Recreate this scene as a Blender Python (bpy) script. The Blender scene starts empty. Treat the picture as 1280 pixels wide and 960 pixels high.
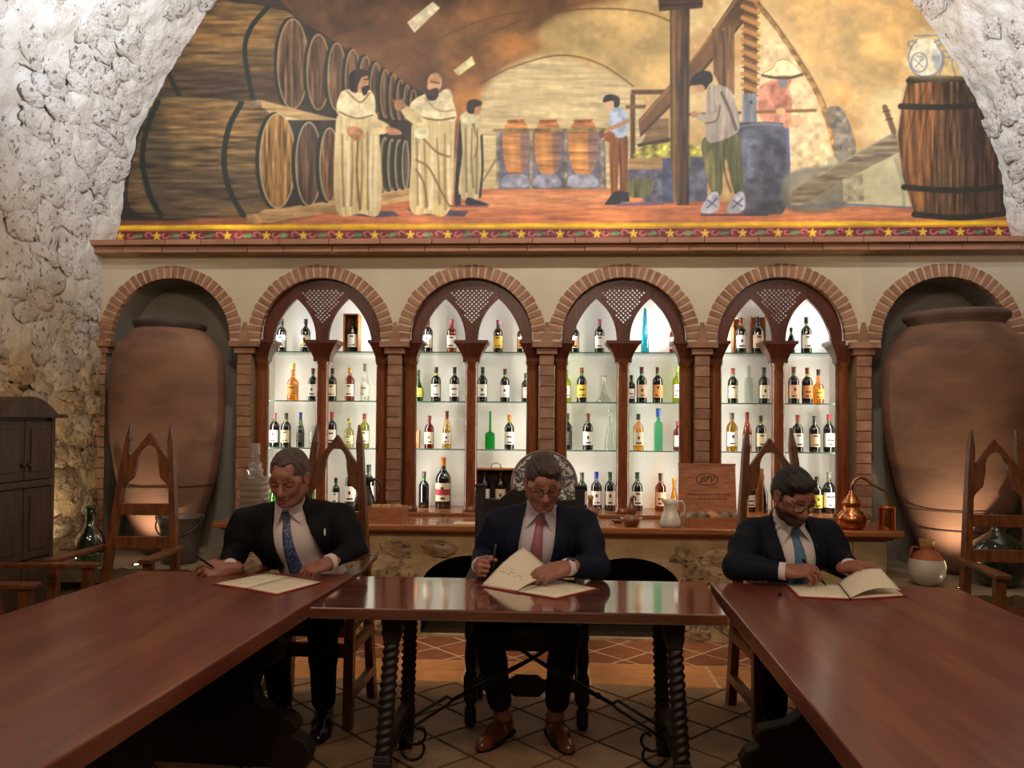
import bpy, bmesh, math, random
import numpy as np
from mathutils import Vector, Matrix, Euler

S = bpy.context.scene
COL = S.collection
# ------------------------------------------------------------------ camera
F_PX, SHIFT_PX = 960.0, 30.0
CAM = np.array([0.0, 0.0, 1.42])
_psi, _pit, _rol = math.atan(47/960), math.atan(20/960), 0.0074
FW = np.array([-math.sin(_psi)*math.cos(_pit), math.cos(_psi)*math.cos(_pit), math.sin(_pit)])
_r = np.array([math.cos(_psi), math.sin(_psi), 0.0]); _u = np.cross(_r, FW)
RT = math.cos(_rol)*_r + math.sin(_rol)*_u
UP = math.cos(_rol)*_u - math.sin(_rol)*_r
cd = bpy.data.cameras.new('camera'); cam = bpy.data.objects.new('camera', cd); COL.objects.link(cam)
cd.sensor_fit = 'HORIZONTAL'; cd.sensor_width = 36.0; cd.lens = F_PX/1280*36; cd.shift_y = SHIFT_PX/1280
cd.clip_start = 0.05
m4 = Matrix.Identity(4)
for i in range(3):
    m4[i][0], m4[i][1], m4[i][2], m4[i][3] = RT[i], UP[i], -FW[i], CAM[i]
cam.matrix_world = m4
S.camera = cam
# ------------------------------------------------------------------ world, exposure
S.view_settings.view_transform = 'Standard'; S.view_settings.look = 'None'
S.view_settings.gamma = 1.0; S.view_settings.use_curve_mapping = False
S.view_settings.exposure = 0.0
S.cycles.use_denoising = True
S.cycles.max_bounces = 8; S.cycles.diffuse_bounces = 4; S.cycles.glossy_bounces = 4
S.cycles.transparent_max_bounces = 16; S.cycles.transmission_bounces = 6
S.cycles.sample_clamp_indirect = 4.0
w = bpy.data.worlds.new('world'); S.world = w; w.use_nodes = True
w.node_tree.nodes['Background'].inputs[0].default_value = (0.9, 0.8, 0.7, 1)
w.node_tree.nodes['Background'].inputs[1].default_value = 0.04
# ------------------------------------------------------------------ lamps
def lamp(name, kind, loc, target, power, color=(1, .8, .6), size=.2, size_y=None, spot=60, blend=.6, spread=None):
    l = bpy.data.lights.new(name, kind); l.energy = power; l.color = color
    if kind == 'AREA':
        l.size = size
        if size_y: l.shape = 'RECTANGLE'; l.size_y = size_y
        if spread: l.spread = math.radians(spread)
    else:
        l.shadow_soft_size = size
    if kind == 'SPOT': l.spot_size = math.radians(spot); l.spot_blend = blend
    o = bpy.data.objects.new(name, l); COL.objects.link(o); o.location = loc
    d = Vector(target) - Vector(loc)
    o.rotation_euler = d.to_track_quat('-Z', 'Y').to_euler()
    return o
WARM, COOL, NEUT = (1, .78, .56), (.86, .92, 1), (1, .96, .91)
ARCH_X = [-2.82, -1.692, -.577, .534, 1.652, 2.803]      # arch centres on the back wall
YW = 5.57                                                 # plane of the back wall
# room lamps out of the picture; the area ones are added fill
lamp('ceiling_lamp_and_fill', 'SPOT', (0, .55, 3.5), (0, 4.6, .3), 96, WARM, .14, spot=95, blend=.8)
lamp('ceiling_lamp_and_fill', 'AREA', (0, -1.2, 4.2), (0, 2.4, .9), 24, (1, .80, .64), 1.0)  # added weak fill from behind the camera
for x in (-2.4, 2.4): lamp('ceiling_lamp_and_fill', 'AREA', (x, .9, 3.5), (-x*.35, 2.9, 0), 19, (1, .80, .62), .35)  # added pair of fills to lighten the floor under the tables
for x in (-1.3, 0, 1.3): lamp('counter_spot', 'SPOT', (x, 4.30, 4.9), (x, 4.80, 0), 190, (1, .74, .48), .05, spot=24, blend=.5)
# cool floods that wash the vault and the wall painting
lamp('vault_flood', 'SPOT', (-1.5, 3.7, 3.7), (-3.0, 5.1, 4.6), 215, COOL, .08, spot=120, blend=1)
lamp('vault_flood', 'SPOT', (1.5, 3.7, 3.7), (3.0, 5.1, 4.3), 200, COOL, .08, spot=120, blend=1)
lamp('side_wall_fill', 'SPOT', (-1.3, 2.9, 3.0), (-3.3, 4.9, 1.5), 60, WARM, .08, spot=80, blend=1)  # added warm fill to brighten the left wall
lamp('side_wall_fill', 'SPOT', (1.3, 2.9, 3.0), (3.3, 4.9, 1.5), 30, WARM, .08, spot=80, blend=1)  # the same added fill for the right wall
lamp('painting_flood', 'SPOT', (-1.1, 3.3, 4.6), (-1.2, 5.75, 3.6), 190, NEUT, .1, spot=110, blend=1)
lamp('painting_flood', 'SPOT', (1.3, 3.3, 4.6), (1.2, 5.75, 3.6), 215, NEUT, .1, spot=110, blend=1)
# strip lights behind the posts of the lit cases
for cx in ARCH_X[1:5]:
    for s in (-1, 1):
        lamp('case_strip', 'AREA', (cx + s*.455, 5.735, 1.55), (cx - s*.15, 6.00, 1.55), 4.8, (1, .91, .78), .02, 1.5)
        lamp('case_spot', 'SPOT', (cx + s*.36, 5.80, 2.08), (cx + s*.24, 6.02, 2.28), 5.0, (.95, .96, 1), .02, spot=165, blend=1)
# small spots along the cornice, warm, and on the stone ledges under the jars
for x in (-2.4, -.95, .45, 1.9):
    lamp('cornice_spot', 'SPOT', (x, 5.52, 2.78), (x, 5.75, 3.15), 2.2, (1, .8, .45), .015, spot=140, blend=1)
lamp('ledge_spot', 'SPOT', (-2.70, 4.98, .50), (-2.76, 5.45, 1.6), 15, (1, .78, .55), .02, spot=90, blend=.9)
lamp('ledge_spot', 'SPOT', (2.53, 4.86, .46), (2.74, 5.45, 1.5), 30, (1, .78, .55), .02, spot=90, blend=.9)
lamp('ledge_spot', 'SPOT', (-3.18, 4.85, .50), (-3.35, 5.2, 1.6), 14, (1, .80, .55), .02, spot=110, blend=.9)
# ------------------------------------------------------------------ helpers
R = random.Random(7)
def un(x, y, Y):
    "the point of the plane Y = const that the photograph shows at pixel x, y"
    v = (x-640)/F_PX*RT - (y-480-SHIFT_PX)/F_PX*UP + FW
    return CAM + v*(Y/v[1])
def unz(x, y, z):
    v = (x-640)/F_PX*RT - (y-480-SHIFT_PX)/F_PX*UP + FW
    return CAM + v*((z-CAM[2])/v[2])
def pj(P):
    d = np.asarray(P, float) - CAM; q = d @ FW
    return 640 + F_PX*(d @ RT)/q, 480 + SHIFT_PX - F_PX*(d @ UP)/q
def lin(c):
    if isinstance(c, str):
        c = [int(c[i:i+2], 16) for i in (0, 2, 4)]
    c = [v/255 for v in c]
    return tuple(v/12.92 if v <= .04045 else ((v+.055)/1.055)**2.4 for v in c)
MATS = {}
def mat(name, base, rough=.5, metal=0, c2=None, scale=6, stretch=(1, 1, 1), bump=0, bscale=30, rnd=0, spec=.5, coat=0,
        lo=.35, hi=.65, sheen=0, detail=4, c3=None, s3=2.0, alpha=1):
    if name in MATS: return MATS[name]
    m = bpy.data.materials.new(name); m.use_nodes = True; MATS[name] = m
    nt = m.node_tree; N = nt.nodes; L = nt.links; b = N['Principled BSDF']
    b.inputs['Roughness'].default_value = rough; b.inputs['Metallic'].default_value = metal
    b.inputs['Specular IOR Level'].default_value = spec; b.inputs['Coat Weight'].default_value = coat
    b.inputs['Coat Roughness'].default_value = .12
    if sheen: b.inputs['Sheen Weight'].default_value = sheen
    base = (*lin(base), 1); b.inputs['Base Color'].default_value = base
    col = None
    if c2 is not None or bump:
        tc = N.new('ShaderNodeTexCoord'); mp = N.new('ShaderNodeMapping'); mp.inputs['Scale'].default_value = stretch
        L.new(tc.outputs['Object'], mp.inputs['Vector'])
        vec = mp.outputs['Vector']
        if rnd:
            oi = N.new('ShaderNodeObjectInfo'); ad = N.new('ShaderNodeVectorMath'); ad.operation = 'MULTIPLY_ADD'
            cb = N.new('ShaderNodeCombineXYZ')
            for k in range(3): L.new(oi.outputs['Random'], cb.inputs[k])
            ad.inputs[1].default_value = (37, 53, 71)
            L.new(cb.outputs[0], ad.inputs[0]); L.new(mp.outputs['Vector'], ad.inputs[2]); vec = ad.outputs[0]
    if c2 is not None:
        nz = N.new('ShaderNodeTexNoise'); nz.inputs['Scale'].default_value = scale; nz.inputs['Detail'].default_value = detail
        L.new(vec, nz.inputs['Vector'])
        rp = N.new('ShaderNodeValToRGB'); rp.color_ramp.elements[0].position = lo; rp.color_ramp.elements[1].position = hi
        rp.color_ramp.elements[0].color = base; rp.color_ramp.elements[1].color = (*lin(c2), 1)
        L.new(nz.outputs['Fac'], rp.inputs['Fac']); col = rp.outputs['Color']
        if c3 is not None:
            n3 = N.new('ShaderNodeTexNoise'); n3.inputs['Scale'].default_value = s3; n3.inputs['Detail'].default_value = 5
            L.new(vec, n3.inputs['Vector'])
            r3 = N.new('ShaderNodeValToRGB'); r3.color_ramp.elements[0].position = .54; r3.color_ramp.elements[1].position = .68
            r3.color_ramp.elements[0].color = (0, 0, 0, 1); r3.color_ramp.elements[1].color = (1, 1, 1, 1)
            L.new(n3.outputs['Fac'], r3.inputs['Fac'])
            mx = N.new('ShaderNodeMix'); mx.data_type = 'RGBA'; mx.inputs['B'].default_value = (*lin(c3), 1)
            L.new(r3.outputs['Color'], mx.inputs['Factor']); L.new(col, mx.inputs['A']); col = mx.outputs['Result']
    if rnd:
        oi = N.new('ShaderNodeObjectInfo'); mr = N.new('ShaderNodeMapRange')
        mr.inputs['To Min'].default_value = 1-rnd; mr.inputs['To Max'].default_value = 1+rnd
        L.new(oi.outputs['Random'], mr.inputs['Value'])
        hs = N.new('ShaderNodeHueSaturation'); L.new(mr.outputs[0], hs.inputs['Value'])
        if col is not None: L.new(col, hs.inputs['Color'])
        else: hs.inputs['Color'].default_value = base
        col = hs.outputs['Color']
    if col is not None: L.new(col, b.inputs['Base Color'])
    if bump:
        nb = N.new('ShaderNodeTexNoise'); nb.inputs['Scale'].default_value = bscale; nb.inputs['Detail'].default_value = 5
        L.new(vec, nb.inputs['Vector'])
        bp = N.new('ShaderNodeBump'); bp.inputs['Strength'].default_value = bump; bp.inputs['Distance'].default_value = .02
        L.new(nb.outputs['Fac'], bp.inputs['Height']); L.new(bp.outputs['Normal'], b.inputs['Normal'])
    return m
def glassmat(name, tint, gloss=.10, rough=.02, edge=.55):
    "thin glass: lets tinted light straight through, mirrors at grazing angles"
    if name in MATS: return MATS[name]
    m = bpy.data.materials.new(name); m.use_nodes = True; MATS[name] = m
    nt = m.node_tree; N = nt.nodes; L = nt.links; N.remove(N['Principled BSDF'])
    t = N.new('ShaderNodeBsdfTransparent'); t.inputs['Color'].default_value = (*lin(tint), 1)
    g = N.new('ShaderNodeBsdfGlossy'); g.inputs['Roughness'].default_value = rough
    lw = N.new('ShaderNodeLayerWeight'); lw.inputs['Blend'].default_value = .35
    mr = N.new('ShaderNodeMapRange'); mr.inputs['To Min'].default_value = gloss; mr.inputs['To Max'].default_value = edge
    L.new(lw.outputs['Facing'], mr.inputs['Value'])
    mx = N.new('ShaderNodeMixShader'); L.new(mr.outputs[0], mx.inputs['Fac']); L.new(t.outputs[0], mx.inputs[1]); L.new(g.outputs[0], mx.inputs[2])
    L.new(mx.outputs[0], N['Material Output'].inputs['Surface'])
    return m
def emit(name, color, strength):
    m = bpy.data.materials.new(name); m.use_nodes = True
    b = m.node_tree.nodes['Principled BSDF']; b.inputs['Emission Color'].default_value = (*color, 1); b.inputs['Emission Strength'].default_value = strength
    return m
def tag(o, label=None, cat=None, group=None, kind=None):
    if label: o['label'] = label
    if cat: o['category'] = cat
    if group: o['group'] = group
    if kind: o['kind'] = kind
    return o
def empty(name, loc, rz=0, label=None, cat=None, group=None):
    o = bpy.data.objects.new(name, None); COL.objects.link(o); o.location = loc; o.rotation_euler = (0, 0, rz)
    o.empty_display_size = .1
    return tag(o, label, cat, group)
class G:
    "collects shapes for ONE mesh object"
    def __init__(s): s.v = []; s.f = []; s.m = []; s.sm = []
    def add(s, vs, fs, mi=0, smooth=False):
        k = len(s.v); s.v += [tuple(map(float, p)) for p in vs]
        for f in fs: s.f.append([i+k for i in f]); s.m.append(mi); s.sm.append(smooth)
        return s
    def box(s, lo, hi, mi=0, M=None):
        (x0, y0, z0), (x1, y1, z1) = lo, hi
        vs = [(x0, y0, z0), (x1, y0, z0), (x1, y1, z0), (x0, y1, z0), (x0, y0, z1), (x1, y0, z1), (x1, y1, z1), (x0, y1, z1)]
        if M is not None: vs = [M @ Vector(p) for p in vs]
        return s.add(vs, [(3, 2, 1, 0), (4, 5, 6, 7), (0, 1, 5, 4), (1, 2, 6, 5), (2, 3, 7, 6), (3, 0, 4, 7)], mi)
    def hexa(s, q0, q1, mi=0):
        "a solid between two quads of corresponding corners"
        return s.add(list(q0)+list(q1), [(3, 2, 1, 0), (4, 5, 6, 7), (0, 1, 5, 4), (1, 2, 6, 5), (2, 3, 7, 6), (3, 0, 4, 7)], mi)
    def bar(s, a, b, wx, wy, up=(0, 0, 1), wx2=None, wy2=None, mi=0):
        a, b = Vector(a), Vector(b); d = (b-a).normalized(); u = Vector(up)
        if abs(d.dot(u)) > .98: u = Vector((0, 1, 0))
        x = d.cross(u).normalized(); y = x.cross(d).normalized()
        wx2 = wx if wx2 is None else wx2; wy2 = wy if wy2 is None else wy2
        q = lambda c, p, r: [c - x*p/2 - y*r/2, c + x*p/2 - y*r/2, c + x*p/2 + y*r/2, c - x*p/2 + y*r/2]
        return s.hexa(q(a, wx, wy), q(b, wx2, wy2), mi)
    def lathe(s, prof, n=24, c=(0, 0, 0), mi=0, cap=True, a0=0, a1=2*math.pi, smooth=True, sx=1, sy=1):
        full = abs(a1-a0-2*math.pi) < 1e-6; k = n if full else n+1; vs = []
        for r, z in prof:
            for i in range(k):
                a = a0 + (a1-a0)*i/n
                vs.append((c[0]+r*math.cos(a)*sx, c[1]+r*math.sin(a)*sy, c[2]+z))
        fs = []
        for j in range(len(prof)-1):
            for i in range(n):
                i2 = (i+1) % k
                fs.append((j*k+i, j*k+i2, (j+1)*k+i2, (j+1)*k+i))
        s.add(vs, fs, mi, smooth)
        if cap and full:
            b = len(s.v)-len(vs); e = b+(len(prof)-1)*k
            if prof[0][0] > 1e-5: s.f.append([b+i for i in range(k)][::-1]); s.m.append(mi); s.sm.append(False)
            if prof[-1][0] > 1e-5: s.f.append([e+i for i in range(k)]); s.m.append(mi); s.sm.append(False)
        return s
    def tube(s, pts, r, n=10, mi=0, close=False, flat=1):
        P = [Vector(p) for p in pts]; m = len(P); rr = r if hasattr(r, '__len__') else [r]*m
        vs = []; ref = None
        for i in range(m):
            if close: t = (P[(i+1) % m]-P[i-1])
            else: t = P[min(i+1, m-1)]-P[max(i-1, 0)]
            t.normalize()
            if ref is None:
                ref = Vector((0, 0, 1)) if abs(t.z) < .9 else Vector((0, 1, 0))
            x = t.cross(ref)
            if x.length < 1e-6: x = t.orthogonal()
            x.normalize(); y = x.cross(t).normalized(); ref = y
            for k in range(n):
                a = 2*math.pi*k/n
                vs.append(P[i] + x*math.cos(a)*rr[i] + y*math.sin(a)*rr[i]*flat)
        fs = []
        for i in range(m if close else m-1):
            for k in range(n):
                i2 = (i+1) % m
                fs.append((i*n+k, i*n+(k+1) % n, i2*n+(k+1) % n, i2*n+k))
        if not close: fs += [tuple(range(n))[::-1], tuple(range((m-1)*n, m*n))]
        return s.add(vs, fs, mi, True)
    def prism(s, poly, y0, y1, mi=0, axis='y'):
        "polygon in x, z pushed from y0 to y1 (or in x, y pushed along z)"
        n = len(poly)
        if axis == 'y': vs = [(x, y0, z) for x, z in poly] + [(x, y1, z) for x, z in poly]
        elif axis == 'z': vs = [(x, y, y0) for x, y in poly] + [(x, y, y1) for x, y in poly]
        else: vs = [(y0, x, z) for x, z in poly] + [(y1, x, z) for x, z in poly]
        fs = [tuple(range(n)), tuple(range(2*n-1, n-1, -1))] + [(i, n+i, n+(i+1) % n, (i+1) % n) for i in range(n)]
        return s.add(vs, fs, mi)
    def ball(s, c, r, n=12, mi=0, sx=1, sy=1, sz=1):
        pr = [(r*math.sin(math.pi*i/n)*1.0, -r*math.cos(math.pi*i/n)*sz) for i in range(n+1)]
        pr[0] = (1e-6, -r*sz); pr[-1] = (1e-6, r*sz)
        return s.lathe(pr, 2*n, c, mi, cap=False, sx=sx, sy=sy)
    def mesh(s, name, mats, fixn=True):
        me = bpy.data.meshes.new(name); me.from_pydata(s.v, [], s.f)
        for m in (mats if isinstance(mats, (list, tuple)) else [mats]): me.materials.append(m)
        me.polygons.foreach_set('material_index', s.m); me.polygons.foreach_set('use_smooth', s.sm)
        if fixn:
            bm = bmesh.new(); bm.from_mesh(me); bmesh.ops.recalc_face_normals(bm, faces=bm.faces); bm.to_mesh(me); bm.free()
        me.update(); return me
    def obj(s, name, mats, parent=None, loc=None, rz=0, bevel=0, fixn=True):
        return link(name, s.mesh(name, mats, fixn), parent, loc, rz, bevel)
def link(name, me, parent=None, loc=None, rz=0, bevel=0):
    o = bpy.data.objects.new(name, me); COL.objects.link(o)
    if parent is not None: o.parent = parent
    if loc is not None: o.location = loc
    o.rotation_euler = (0, 0, rz)
    if bevel:
        b = o.modifiers.new('bevel', 'BEVEL'); b.width = bevel; b.segments = 2; b.limit_method = 'ANGLE'; b.angle_limit = .6
    return o
def copy_tree(o, loc=None, rz=None, parent=None):
    c = o.copy(); COL.objects.link(c)
    if parent is not None: c.parent = parent
    if loc is not None: c.location = loc
    if rz is not None: c.rotation_euler = (0, 0, rz)
    for ch in list(o.children): copy_tree(ch, parent=c)
    return c
def flat2d(name, outer, holes, depth, mat_, parent=None, loc=None, bevel=0):
    "a board cut from a 2-D outline with holes (x, z), thickness along y"
    cu = bpy.data.curves.new(name, 'CURVE'); cu.dimensions = '2D'; cu.fill_mode = 'BOTH'; cu.extrude = depth/2
    cu.bevel_depth = 0
    for ring in [outer]+holes:
        sp = cu.splines.new('POLY'); sp.points.add(len(ring)-1); sp.use_cyclic_u = True
        for p, (x, z) in zip(sp.points, ring): p.co = (x, z, 0, 1)
    t = bpy.data.objects.new(name, cu); COL.objects.link(t)
    dg = bpy.context.evaluated_depsgraph_get(); me = bpy.data.meshes.new_from_object(t.evaluated_get(dg))
    bpy.data.objects.remove(t); bpy.data.curves.remove(cu)
    me.transform(Matrix.Rotation(math.pi/2, 4, 'X')); me.name = name; me.materials.clear(); me.materials.append(mat_)
    return link(name, me, parent, loc, 0, bevel)
def text_mesh(name, body, size, mat_, parent, loc, rot=(math.pi/2, 0, 0), shear=0, ext=.0004):
    cu = bpy.data.curves.new(name, 'FONT'); cu.body = body; cu.size = size; cu.align_x = 'CENTER'; cu.align_y = 'CENTER'; cu.extrude = ext; cu.shear = shear
    t = bpy.data.objects.new(name, cu); COL.objects.link(t)
    dg = bpy.context.evaluated_depsgraph_get(); me = bpy.data.meshes.new_from_object(t.evaluated_get(dg))
    bpy.data.objects.remove(t); bpy.data.curves.remove(cu)
    me.materials.clear(); me.materials.append(mat_)
    o = link(name, me, parent, loc); o.rotation_euler = rot; return o
_h = np.random.RandomState(3).rand(64, 64, 64).astype(np.float32)
def vnoise(P):
    P = np.asarray(P, np.float32); i = np.floor(P).astype(int); f = P-i; f = f*f*(3-2*f); out = 0
    for dx in (0, 1):
        for dy in (0, 1):
            for dz in (0, 1):
                wgt = (f[..., 0] if dx else 1-f[..., 0])*(f[..., 1] if dy else 1-f[..., 1])*(f[..., 2] if dz else 1-f[..., 2])
                out = out + wgt*_h[(i[..., 0]+dx) % 64, (i[..., 1]+dy) % 64, (i[..., 2]+dz) % 64]
    return out*2-1
def fbm(P, o=4):
    P = np.asarray(P, np.float32); t = 0; a = 1
    for k in range(o): t = t+a*vnoise(P*2**k+k*17.3); a *= .5
    return t
# ------------------------------------------------------------------ shared materials
WOODT = mat('table_wood', '78392a', .42, c2='632c1e', scale=3, stretch=(9, .9, 9), bump=.05, bscale=8, spec=.5, c3='7d452f', s3=1.3, coat=.6)
for _k, _v in (('Coat Roughness', .20), ('Coat IOR', 1.8)): WOODT.node_tree.nodes['Principled BSDF'].inputs[_k].default_value = _v
WOODC = mat('dark_oak', '1d0e08', .55, c2='150a07', scale=4, stretch=(6, 6, 1), bump=.1, bscale=14)
WOODR = mat('red_brown_wood', '5e2c1c', .33, c2='46200f', scale=5, stretch=(8, 8, 1), coat=.2)
POSTW = mat('post_wood', '80431f', .26, c2='623016', scale=5, stretch=(8, 8, 1), coat=.6)
WOODH = mat('chair_wood', '74421f', .36, c2='4f2812', scale=5, stretch=(8, 8, 1.2), coat=.15)
WOODL = mat('pale_box_wood', 'b4773f', .5, c2='94592c', scale=6, stretch=(2, 8, 8))
WOODM = mat('wine_box_wood', 'ac6d45', .5, c2='915434', scale=6, stretch=(2, 8, 8))
IRON = mat('black_iron', '141110', .45, metal=.6)
BLACK = mat('black_interior', '050506', .9)
PLAST = mat('cream_plaster', 'cdbfa5', .85, c2='c0b198', scale=2.2, bump=.06, bscale=12)
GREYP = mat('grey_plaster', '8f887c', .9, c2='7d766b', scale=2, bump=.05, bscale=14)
BRICK = mat('brick_clay', 'a27a60', .9, c2='875f48', scale=9, bump=.25, bscale=50, rnd=.13)
MORT = mat('joint_mortar', 'b0946f', .95, c2='9c805d', scale=9, bump=.2, bscale=60)
MORTL = mat('arch_joint_mortar', 'c4a284', .95, c2='b08c6c', scale=12, bump=.2, bscale=60)
CORN = mat('cornice_clay', 'a87a60', .85, c2='966a54', scale=4, bump=.1, bscale=30, rnd=.06)
STONE = mat('rough_stone', 'c4ad87', .95, c2='96795a', scale=7, bump=1.0, bscale=26, rnd=.18, c3='5d4937', s3=20, detail=6)
STONEM = mat('stone_mortar', 'c8b089', .95, c2='b2976f', scale=4, bump=.7, bscale=20, c3='9c8059', s3=3)
def limewash(m, white, w2, z0, z1, pits=.66):
    "whitewash that was brushed over the upper part of the rubble wall, with a ragged lower edge"
    nt = m.node_tree; N = nt.nodes; L = nt.links; b = N['Principled BSDF']; src = b.inputs['Base Color'].links[0].from_socket
    ge = N.new('ShaderNodeNewGeometry'); sp = N.new('ShaderNodeSeparateXYZ'); L.new(ge.outputs['Position'], sp.inputs[0])
    nz = N.new('ShaderNodeTexNoise'); nz.inputs['Scale'].default_value = 4; nz.inputs['Detail'].default_value = 6; L.new(ge.outputs['Position'], nz.inputs['Vector'])
    ad = N.new('ShaderNodeMath'); ad.operation = 'MULTIPLY_ADD'; ad.inputs[1].default_value = 1.6; L.new(nz.outputs['Fac'], ad.inputs[0]); L.new(sp.outputs['Z'], ad.inputs[2])
    mr = N.new('ShaderNodeMapRange'); mr.inputs['From Min'].default_value = z0+.8; mr.inputs['From Max'].default_value = z1+.8; mr.clamp = True; L.new(ad.outputs[0], mr.inputs['Value'])
    n2 = N.new('ShaderNodeTexNoise'); n2.inputs['Scale'].default_value = 7; n2.inputs['Detail'].default_value = 6; L.new(ge.outputs['Position'], n2.inputs['Vector'])
    rp = N.new('ShaderNodeValToRGB'); rp.color_ramp.elements[0].position = .35; rp.color_ramp.elements[1].position = .65
    rp.color_ramp.elements[0].color = (*lin(white), 1); rp.color_ramp.elements[1].color = (*lin(w2), 1); L.new(n2.outputs['Fac'], rp.inputs['Fac'])
    mx = N.new('ShaderNodeMix'); mx.data_type = 'RGBA'; L.new(mr.outputs[0], mx.inputs['Factor']); L.new(src, mx.inputs['A']); L.new(rp.outputs['Color'], mx.inputs['B']); n4 = N.new('ShaderNodeTexNoise'); n4.inputs['Scale'].default_value = 26; n4.inputs['Detail'].default_value = 7; L.new(ge.outputs['Position'], n4.inputs['Vector'])
    r4 = N.new('ShaderNodeValToRGB'); r4.color_ramp.elements[0].position = pits; r4.color_ramp.elements[1].position = pits+.07; r4.color_ramp.elements[0].color = (0, 0, 0, 1); r4.color_ramp.elements[1].color = (.8, .8, .8, 1); L.new(n4.outputs['Fac'], r4.inputs['Fac'])
    m2 = N.new('ShaderNodeMix'); m2.data_type = 'RGBA'; L.new(r4.outputs['Color'], m2.inputs['Factor']); L.new(mx.outputs['Result'], m2.inputs['A']); m2.inputs['B'].default_value = (*lin('5f5146'), 1); L.new(m2.outputs['Result'], b.inputs['Base Color'])
limewash(STONE, 'dedad4', 'c9c2b8', 1.5, 2.5, .58)
WALLM = mat('rubble_wall', 'c8b089', .95, c2='b2976f', scale=4, bump=.8, bscale=20, c3='9c8059', s3=3); limewash(WALLM, 'e2ded8', 'd0c9be', 1.5, 2.5)
TERRA = mat('jar_terracotta', '88644e', .85, c2='70503d', scale=2.2, stretch=(1, 1, 2.2), bump=.15, bscale=16, c3='553c32', s3=1.4)
CREAM = mat('paper_page', 'e8dcc2', .7)
REDF = mat('red_folder', '9c1f2a', .45)
WHITEC = mat('white_case_lining', 'e9e8e4', .6)
COPPER = mat('copper', 'd08a58', .25, metal=1, c2='b87040', scale=5)
PEWTER = mat('pewter', '58544e', .35, metal=.9, c2='45413c', scale=5)
CERAM = mat('white_ceramic', 'cfc6b8', .3, c2='bdb2a1', scale=5, coat=.3)
CLAYB = mat('brown_clay', '7a4327', .4, c2='643418', scale=6, coat=.3)
CORK = mat('cork', 'b58a55', .85, c2='936a3c', scale=40)
GCLEAR = glassmat('clear_glass', (238, 242, 238), .07, edge=.6)
GSHELF = glassmat('shelf_glass', (232, 242, 236), .05, edge=.4)
GEDGE = mat('shelf_edge', '35604f', .2, spec=.8)
# ------------------------------------------------------------------ the room
HW, ZS = 3.375, 2.50                                      # half width of the room, springing of the vault
def shell(s0, s1, y0, y1, ns, ny, side, amp, closed=False):
    "part of wall + barrel vault, s measured up the wall and over the vault from one side"
    s = np.linspace(s0, s1, ns+1); y = np.linspace(y0, y1, ny+1); Sg, Yg = np.meshgrid(s, y, indexing='ij')
    a = np.clip((Sg-ZS)/HW, 0, None)
    N = np.stack([-np.cos(a), 0*a, -np.sin(a)], -1)
    P = np.stack([HW*np.cos(a), Yg, np.minimum(Sg, ZS)+HW*np.sin(a)], -1)
    d = amp*(fbm(P*4.2, 4)*.75+fbm(P*15, 2)*.35)
    P = P + N*d[..., None]; P[..., 0] *= side
    vs = P.reshape(-1, 3); k = ny+1
    fs = [(i*k+j, i*k+j+1, (i+1)*k+j+1, (i+1)*k+j) for i in range(ns) for j in range(ny)]
    return vs, fs
for side, nm in ((-1, 'wall_left'), (1, 'wall_right')):
    g = G(); g.add(*shell(0, ZS, 3.3, 5.9, 90, 96, side, .035), smooth=True)
    g.add([(side*HW, -2.6, 0), (side*HW, 3.3, 0), (side*HW, 3.3, ZS), (side*HW, -2.6, ZS)], [(0, 1, 2, 3)])
    o = g.obj(nm, WALLM, fixn=False); tag(o, kind='structure')
    if side < 0: WALL_L = o
    else: WALL_R = o
g = G(); SA = ZS+HW*1.15
for side in (-1, 1): g.add(*shell(ZS, SA, 3.3, 5.78, 130, 92, side, .035), smooth=True)
vs = []; fs = []
for i in range(17):
    a = 1.15+(math.pi-2.3)*i/16
    vs += [(HW*math.cos(a), 3.3, ZS+HW*math.sin(a)), (HW*math.cos(a), 5.9, ZS+HW*math.sin(a))]
fs = [(2*i, 2*i+1, 2*i+3, 2*i+2) for i in range(16)]; g.add(vs, fs, smooth=True)
vs = []
for i in range(33):
    a = math.pi*i/32
    vs += [(HW*math.cos(a), -2.6, ZS+HW*math.sin(a)), (HW*math.cos(a), 3.3, ZS+HW*math.sin(a))]
g.add(vs, [(2*i, 2*i+1, 2*i+3, 2*i+2) for i in range(32)], smooth=True)
CEIL = tag(g.obj('ceiling', WALLM, fixn=False), kind='structure')
g = G(); g.add([(-HW, -2.6, 0), (HW, -2.6, 0), (HW, -2.6, ZS)]+[(HW*math.cos(math.pi*i/24), -2.6, ZS+HW*math.sin(math.pi*i/24)) for i in range(25)]+[(-HW, -2.6, ZS)], [tuple(range(29))])
tag(g.obj('wall_rear', PLAST), kind='structure')
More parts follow.
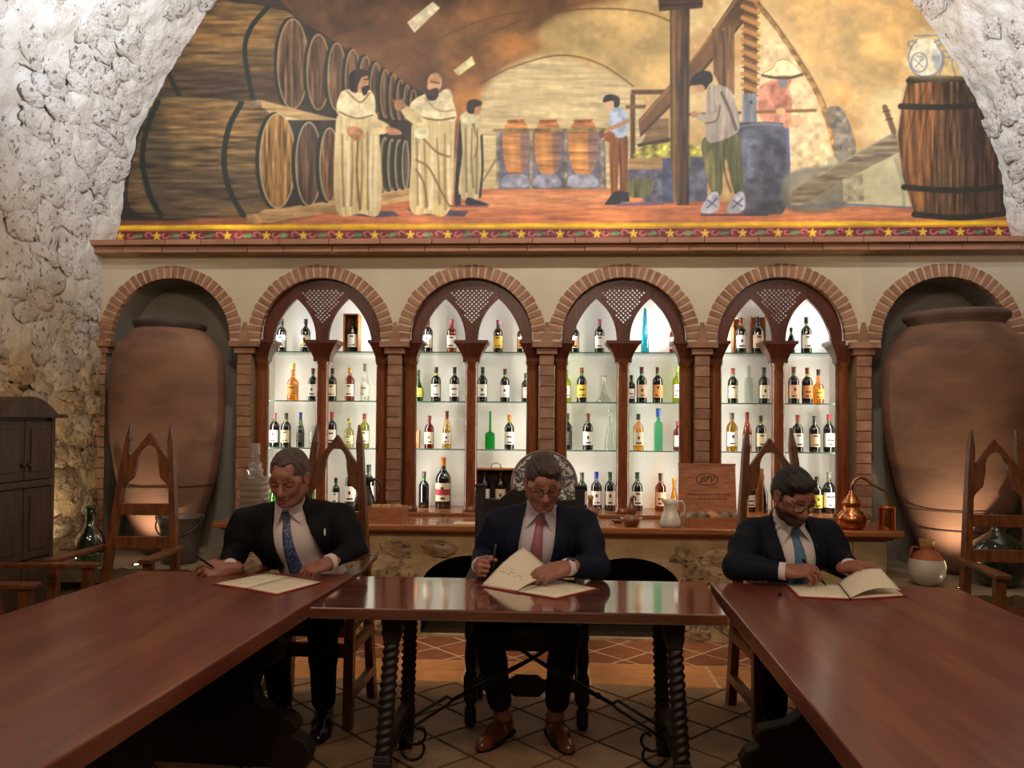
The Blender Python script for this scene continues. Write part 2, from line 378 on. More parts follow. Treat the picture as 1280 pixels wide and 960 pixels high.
# rubble stones of the side walls and the vault
def stone_mesh(i, m):
    bm = bmesh.new(); bmesh.ops.create_icosphere(bm, subdivisions=3, radius=1); q = np.array([v.co[:] for v in bm.verts])
    p = 2.5; q = q/((np.abs(q)**p).sum(1)**(1/p))[:, None]
    n = fbm(q*1.2+i*9.7, 3); n2 = fbm(q*4+i*5.1, 3)
    q = q*(1+.42*n[:, None]+.13*n2[:, None]); q[:, 2] = np.sign(q[:, 2])*np.abs(q[:, 2])**1.0
    q *= .1
    for v, c in zip(bm.verts, q): v.co = c
    me = bpy.data.meshes.new('stone'); bm.to_mesh(me); bm.free(); me.materials.append(m)
    me.polygons.foreach_set('use_smooth', [True]*len(me.polygons)); return me
ST_B = [stone_mesh(i, STONE) for i in range(9)]
def put_stone(me, P, n, up, sx, sy, sz, parent, rot):
    o = bpy.data.objects.new('stone', me); COL.objects.link(o); o.parent = parent
    n = Vector(n); x = Vector(up).cross(n).normalized(); y = n.cross(x)
    M = Matrix((x, y, n)).transposed() @ Matrix.Rotation(rot, 3, 'Z')
    o.matrix_basis = Matrix.Translation(P) @ M.to_4x4() @ Matrix.Diagonal((sx/.1, sy/.1, sz/.1, 1))
    return o
for side, wl in ((-1, WALL_L), (1, WALL_R)):
    s = .10; lim = 5.55
    while s < lim:
        h = R.uniform(.10, .18); y = 3.55+R.uniform(0, .25) if s > 1.2 else 3.75
        while y < 5.72:
            l = R.uniform(.12, .30); yc, sc = y+l/2, s+h/2+R.uniform(-.03, .03)
            if s > ZS and 2.45 < sc < 2.55: sc = 2.58
            a = max(0, (sc-ZS)/HW)
            n = (-side*math.cos(a), 0, -math.sin(a)); HS = HW+.002*0; P = (side*HS*math.cos(a), yc, min(sc, ZS)+HS*math.sin(a))
            white = R.random() < (sc-1.5)/1.1
            if R.random() < (.88 if white else .9) and yc+l/2 < 5.80:
                z = R.uniform(.016, .034) if sc < 2.4 else R.uniform(.012, .025)
                put_stone(R.choice(ST_B), P, n, (-side*-math.sin(a)*0, 1, 0), h/2*1.12, l/2*1.10, z, wl if sc < ZS else CEIL, R.uniform(-.25, .25))
            y += l+R.uniform(.0, .05)
        s += h
# ---- back wall: spandrels, soffits, niches
RI, RO, ZC, ZSP, ZT = .449, .546, 2.037, 2.02, 2.70
g = G(); NA = 40
def arch_pts(r):
    return [(-r, ZSP-.02)]+[(r*math.cos(math.pi*(1-i/NA)), ZC+r*math.sin(math.pi*(1-i/NA))) for i in range(NA+1)]+[(r, ZSP-.02)]
AP = arch_pts(RI+.004)
edges = [-HW-.05]
for k, cx in enumerate(ARCH_X):
    pts = [(cx+x, z) for x, z in AP]
    for (xa, za), (xb, zb) in zip(pts, pts[1:]):
        if abs(xa-xb) > 1e-6: g.add([(xa, YW, za), (xb, YW, zb), (xb, YW, ZT), (xa, YW, ZT)], [(0, 1, 2, 3)])
    yb = 5.88 if k in (0, 5) else 5.605
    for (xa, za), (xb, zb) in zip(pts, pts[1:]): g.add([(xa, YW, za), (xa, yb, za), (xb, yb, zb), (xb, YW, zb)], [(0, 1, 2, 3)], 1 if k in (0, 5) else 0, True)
    x0 = (-HW-.05) if k == 0 else ARCH_X[k-1]+RI+.004
    g.add([(x0, YW, ZSP-.02), (cx-RI-.004, YW, ZSP-.02), (cx-RI-.004, YW, ZT), (x0, YW, ZT)], [(0, 1, 2, 3)])
    g.add([(x0, YW, ZSP-.02), (cx-RI-.004, YW, ZSP-.02), (cx-RI-.004, 5.9, ZSP-.02), (x0, 5.9, ZSP-.02)], [(0, 1, 2, 3)])
x0 = ARCH_X[5]+RI+.004
g.add([(x0, YW, ZSP-.02), (HW+.05, YW, ZSP-.02), (HW+.05, YW, ZT), (x0, YW, ZT)], [(0, 1, 2, 3)])
g.add([(x0, YW, ZSP-.02), (HW+.05, YW, ZSP-.02), (HW+.05, 5.9, ZSP-.02), (x0, 5.9, ZSP-.02)], [(0, 1, 2, 3)])
for s in (-1, 1):                                         # backs of the two jar niches
    c = ARCH_X[0] if s < 0 else ARCH_X[5]
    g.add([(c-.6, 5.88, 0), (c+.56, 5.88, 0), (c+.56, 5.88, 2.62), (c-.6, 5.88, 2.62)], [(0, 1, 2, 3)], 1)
g.box((-HW-.05, 5.9, ZT-.1), (HW+.05, 6.1, ZT))
WALL_B = tag(g.obj('wall_back', [PLAST, GREYP], fixn=False), kind='structure')
# voussoirs
for k, cx in enumerate(ARCH_X):
    nv = 30; da = math.pi/nv; g = G()
    for i in range(60):
        a0, a1 = math.pi*i/60, math.pi*(i+1)/60; q = [(cx+r*math.cos(a), ZC+r*math.sin(a)) for r, a in ((RI+.002, a0), (RI+.002, a1), (RO-.004, a1), (RO-.004, a0))]
        g.hexa([(x, YW-.005, z) for x, z in q], [(x, YW+.04, z) for x, z in q])
    g.obj('arch_mortar', MORTL, WALL_B)
    for i in range(nv):
        a0, a1 = i*da+.019, (i+1)*da-.019; p = R.uniform(0, .003); ro = RO+R.uniform(-.006, .003); ri = RI+R.uniform(0, .004)
        q = [(cx+r*math.cos(a), ZC+r*math.sin(a)) for r, a in ((ri, a0), (ri, a1), (ro, a1), (ro, a0))]
        G().hexa([(x, YW-.0085-p, z) for x, z in q], [(x, YW+.04, z) for x, z in q]).obj('brick', BRICK, WALL_B)
# pilasters of brick between the arches
PIL = [-3.36, -2.256, -1.135, -.021, 1.093, 2.228, 3.36]
pb = G().box((-.05, -.005, 0), (.05, .01, .068)).mesh('brick', BRICK)
for k, px in enumerate(PIL):
    zb = .775 if 0 < k < 6 else .45
    g = G(); g.box((px-.048, YW+.004, .4), (px+.048, 5.89, ZSP-.08)); g.obj('pilaster_core', MORT if 0 < k < 6 else GREYP, WALL_B)
    z = zb; rows = int((1.925-zb)/.074); hh = (1.925-zb)/rows
    for i in range(rows):
        o = link('brick', pb, WALL_B, (px+R.uniform(-.003, .003), YW-R.uniform(0, .004), zb+i*hh+.003)); o.scale = (1.04, 1, (hh-.008)/.068)
    for hw_, z0, z1, pr in ((.107, 1.974, 2.018, .045), (.075, 1.927, 1.972, .02)):
        G().box((px-hw_, YW-pr, z0), (px+hw_, YW+.05, z1)).obj('impost_brick', BRICK, WALL_B, bevel=.004)
    q = [(px-.04, ZSP), (px+.04, ZSP), (px+.012, ZSP+.14), (px-.012, ZSP+.14)]   # brick where two arches meet
    G().hexa([(x, YW-.010, z) for x, z in q], [(x, YW+.03, z) for x, z in q]).obj('brick', BRICK, WALL_B)
# cornice of two clay courses
CO = G(); CO.box((-HW, 5.47, 2.652), (HW, 5.75, 2.735)); CO = tag(CO.obj('trim_1', MORT), kind='structure')
for z0, z1, pr in ((2.654, 2.700, 5.455), (2.704, 2.742, 5.42)):
    x = -HW+.0
    while x < HW-.02:
        l = min(R.uniform(.24, .42), HW-x)
        G().box((x+.002, pr+R.uniform(0, .004), z0), (x+l-.002, 5.62, z1)).obj('cornice_brick', CORN, CO, bevel=.004); x += l
# ---- floor
GROUT = mat('floor_grout', '55432f', .9, c2='463726', scale=20)
GROUTL = mat('pale_grout', 'd0b186', .9, c2='bb9c72', scale=20)
T1 = mat('tile_terracotta', '9c6244', .55, c2='86523a', scale=9, rnd=.16, bump=.05, bscale=30)
T2 = mat('tile_border', 'c98d58', .55, c2='b67c49', scale=9, rnd=.08, bump=.05, bscale=30)
T3 = mat('tile_field', '96785a', .5, c2='826548', scale=7, rnd=.10, bump=.05, bscale=30)
FLOOR = tag(G().box((-HW, -2.6, -.05), (HW, 5.9, -.005)).obj('floor', GROUT), kind='structure')
G().box((-2.2, 4.24, -.006), (2.3, 5.13, -.0022)).obj('grout_bed', GROUTL, FLOOR)
def clip(poly, xa, xb, ya, yb):
    for ax, v, sg in ((0, xa, 1), (0, xb, -1), (1, ya, 1), (1, yb, -1)):
        out = []
        for i in range(len(poly)):
            p, q = poly[i-1], poly[i]; dp, dq = sg*(p[ax]-v), sg*(q[ax]-v)
            if (dp >= 0) != (dq >= 0):
                t = dp/(dp-dq); out.append((p[0]+t*(q[0]-p[0]), p[1]+t*(q[1]-p[1])))
            if dq >= 0: out.append(q)
        poly = out
        if len(poly) < 3: return []
    return poly
def field(x0, x1, y0, y1, px, py, dg, m, gap):
    i0 = int((x0-px)/dg*2)-2; i1 = int((x1-px)/dg*2)+2; j0 = int((y0-py)/dg*2)-2; j1 = int((y1-py)/dg*2)+2
    for i in range(i0, i1):
        for j in range(j0, j1):
            if (i+j) % 2: continue
            cx, cy = px+i*dg/2, py+j*dg/2; r = dg/2-gap*.72
            p = clip([(cx-r, cy), (cx, cy-r), (cx+r, cy), (cx, cy+r)], x0, x1, y0, y1)
            if p and abs(sum(a[0]*b[1]-a[1]*b[0] for a, b in zip(p, p[1:]+p[:1]))) > .004:
                G().prism(p, -.006, R.uniform(-.0008, .0008), axis='z').obj('floor_tile', m, FLOOR)
field(-2.1, 2.2, 4.63, 5.12, .458, 4.87, .335, T1, .020)
xs = [-2.2, -1.5, -.80, -.47, .23, .93, 1.63, 2.3]
for ya, yb in ((4.245, 4.415), (4.43, 4.615)):
    for xa, xb in zip(xs, xs[1:]): G().box((xa+.012, ya, -.006), (xb-.012, yb, 0)).obj('border_tile', T2, FLOOR)
field(-2.6, 2.6, 1.7, 4.23, .224+.182, 3.487, .367, T3, .017)
# ---- ledges under the jars
LEDG = mat('ledge_cement', '9a8a70', .9, c2='85755c', scale=5, bump=.2, bscale=30)
for x0, x1, zt, yf in ((-HW, -2.16, .47, 4.88), (2.17, HW, .43, 4.72)):
    g = G(); n = 26; yy = [yf+.03*vnoise(np.array([i*.35+x0, 2.2, 5.5]))+.012*vnoise(np.array([i*.9, 7.2, x0])) for i in range(n+1)]
    top = [(x0+(x1-x0)*i/n, yy[i], zt-.012*abs(math.sin(i*1.7))) for i in range(n+1)]
    low = [(x, y+.05, zt-.11) for x, y, z in top]; bot = [(x, 5.1, 0) for x, y, z in top]; mid = [(x, 5.06, zt-.12) for x, y, z in top]
    bk = [(x, 5.9, zt) for x, y, z in top]; md = [(x, y+.05, zt) for x, y, z in top]
    rows = [bk, md, top, low, mid, bot]; k = n+1
    g.add(sum(rows, []), [(r*k+i, r*k+i+1, (r+1)*k+i+1, (r+1)*k+i) for r in range(5) for i in range(n)], smooth=False)
    LG = tag(g.obj('ledge', LEDG), kind='structure')
    x = x0+.05
    while x < x1-.1:
        l = R.uniform(.14, .3); put_stone(R.choice(ST_B), (x+l/2, 5.07, R.choice((.1, .22))), (0, -1, 0), (0, 0, 1), l/2, .08, .03, LG, R.uniform(-.2, .2)); x += l
    for q in ((-2.72, 4.97), (-3.20, 4.93)) if x0 < 0 else ((2.53, 4.86),):
        o = G().lathe([(.0, .0), (.028, .0), (.028, .006), (.02, .006), (.018, .002)], 20, cap=False).obj('spot_ring', PEWTER, LG, (q[0], q[1], zt))
        G().lathe([(1e-5, .004), (.017, .004)], 20, cap=False).obj('spot_lens', MATS.get('lens') or MATS.setdefault('lens', emit('lens', (1, .85, .65), 30)), LG, (q[0], q[1], zt))
# ---- the stone counter with two arched hollows
ZB = .75
hol = []
for c in (-.51, .53):
    hol.append([(c-.345, .012)]+[(c-.345*math.cos(math.pi*i/24), .32+.222*math.sin(math.pi*i/24)) for i in range(25)]+[(c+.345, .012)])
CNT = empty('stone_counter', (0, 5.14, 0), 0, 'long low counter of rough beige rubble stone with two black arched hollows', 'counter')
flat2d('stone_front', [(-2.16, 0), (2.19, 0), (2.19, .68), (-2.16, .68)], hol, .05, STONEM, CNT, (0, .005, 0))
for c in (-.51, .53):
    g = G(); q = hol[0] if c < 0 else hol[1]
    for (xa, za), (xb, zb) in zip(q, q[1:]): g.add([(xa, .02, za), (xb, .02, zb), (xb, .35, zb), (xa, .35, za)], [(0, 1, 2, 3)])
    g.add([(x, .35, z) for x, z in q], [tuple(range(len(q)))])
    g.obj('hollow', BLACK, CNT)
for sx in (-2.16, 2.15): G().box((sx, .02, 0), (sx+.04, .42, .68)).obj('side_wall', STONEM, CNT)
z = .02
for h in (.10, .13, .12, .14, .115):
    x = -2.14+R.uniform(0, .08)
    while x < 2.12:
        l = R.uniform(.12, .30); zc = z+h/2+R.uniform(-.02, .02); xc = x+l/2
        inside = any(abs(xc-c) < .345+l*.34 and (zc-.05 < .32 or ((xc-c)/(.345+l*.36))**2+((zc-.32)/(.225+h*.36))**2 < 1) for c in (-.51, .53))
        if not inside and xc+l/2 < (1.76 if zc > .1 else 2.1):
            put_stone(R.choice(ST_B), (xc, -.010, zc), (0, -1, 0), (0, 0, 1), l/2, h/2, R.uniform(.024, .042), CNT, R.uniform(-.2, .2))
        x += l+R.uniform(.0, .03)
    z += h
ASH = mat('pale_ashlar', 'a8946e', .9, c2='94805c', scale=7, bump=.3, bscale=30, rnd=.08)
for x0, x1, z0, z1 in ((1.74, 1.95, .50, .67), (1.97, 2.18, .47, .675), (1.78, 2.18, .25, .455), (1.72, 1.95, .02, .235), (1.97, 2.18, .02, .235)):
    G().box((x0, -.045, z0), (x1, .02, z1)).obj('ashlar_block', ASH, CNT, bevel=.012)
TOP = mat('counter_wood', 'a5683f', .26, c2='87502c', scale=4, stretch=(.8, 8, 8), coat=.3)
TOPD = mat('counter_edge_wood', '7a3f24', .35, c2='5f2e19', scale=4, stretch=(.8, 8, 8), coat=.2)
CT = empty('counter_top', (0, 5.04, .68), 0, 'polished red brown wooden top with moulded edge on the stone counter', 'counter top')
def moulded(g, x0, x1, y0, y1, prof, mi=0):
    for (o0, z0), (o1, z1) in zip(prof, prof[1:]):
        g.add([(x0-o0, y0-o0, z0), (x1+o0, y0-o0, z0), (x1+o0, y1, z0), (x0-o0, y1, z0), (x0-o1, y0-o1, z1), (x1+o1, y0-o1, z1), (x1+o1, y1, z1), (x0-o1, y1, z1)],
              [(0, 1, 5, 4), (1, 2, 6, 5), (3, 0, 4, 7)], mi)
g = G(); moulded(g, -2.16, 2.19, .09, .5, [(-.005, 0), (.03, .002), (.035, .012), (.05, .022), (.055, .03)]); g.obj('moulding', TOPD, CT)
G().box((-2.245, 0, .03), (2.275, .49, .07)).obj('board', TOP, CT, bevel=.008)
tag(G().box((-2.16, -.02, 0), (2.18, .50, .0245)).obj('plinth_board', TOP, None, (0, 5.56, .7505), bevel=.004), 'raised wooden plinth along the back of the counter under the lit cases', 'plinth')
# ------------------------------------------------------------------ four lit display cases
SH_Z = (1.228, 1.588, 1.962)
def tracery_mesh():
    def arc(p, q, bulge, n=14):
        p, q = np.array(p), np.array(q); d = q-p; nn = np.array([-d[1], d[0]]); t = np.linspace(0, 1, n+1)[:, None]
        return [tuple(v) for v in p+d*t+nn*bulge*4*t*(1-t)]
    r = .447
    outer = [(-r, -.01)]+[(-r*math.cos(math.pi*i/40), .017+r*math.sin(math.pi*i/40)) for i in range(41)]+[(r, -.01)]
    for s in (1, -1):                                     # the two pointed openings are notches in the lower edge
        h = arc((-.372, -.01), (-.197, .305), .09)+arc((-.197, .305), (-.046, -.01), .12)[1:]
        outer += [(-x, z) for x, z in h] if s > 0 else h[::-1]
    holes = []
    pit = .0165
    def inside(x, z):
        if z > .375-.25*x*x*4.2 or z < .12: return False
        xr = .012+.150*((z-.10)/.24)**1.18
        return abs(x) < min(xr, .165)
    for i in range(-14, 15):
        for j in range(0, 26):
            if (i+j) % 2: continue
            x, z = i*pit, .1+j*pit
            if inside(x, z): h = .0095; holes.append([(x-h, z), (x, z-h), (x+h, z), (x, z+h)])
    o = flat2d('arch_tracery', outer, holes, .03, WOODR); me = o.data; bpy.data.objects.remove(o); return me
TR = tracery_mesh()
colm = G().lathe([(.058, 0), (.062, .012), (.05, .03), (.048, .05), (.046, 1.02), (.044, 1.075), (.05, 1.08), (.052, 1.088), (.05, 1.096), (.06, 1.1)], 24).mesh('post', POSTW)
def cap_mesh():
    g = G(); rows = [(.060, .055, 0), (.062, .058, .03), (.075, .075, .065), (.098, .10, .105), (.112, .118, .13), (.125, .13, .136), (.125, .13, .158)]
    for (a, b, z), (a2, b2, z2) in zip(rows, rows[1:]): g.hexa([(-a, -b*.5, z), (a, -b*.5, z), (a, b, z), (-a, b, z)], [(-a2, -b2*.5, z2), (a2, -b2*.5, z2), (a2, b2, z2), (-a2, b2, z2)])
    return g.mesh('capital', WOODR)
CAPM = cap_mesh()
lining = G()
for q in ([(-.5, .44, 0), (.5, .44, 0), (.5, .44, 1.82), (-.5, .44, 1.82)], [(-.5, .06, 0), (-.5, .44, 0), (-.5, .44, 1.82), (-.5, .06, 1.82)],
          [(.5, .06, 0), (.5, .44, 0), (.5, .44, 1.82), (.5, .06, 1.82)], [(-.5, .06, 1.82), (.5, .06, 1.82), (.5, .44, 1.82), (-.5, .44, 1.82)]):
    lining.add(q, [(0, 1, 2, 3)])
lining = lining.mesh('lining', WHITEC)
shm = G(); shm.add([(-.46, .165, -.008), (.46, .165, -.008), (.46, .42, -.008), (-.46, .42, -.008), (-.46, .165, 0), (.46, .165, 0), (.46, .42, 0), (-.46, .42, 0)], [(3, 2, 1, 0), (4, 5, 6, 7)], 0)
shm.add([(-.46, .165, -.008), (.46, .165, -.008), (.46, .165, 0), (-.46, .165, 0)], [(0, 1, 2, 3)], 1)
shm = shm.mesh('shelf', [GSHELF, GEDGE])
ORD = ['first', 'second', 'third', 'fourth']
for k, cx in enumerate(ARCH_X[1:5]):
    t = empty('display_case', (cx, 5.59, .775), 0, 'brightly lit wooden bottle case with pointed tracery in the %s lit arch from the left' % ORD[k], 'display case', 'lit bottle cases in the arches')
    link('lining', lining, t)
    for dx in (-.452, 0, .452):
        link('post', colm, t, (dx, .055, 0)); link('capital', CAPM, t, (dx, .05, 1.098)).scale = (1 if dx == 0 else .78, 1, 1)
    link('arch_tracery', TR, t, (0, .045, 1.262))
    for z in SH_Z: link('shelf', shm, t, (0, 0, z-.775))
# ------------------------------------------------------------------ tables
TZ = .73
def quad_table(name, A, B, C_, D, label, group=None):
    "plank top on the four floor-plan corners far-left, far-right, near-right, near-left"
    o = empty(name, ((A[0]+B[0]+C_[0]+D[0])/4, (A[1]+B[1]+C_[1]+D[1])/4, 0), 0, label, 'table', group)
    L = lambda p: (p[0]-o.location[0], p[1]-o.location[1])
    return o, L
def baluster_board(prof):
    return [(x, z) for x, z in prof]+[(-x, z) for x, z in reversed(prof)]
# scrolled outline of a trestle end (half width, z): carved feet, waist, shoulders
TREST = [(0, .0), (.30, .0), (.335, .03), (.345, .075), (.325, .115), (.285, .14), (.30, .17), (.285, .205), (.24, .22), (.20, .235), (.165, .27), (.15, .32), (.165, .37), (.205, .41),
         (.24, .45), (.245, .50), (.215, .535), (.22, .57), (.26, .60), (.285, .64), (.285, .665), (0, .665)]
def trestle_table(A, B, C_, D, label, yaw, ends, stretch_z=.26):
    o, L = quad_table('refectory_table', A, B, C_, D, label, 'long tables of the horseshoe')
    q = [L(p) for p in (D, C_, B, A)]
    G().hexa([(x, y, .672) for x, y in q], [(x, y, TZ) for x, y in q]).obj('tabletop', WOODT, o, bevel=.006)
    M = Matrix.Rotation(yaw, 4, 'Z')
    for e in ends:                                        # each trestle end, a thick scrolled board across the table
        g = G(); g.prism([(x*1.28, z) for x, z in TREST]+[(-x*1.28, z) for x, z in TREST[-2:0:-1]], -.04, .04)
        t = g.obj('trestle', WOODC, o, bevel=.008); p = M @ Vector((0, e, 0)); t.location = p; t.rotation_euler = (0, 0, yaw)
        for sx in (-1, 1):
            for r, z in ((.05, .075), (.036, .18), (.034, .46)):
                s = G().lathe([(r, -.045), (r*.9, -.05), (r*.55, -.05), (r*.5, -.04), (1e-4, -.04)], 20, cap=False)
                k = s.obj('scroll_boss', WOODC, t); k.rotation_euler = (math.pi/2, 0, 0); k.location = (sx*1.28*(.285 if r > .04 else .25 if z < .3 else .20), 0, z); k.scale = (1, 1, 1)
    n = 40; y0, y1 = ends[0], ends[-1]; up = []; lo = []      # wavy carved stretcher between the ends
    for i in range(n+1):
        y = y0+(y1-y0)*i/n; u = abs(math.sin(i/n*math.pi*4)); up.append((y, stretch_z+.10+.05*u+.02*math.cos(i*1.9))); lo.append((y, stretch_z-.03-.05*abs(math.cos(i/n*math.pi*4))-.015*math.sin(i*2.3)))
    G().prism(lo+up[::-1], -.022, .022, axis='x').obj('carved_stretcher', WOODC, o, bevel=.005).rotation_euler = (0, 0, yaw)
    return o
TL = trestle_table((-1.885, 3.475), (-.883, 3.475), (-1.055, .62), (-2.075, .62), 'long dark red wooden table on the left with carved trestle ends', -.062, (-1.1, 1.14))
TRr = trestle_table((.712, 3.435), (1.755, 3.405), (1.60, .62), (.60, .62), 'long dark red wooden table on the right with carved trestle ends', -.042, (-1.1, 1.14))
o, L = quad_table('signing_table', (-.86, 3.455), (.690, 3.455), (.655, 2.86), (-.895, 2.85), 'smaller glossy table with twisted legs and wrought iron stays in the middle')
TM = o
WOODG = mat('glossy_table_wood', '7a4a34', .13, c2='5a2f1f', scale=3, stretch=(.8, 12, 8), coat=1, bump=.02, bscale=5, spec=.8)
for _k, _v in (('Coat Roughness', .08), ('Coat IOR', 2.8)): WOODG.node_tree.nodes['Principled BSDF'].inputs[_k].default_value = _v
q = [L(p) for p in ((-.895, 2.85), (.655, 2.86), (.690, 3.455), (-.86, 3.455))]
G().hexa([(x, y, .685) for x, y in q], [(x, y, .727) for x, y in q]).obj('tabletop', WOODG, o, bevel=.006)
def twisted(g, a, b, r, turns, n=110):
    "a rope-twisted post from a to b"
    a, b = Vector(a), Vector(b); d = b-a; ax = d.normalized(); x = ax.cross(Vector((0, 1, 0))).normalized(); y = ax.cross(x); K = 16; vs = []
    for i in range(n+1):
        t = i/n; c = a+d*t
        for k in range(K):
            an = 2*math.pi*k/K; rr = r*(1+.13*math.cos(2*an-2*math.pi*turns*t))
            vs.append(c+x*rr*math.cos(an)+y*rr*math.sin(an))
    g.add(vs, [(i*K+k, i*K+(k+1) % K, (i+1)*K+(k+1) % K, (i+1)*K+k) for i in range(n) for k in range(K)], 0, True)
LEGS = {}
for sx, xt, xb in ((-1, -.60, -.62), (1, .475, .50)):
    for nm, yt, yb in (('rear', 3.36, 3.37), ('front', 2.98, 2.84)):
        g = G(); Tt = Vector((*L((xt, yt)), .685)); Bt = Vector((*L((xb, yb)), 0)); P = lambda t: Tt.lerp(Bt, t)
        g.bar(P(0), P(.10), .095, .07, (0, 1, 0), .07, .06); g.bar(P(.10), P(.17), .078, .06, (0, 1, 0), .052, .05)
        twisted(g, P(.17), P(.74), .030, 13)
        g.bar(P(.74), P(.77), .06, .055, (0, 1, 0), .066, .06); g.bar(P(.77), P(1), .066, .06, (0, 1, 0), .056, .052)
        g.obj('leg', WOODC, o, bevel=.004)
    for h in (.16, .20):
        a, b = (xt*.25+xb*.75), 0
        G().bar((*L((xb*.98, 3.365)), h+.012), (*L((xb*.98, 2.88)), h+.012), .035, .03).obj('leg_rail', WOODC, o)
    c = [];                                              # iron stay: rod, flat fork, scroll
    xm = -.065
    pts = [(xm-sx*.34, 3.20, .672), (xm, 3.19+sx*.009, .456), (xm+sx*.16, 3.19, .365), (xm+sx*.33, 3.19, .275)]
    G().tube([(*L(p[:2]), p[2]) for p in pts], [.007, .008, .013, .008], 8).obj('iron_stay', IRON, o)
    e = xb-sx*.03; g = G(); g.ball((*L((xm+sx*.27, 3.19)), .308), .014, 6)
    for zs in ((.275, .290, .225, .19), (.275, .255, .185, .15)):
        g.tube([(*L((xm+sx*.33, 3.19)), zs[0]), (*L((xm+sx*.35, 3.19)), zs[1]), (*L((e-sx*.05, 3.15)), zs[2]), (*L((e, 3.15)), zs[3])], .0065, 6)
    g.obj('stay_fork', IRON, o)
    for curl in ([(.055, .165), (.068, .178), (.085, .172), (.094, .15), (.088, .125), (.066, .108), (.04, .104), (.015, .115), (0, .145)], [(.062, .118), (.078, .112), (.088, .094), (.082, .066), (.062, .046), (.036, .040), (.010, .05), (-.008, .075)]):
        cc = np.array(curl); t_ = np.linspace(0, len(cc)-1, 28); cv = np.stack([np.interp(t_, np.arange(len(cc)), cc[:, 0]), np.interp(t_, np.arange(len(cc)), cc[:, 1])], 1)
        for _ in range(3): cv[1:-1] = (cv[:-2]+2*cv[1:-1]+cv[2:])/4
        G().tube([(*L((e-sx*u, 3.15)), z) for u, z in cv], .0062, 6).obj('iron_scroll', IRON, o)
# ------------------------------------------------------------------ gothic chairs
def gothic_chair(loc, rz, label, z_top=1.41):
    "tall-backed armchair: tapering pointed posts, pointed trefoil arch, open rails; faces -y"
    t = empty('gothic_armchair', loc, rz, label, 'chair', 'tall oak armchairs with pointed backs')
    def post(s):
        g = G(); a, b, c, d = Vector((s*.225, .02, 0)), Vector((s*.205, .0, .45)), Vector((s*.122, .10, z_top-.10)), Vector((s*.115, .106, z_top))
        g.bar(a, b, .042, .06, (0, 1, 0)); g.bar(b, c, .042, .055, (0, 1, 0), .034, .042); g.bar(c, d, .034, .042, (0, 1, 0), .010, .014)
        return g.obj('back_post', WOODH, t, bevel=.003)
    for s in (-1, 1): post(s)
    tilt = math.atan2(.10, .86)
    def hw(z): return .205-.09*(z-.45)/(z_top-.55)
    zA, zP = z_top-.43, z_top-.055                       # pointed arch board with a trefoil opening
    h0, h1 = hw(zA), hw(z_top-.25)
    outer = [(-h0, zA), (-h1, z_top-.23), (0, zP), (h1, z_top-.23), (h0, zA)]
    zl = z_top-.26
    inn = [(h0*.97, zA), (h0*.93, zA+.04), (h0*.80, zA+.08), (h0*.62, zA+.105), (.078, zA+.118), (.060, zl+.03), (.058, zl+.07), (.046, zl+.105), (.025, zl+.128), (0, zl+.136)]
    poly = outer+inn[:-1]+[inn[-1]]+[(-x, z) for x, z in inn[-2::-1]]
    g = G(); k = len(poly)
    yy = lambda z: .10*(z-.45)/(z_top-.55)
    vs = [(x, yy(z)-.018, z) for x, z in poly]+[(x, yy(z)+.012, z) for x, z in poly]
    me = bpy.data.meshes.new('arch_board')
    bm = bmesh.new(); V = [bm.verts.new(v) for v in vs]
    m = 5; # stitch outer and inner rims as strips on each half
    O = [(-h0, zA), (-hw(zA+.1), zA+.1), (-h1, z_top-.23), (-h1*.5, (z_top-.23+zP)/2), (0, zP)]
    I = [(-x, z) for x, z in (inn[0], inn[3], inn[5], inn[7], inn[9])]
    bm.free()
    def strip(sx):
        N_ = 24; gg = []
        def samp(P, n):
            P = [np.array(p) for p in P]; d = np.cumsum([0]+[np.linalg.norm(b-a) for a, b in zip(P, P[1:])]); out = []
            for u in np.linspace(0, d[-1], n):
                j = min(np.searchsorted(d, u, 'right')-1, len(P)-2); out.append(P[j]+(P[j+1]-P[j])*(u-d[j])/(d[j+1]-d[j]))
            return out
        Oo = samp([(-h0, zA), (-h1, z_top-.23), (0, zP)], N_); Ii = samp([(-x, z) for x, z in inn], N_)
        for i in range(N_-1):
            Q = [Oo[i], Oo[i+1], Ii[i+1], Ii[i]]
            g.hexa([(sx*x, yy(z)-.018, z) for x, z in Q], [(sx*x, yy(z)+.012, z) for x, z in Q])
    strip(1); strip(-1); g.obj('arch_board', WOODH, t)
    for z0, z1 in ((.885, .95), (.70, .765)):
        G().hexa([(-hw(z0), yy(z0)-.016, z0), (hw(z0), yy(z0)-.016, z0), (hw(z0), yy(z0)+.014, z0), (-hw(z0), yy(z0)+.014, z0)],
                 [(-hw(z1), yy(z1)-.016, z1), (hw(z1), yy(z1)-.016, z1), (hw(z1), yy(z1)+.014, z1), (-hw(z1), yy(z1)+.014, z1)]).obj('back_rail', WOODH, t, bevel=.003)
    G().prism([(-.22, .02), (.22, .02), (.245, -.46), (-.245, -.46)], .43, .47, axis='z').obj('seat', WOODH, t, bevel=.006)
    for s in (-1, 1):
        G().bar((s*.232, -.42, 0), (s*.24, -.42, .70), .045, .045, (0, 1, 0)).obj('front_leg', WOODH, t, bevel=.003)
        G().prism([(s*.195, .03), (s*.235, .03), (s*.275, -.38), (s*.272, -.47), (s*.205, -.47), (s*.20, -.36)], .70, .722, axis='z').obj('armrest', WOODH, t, bevel=.004)
        for z in (.14, .36): G().bar((s*.225, .0, z), (s*.232, -.42, z), .03, .045).obj('side_rail', WOODH, t)
    G().bar((-.23, -.42, .36), (.23, -.42, .36), .03, .06).obj('front_rail', WOODH, t)
    return t
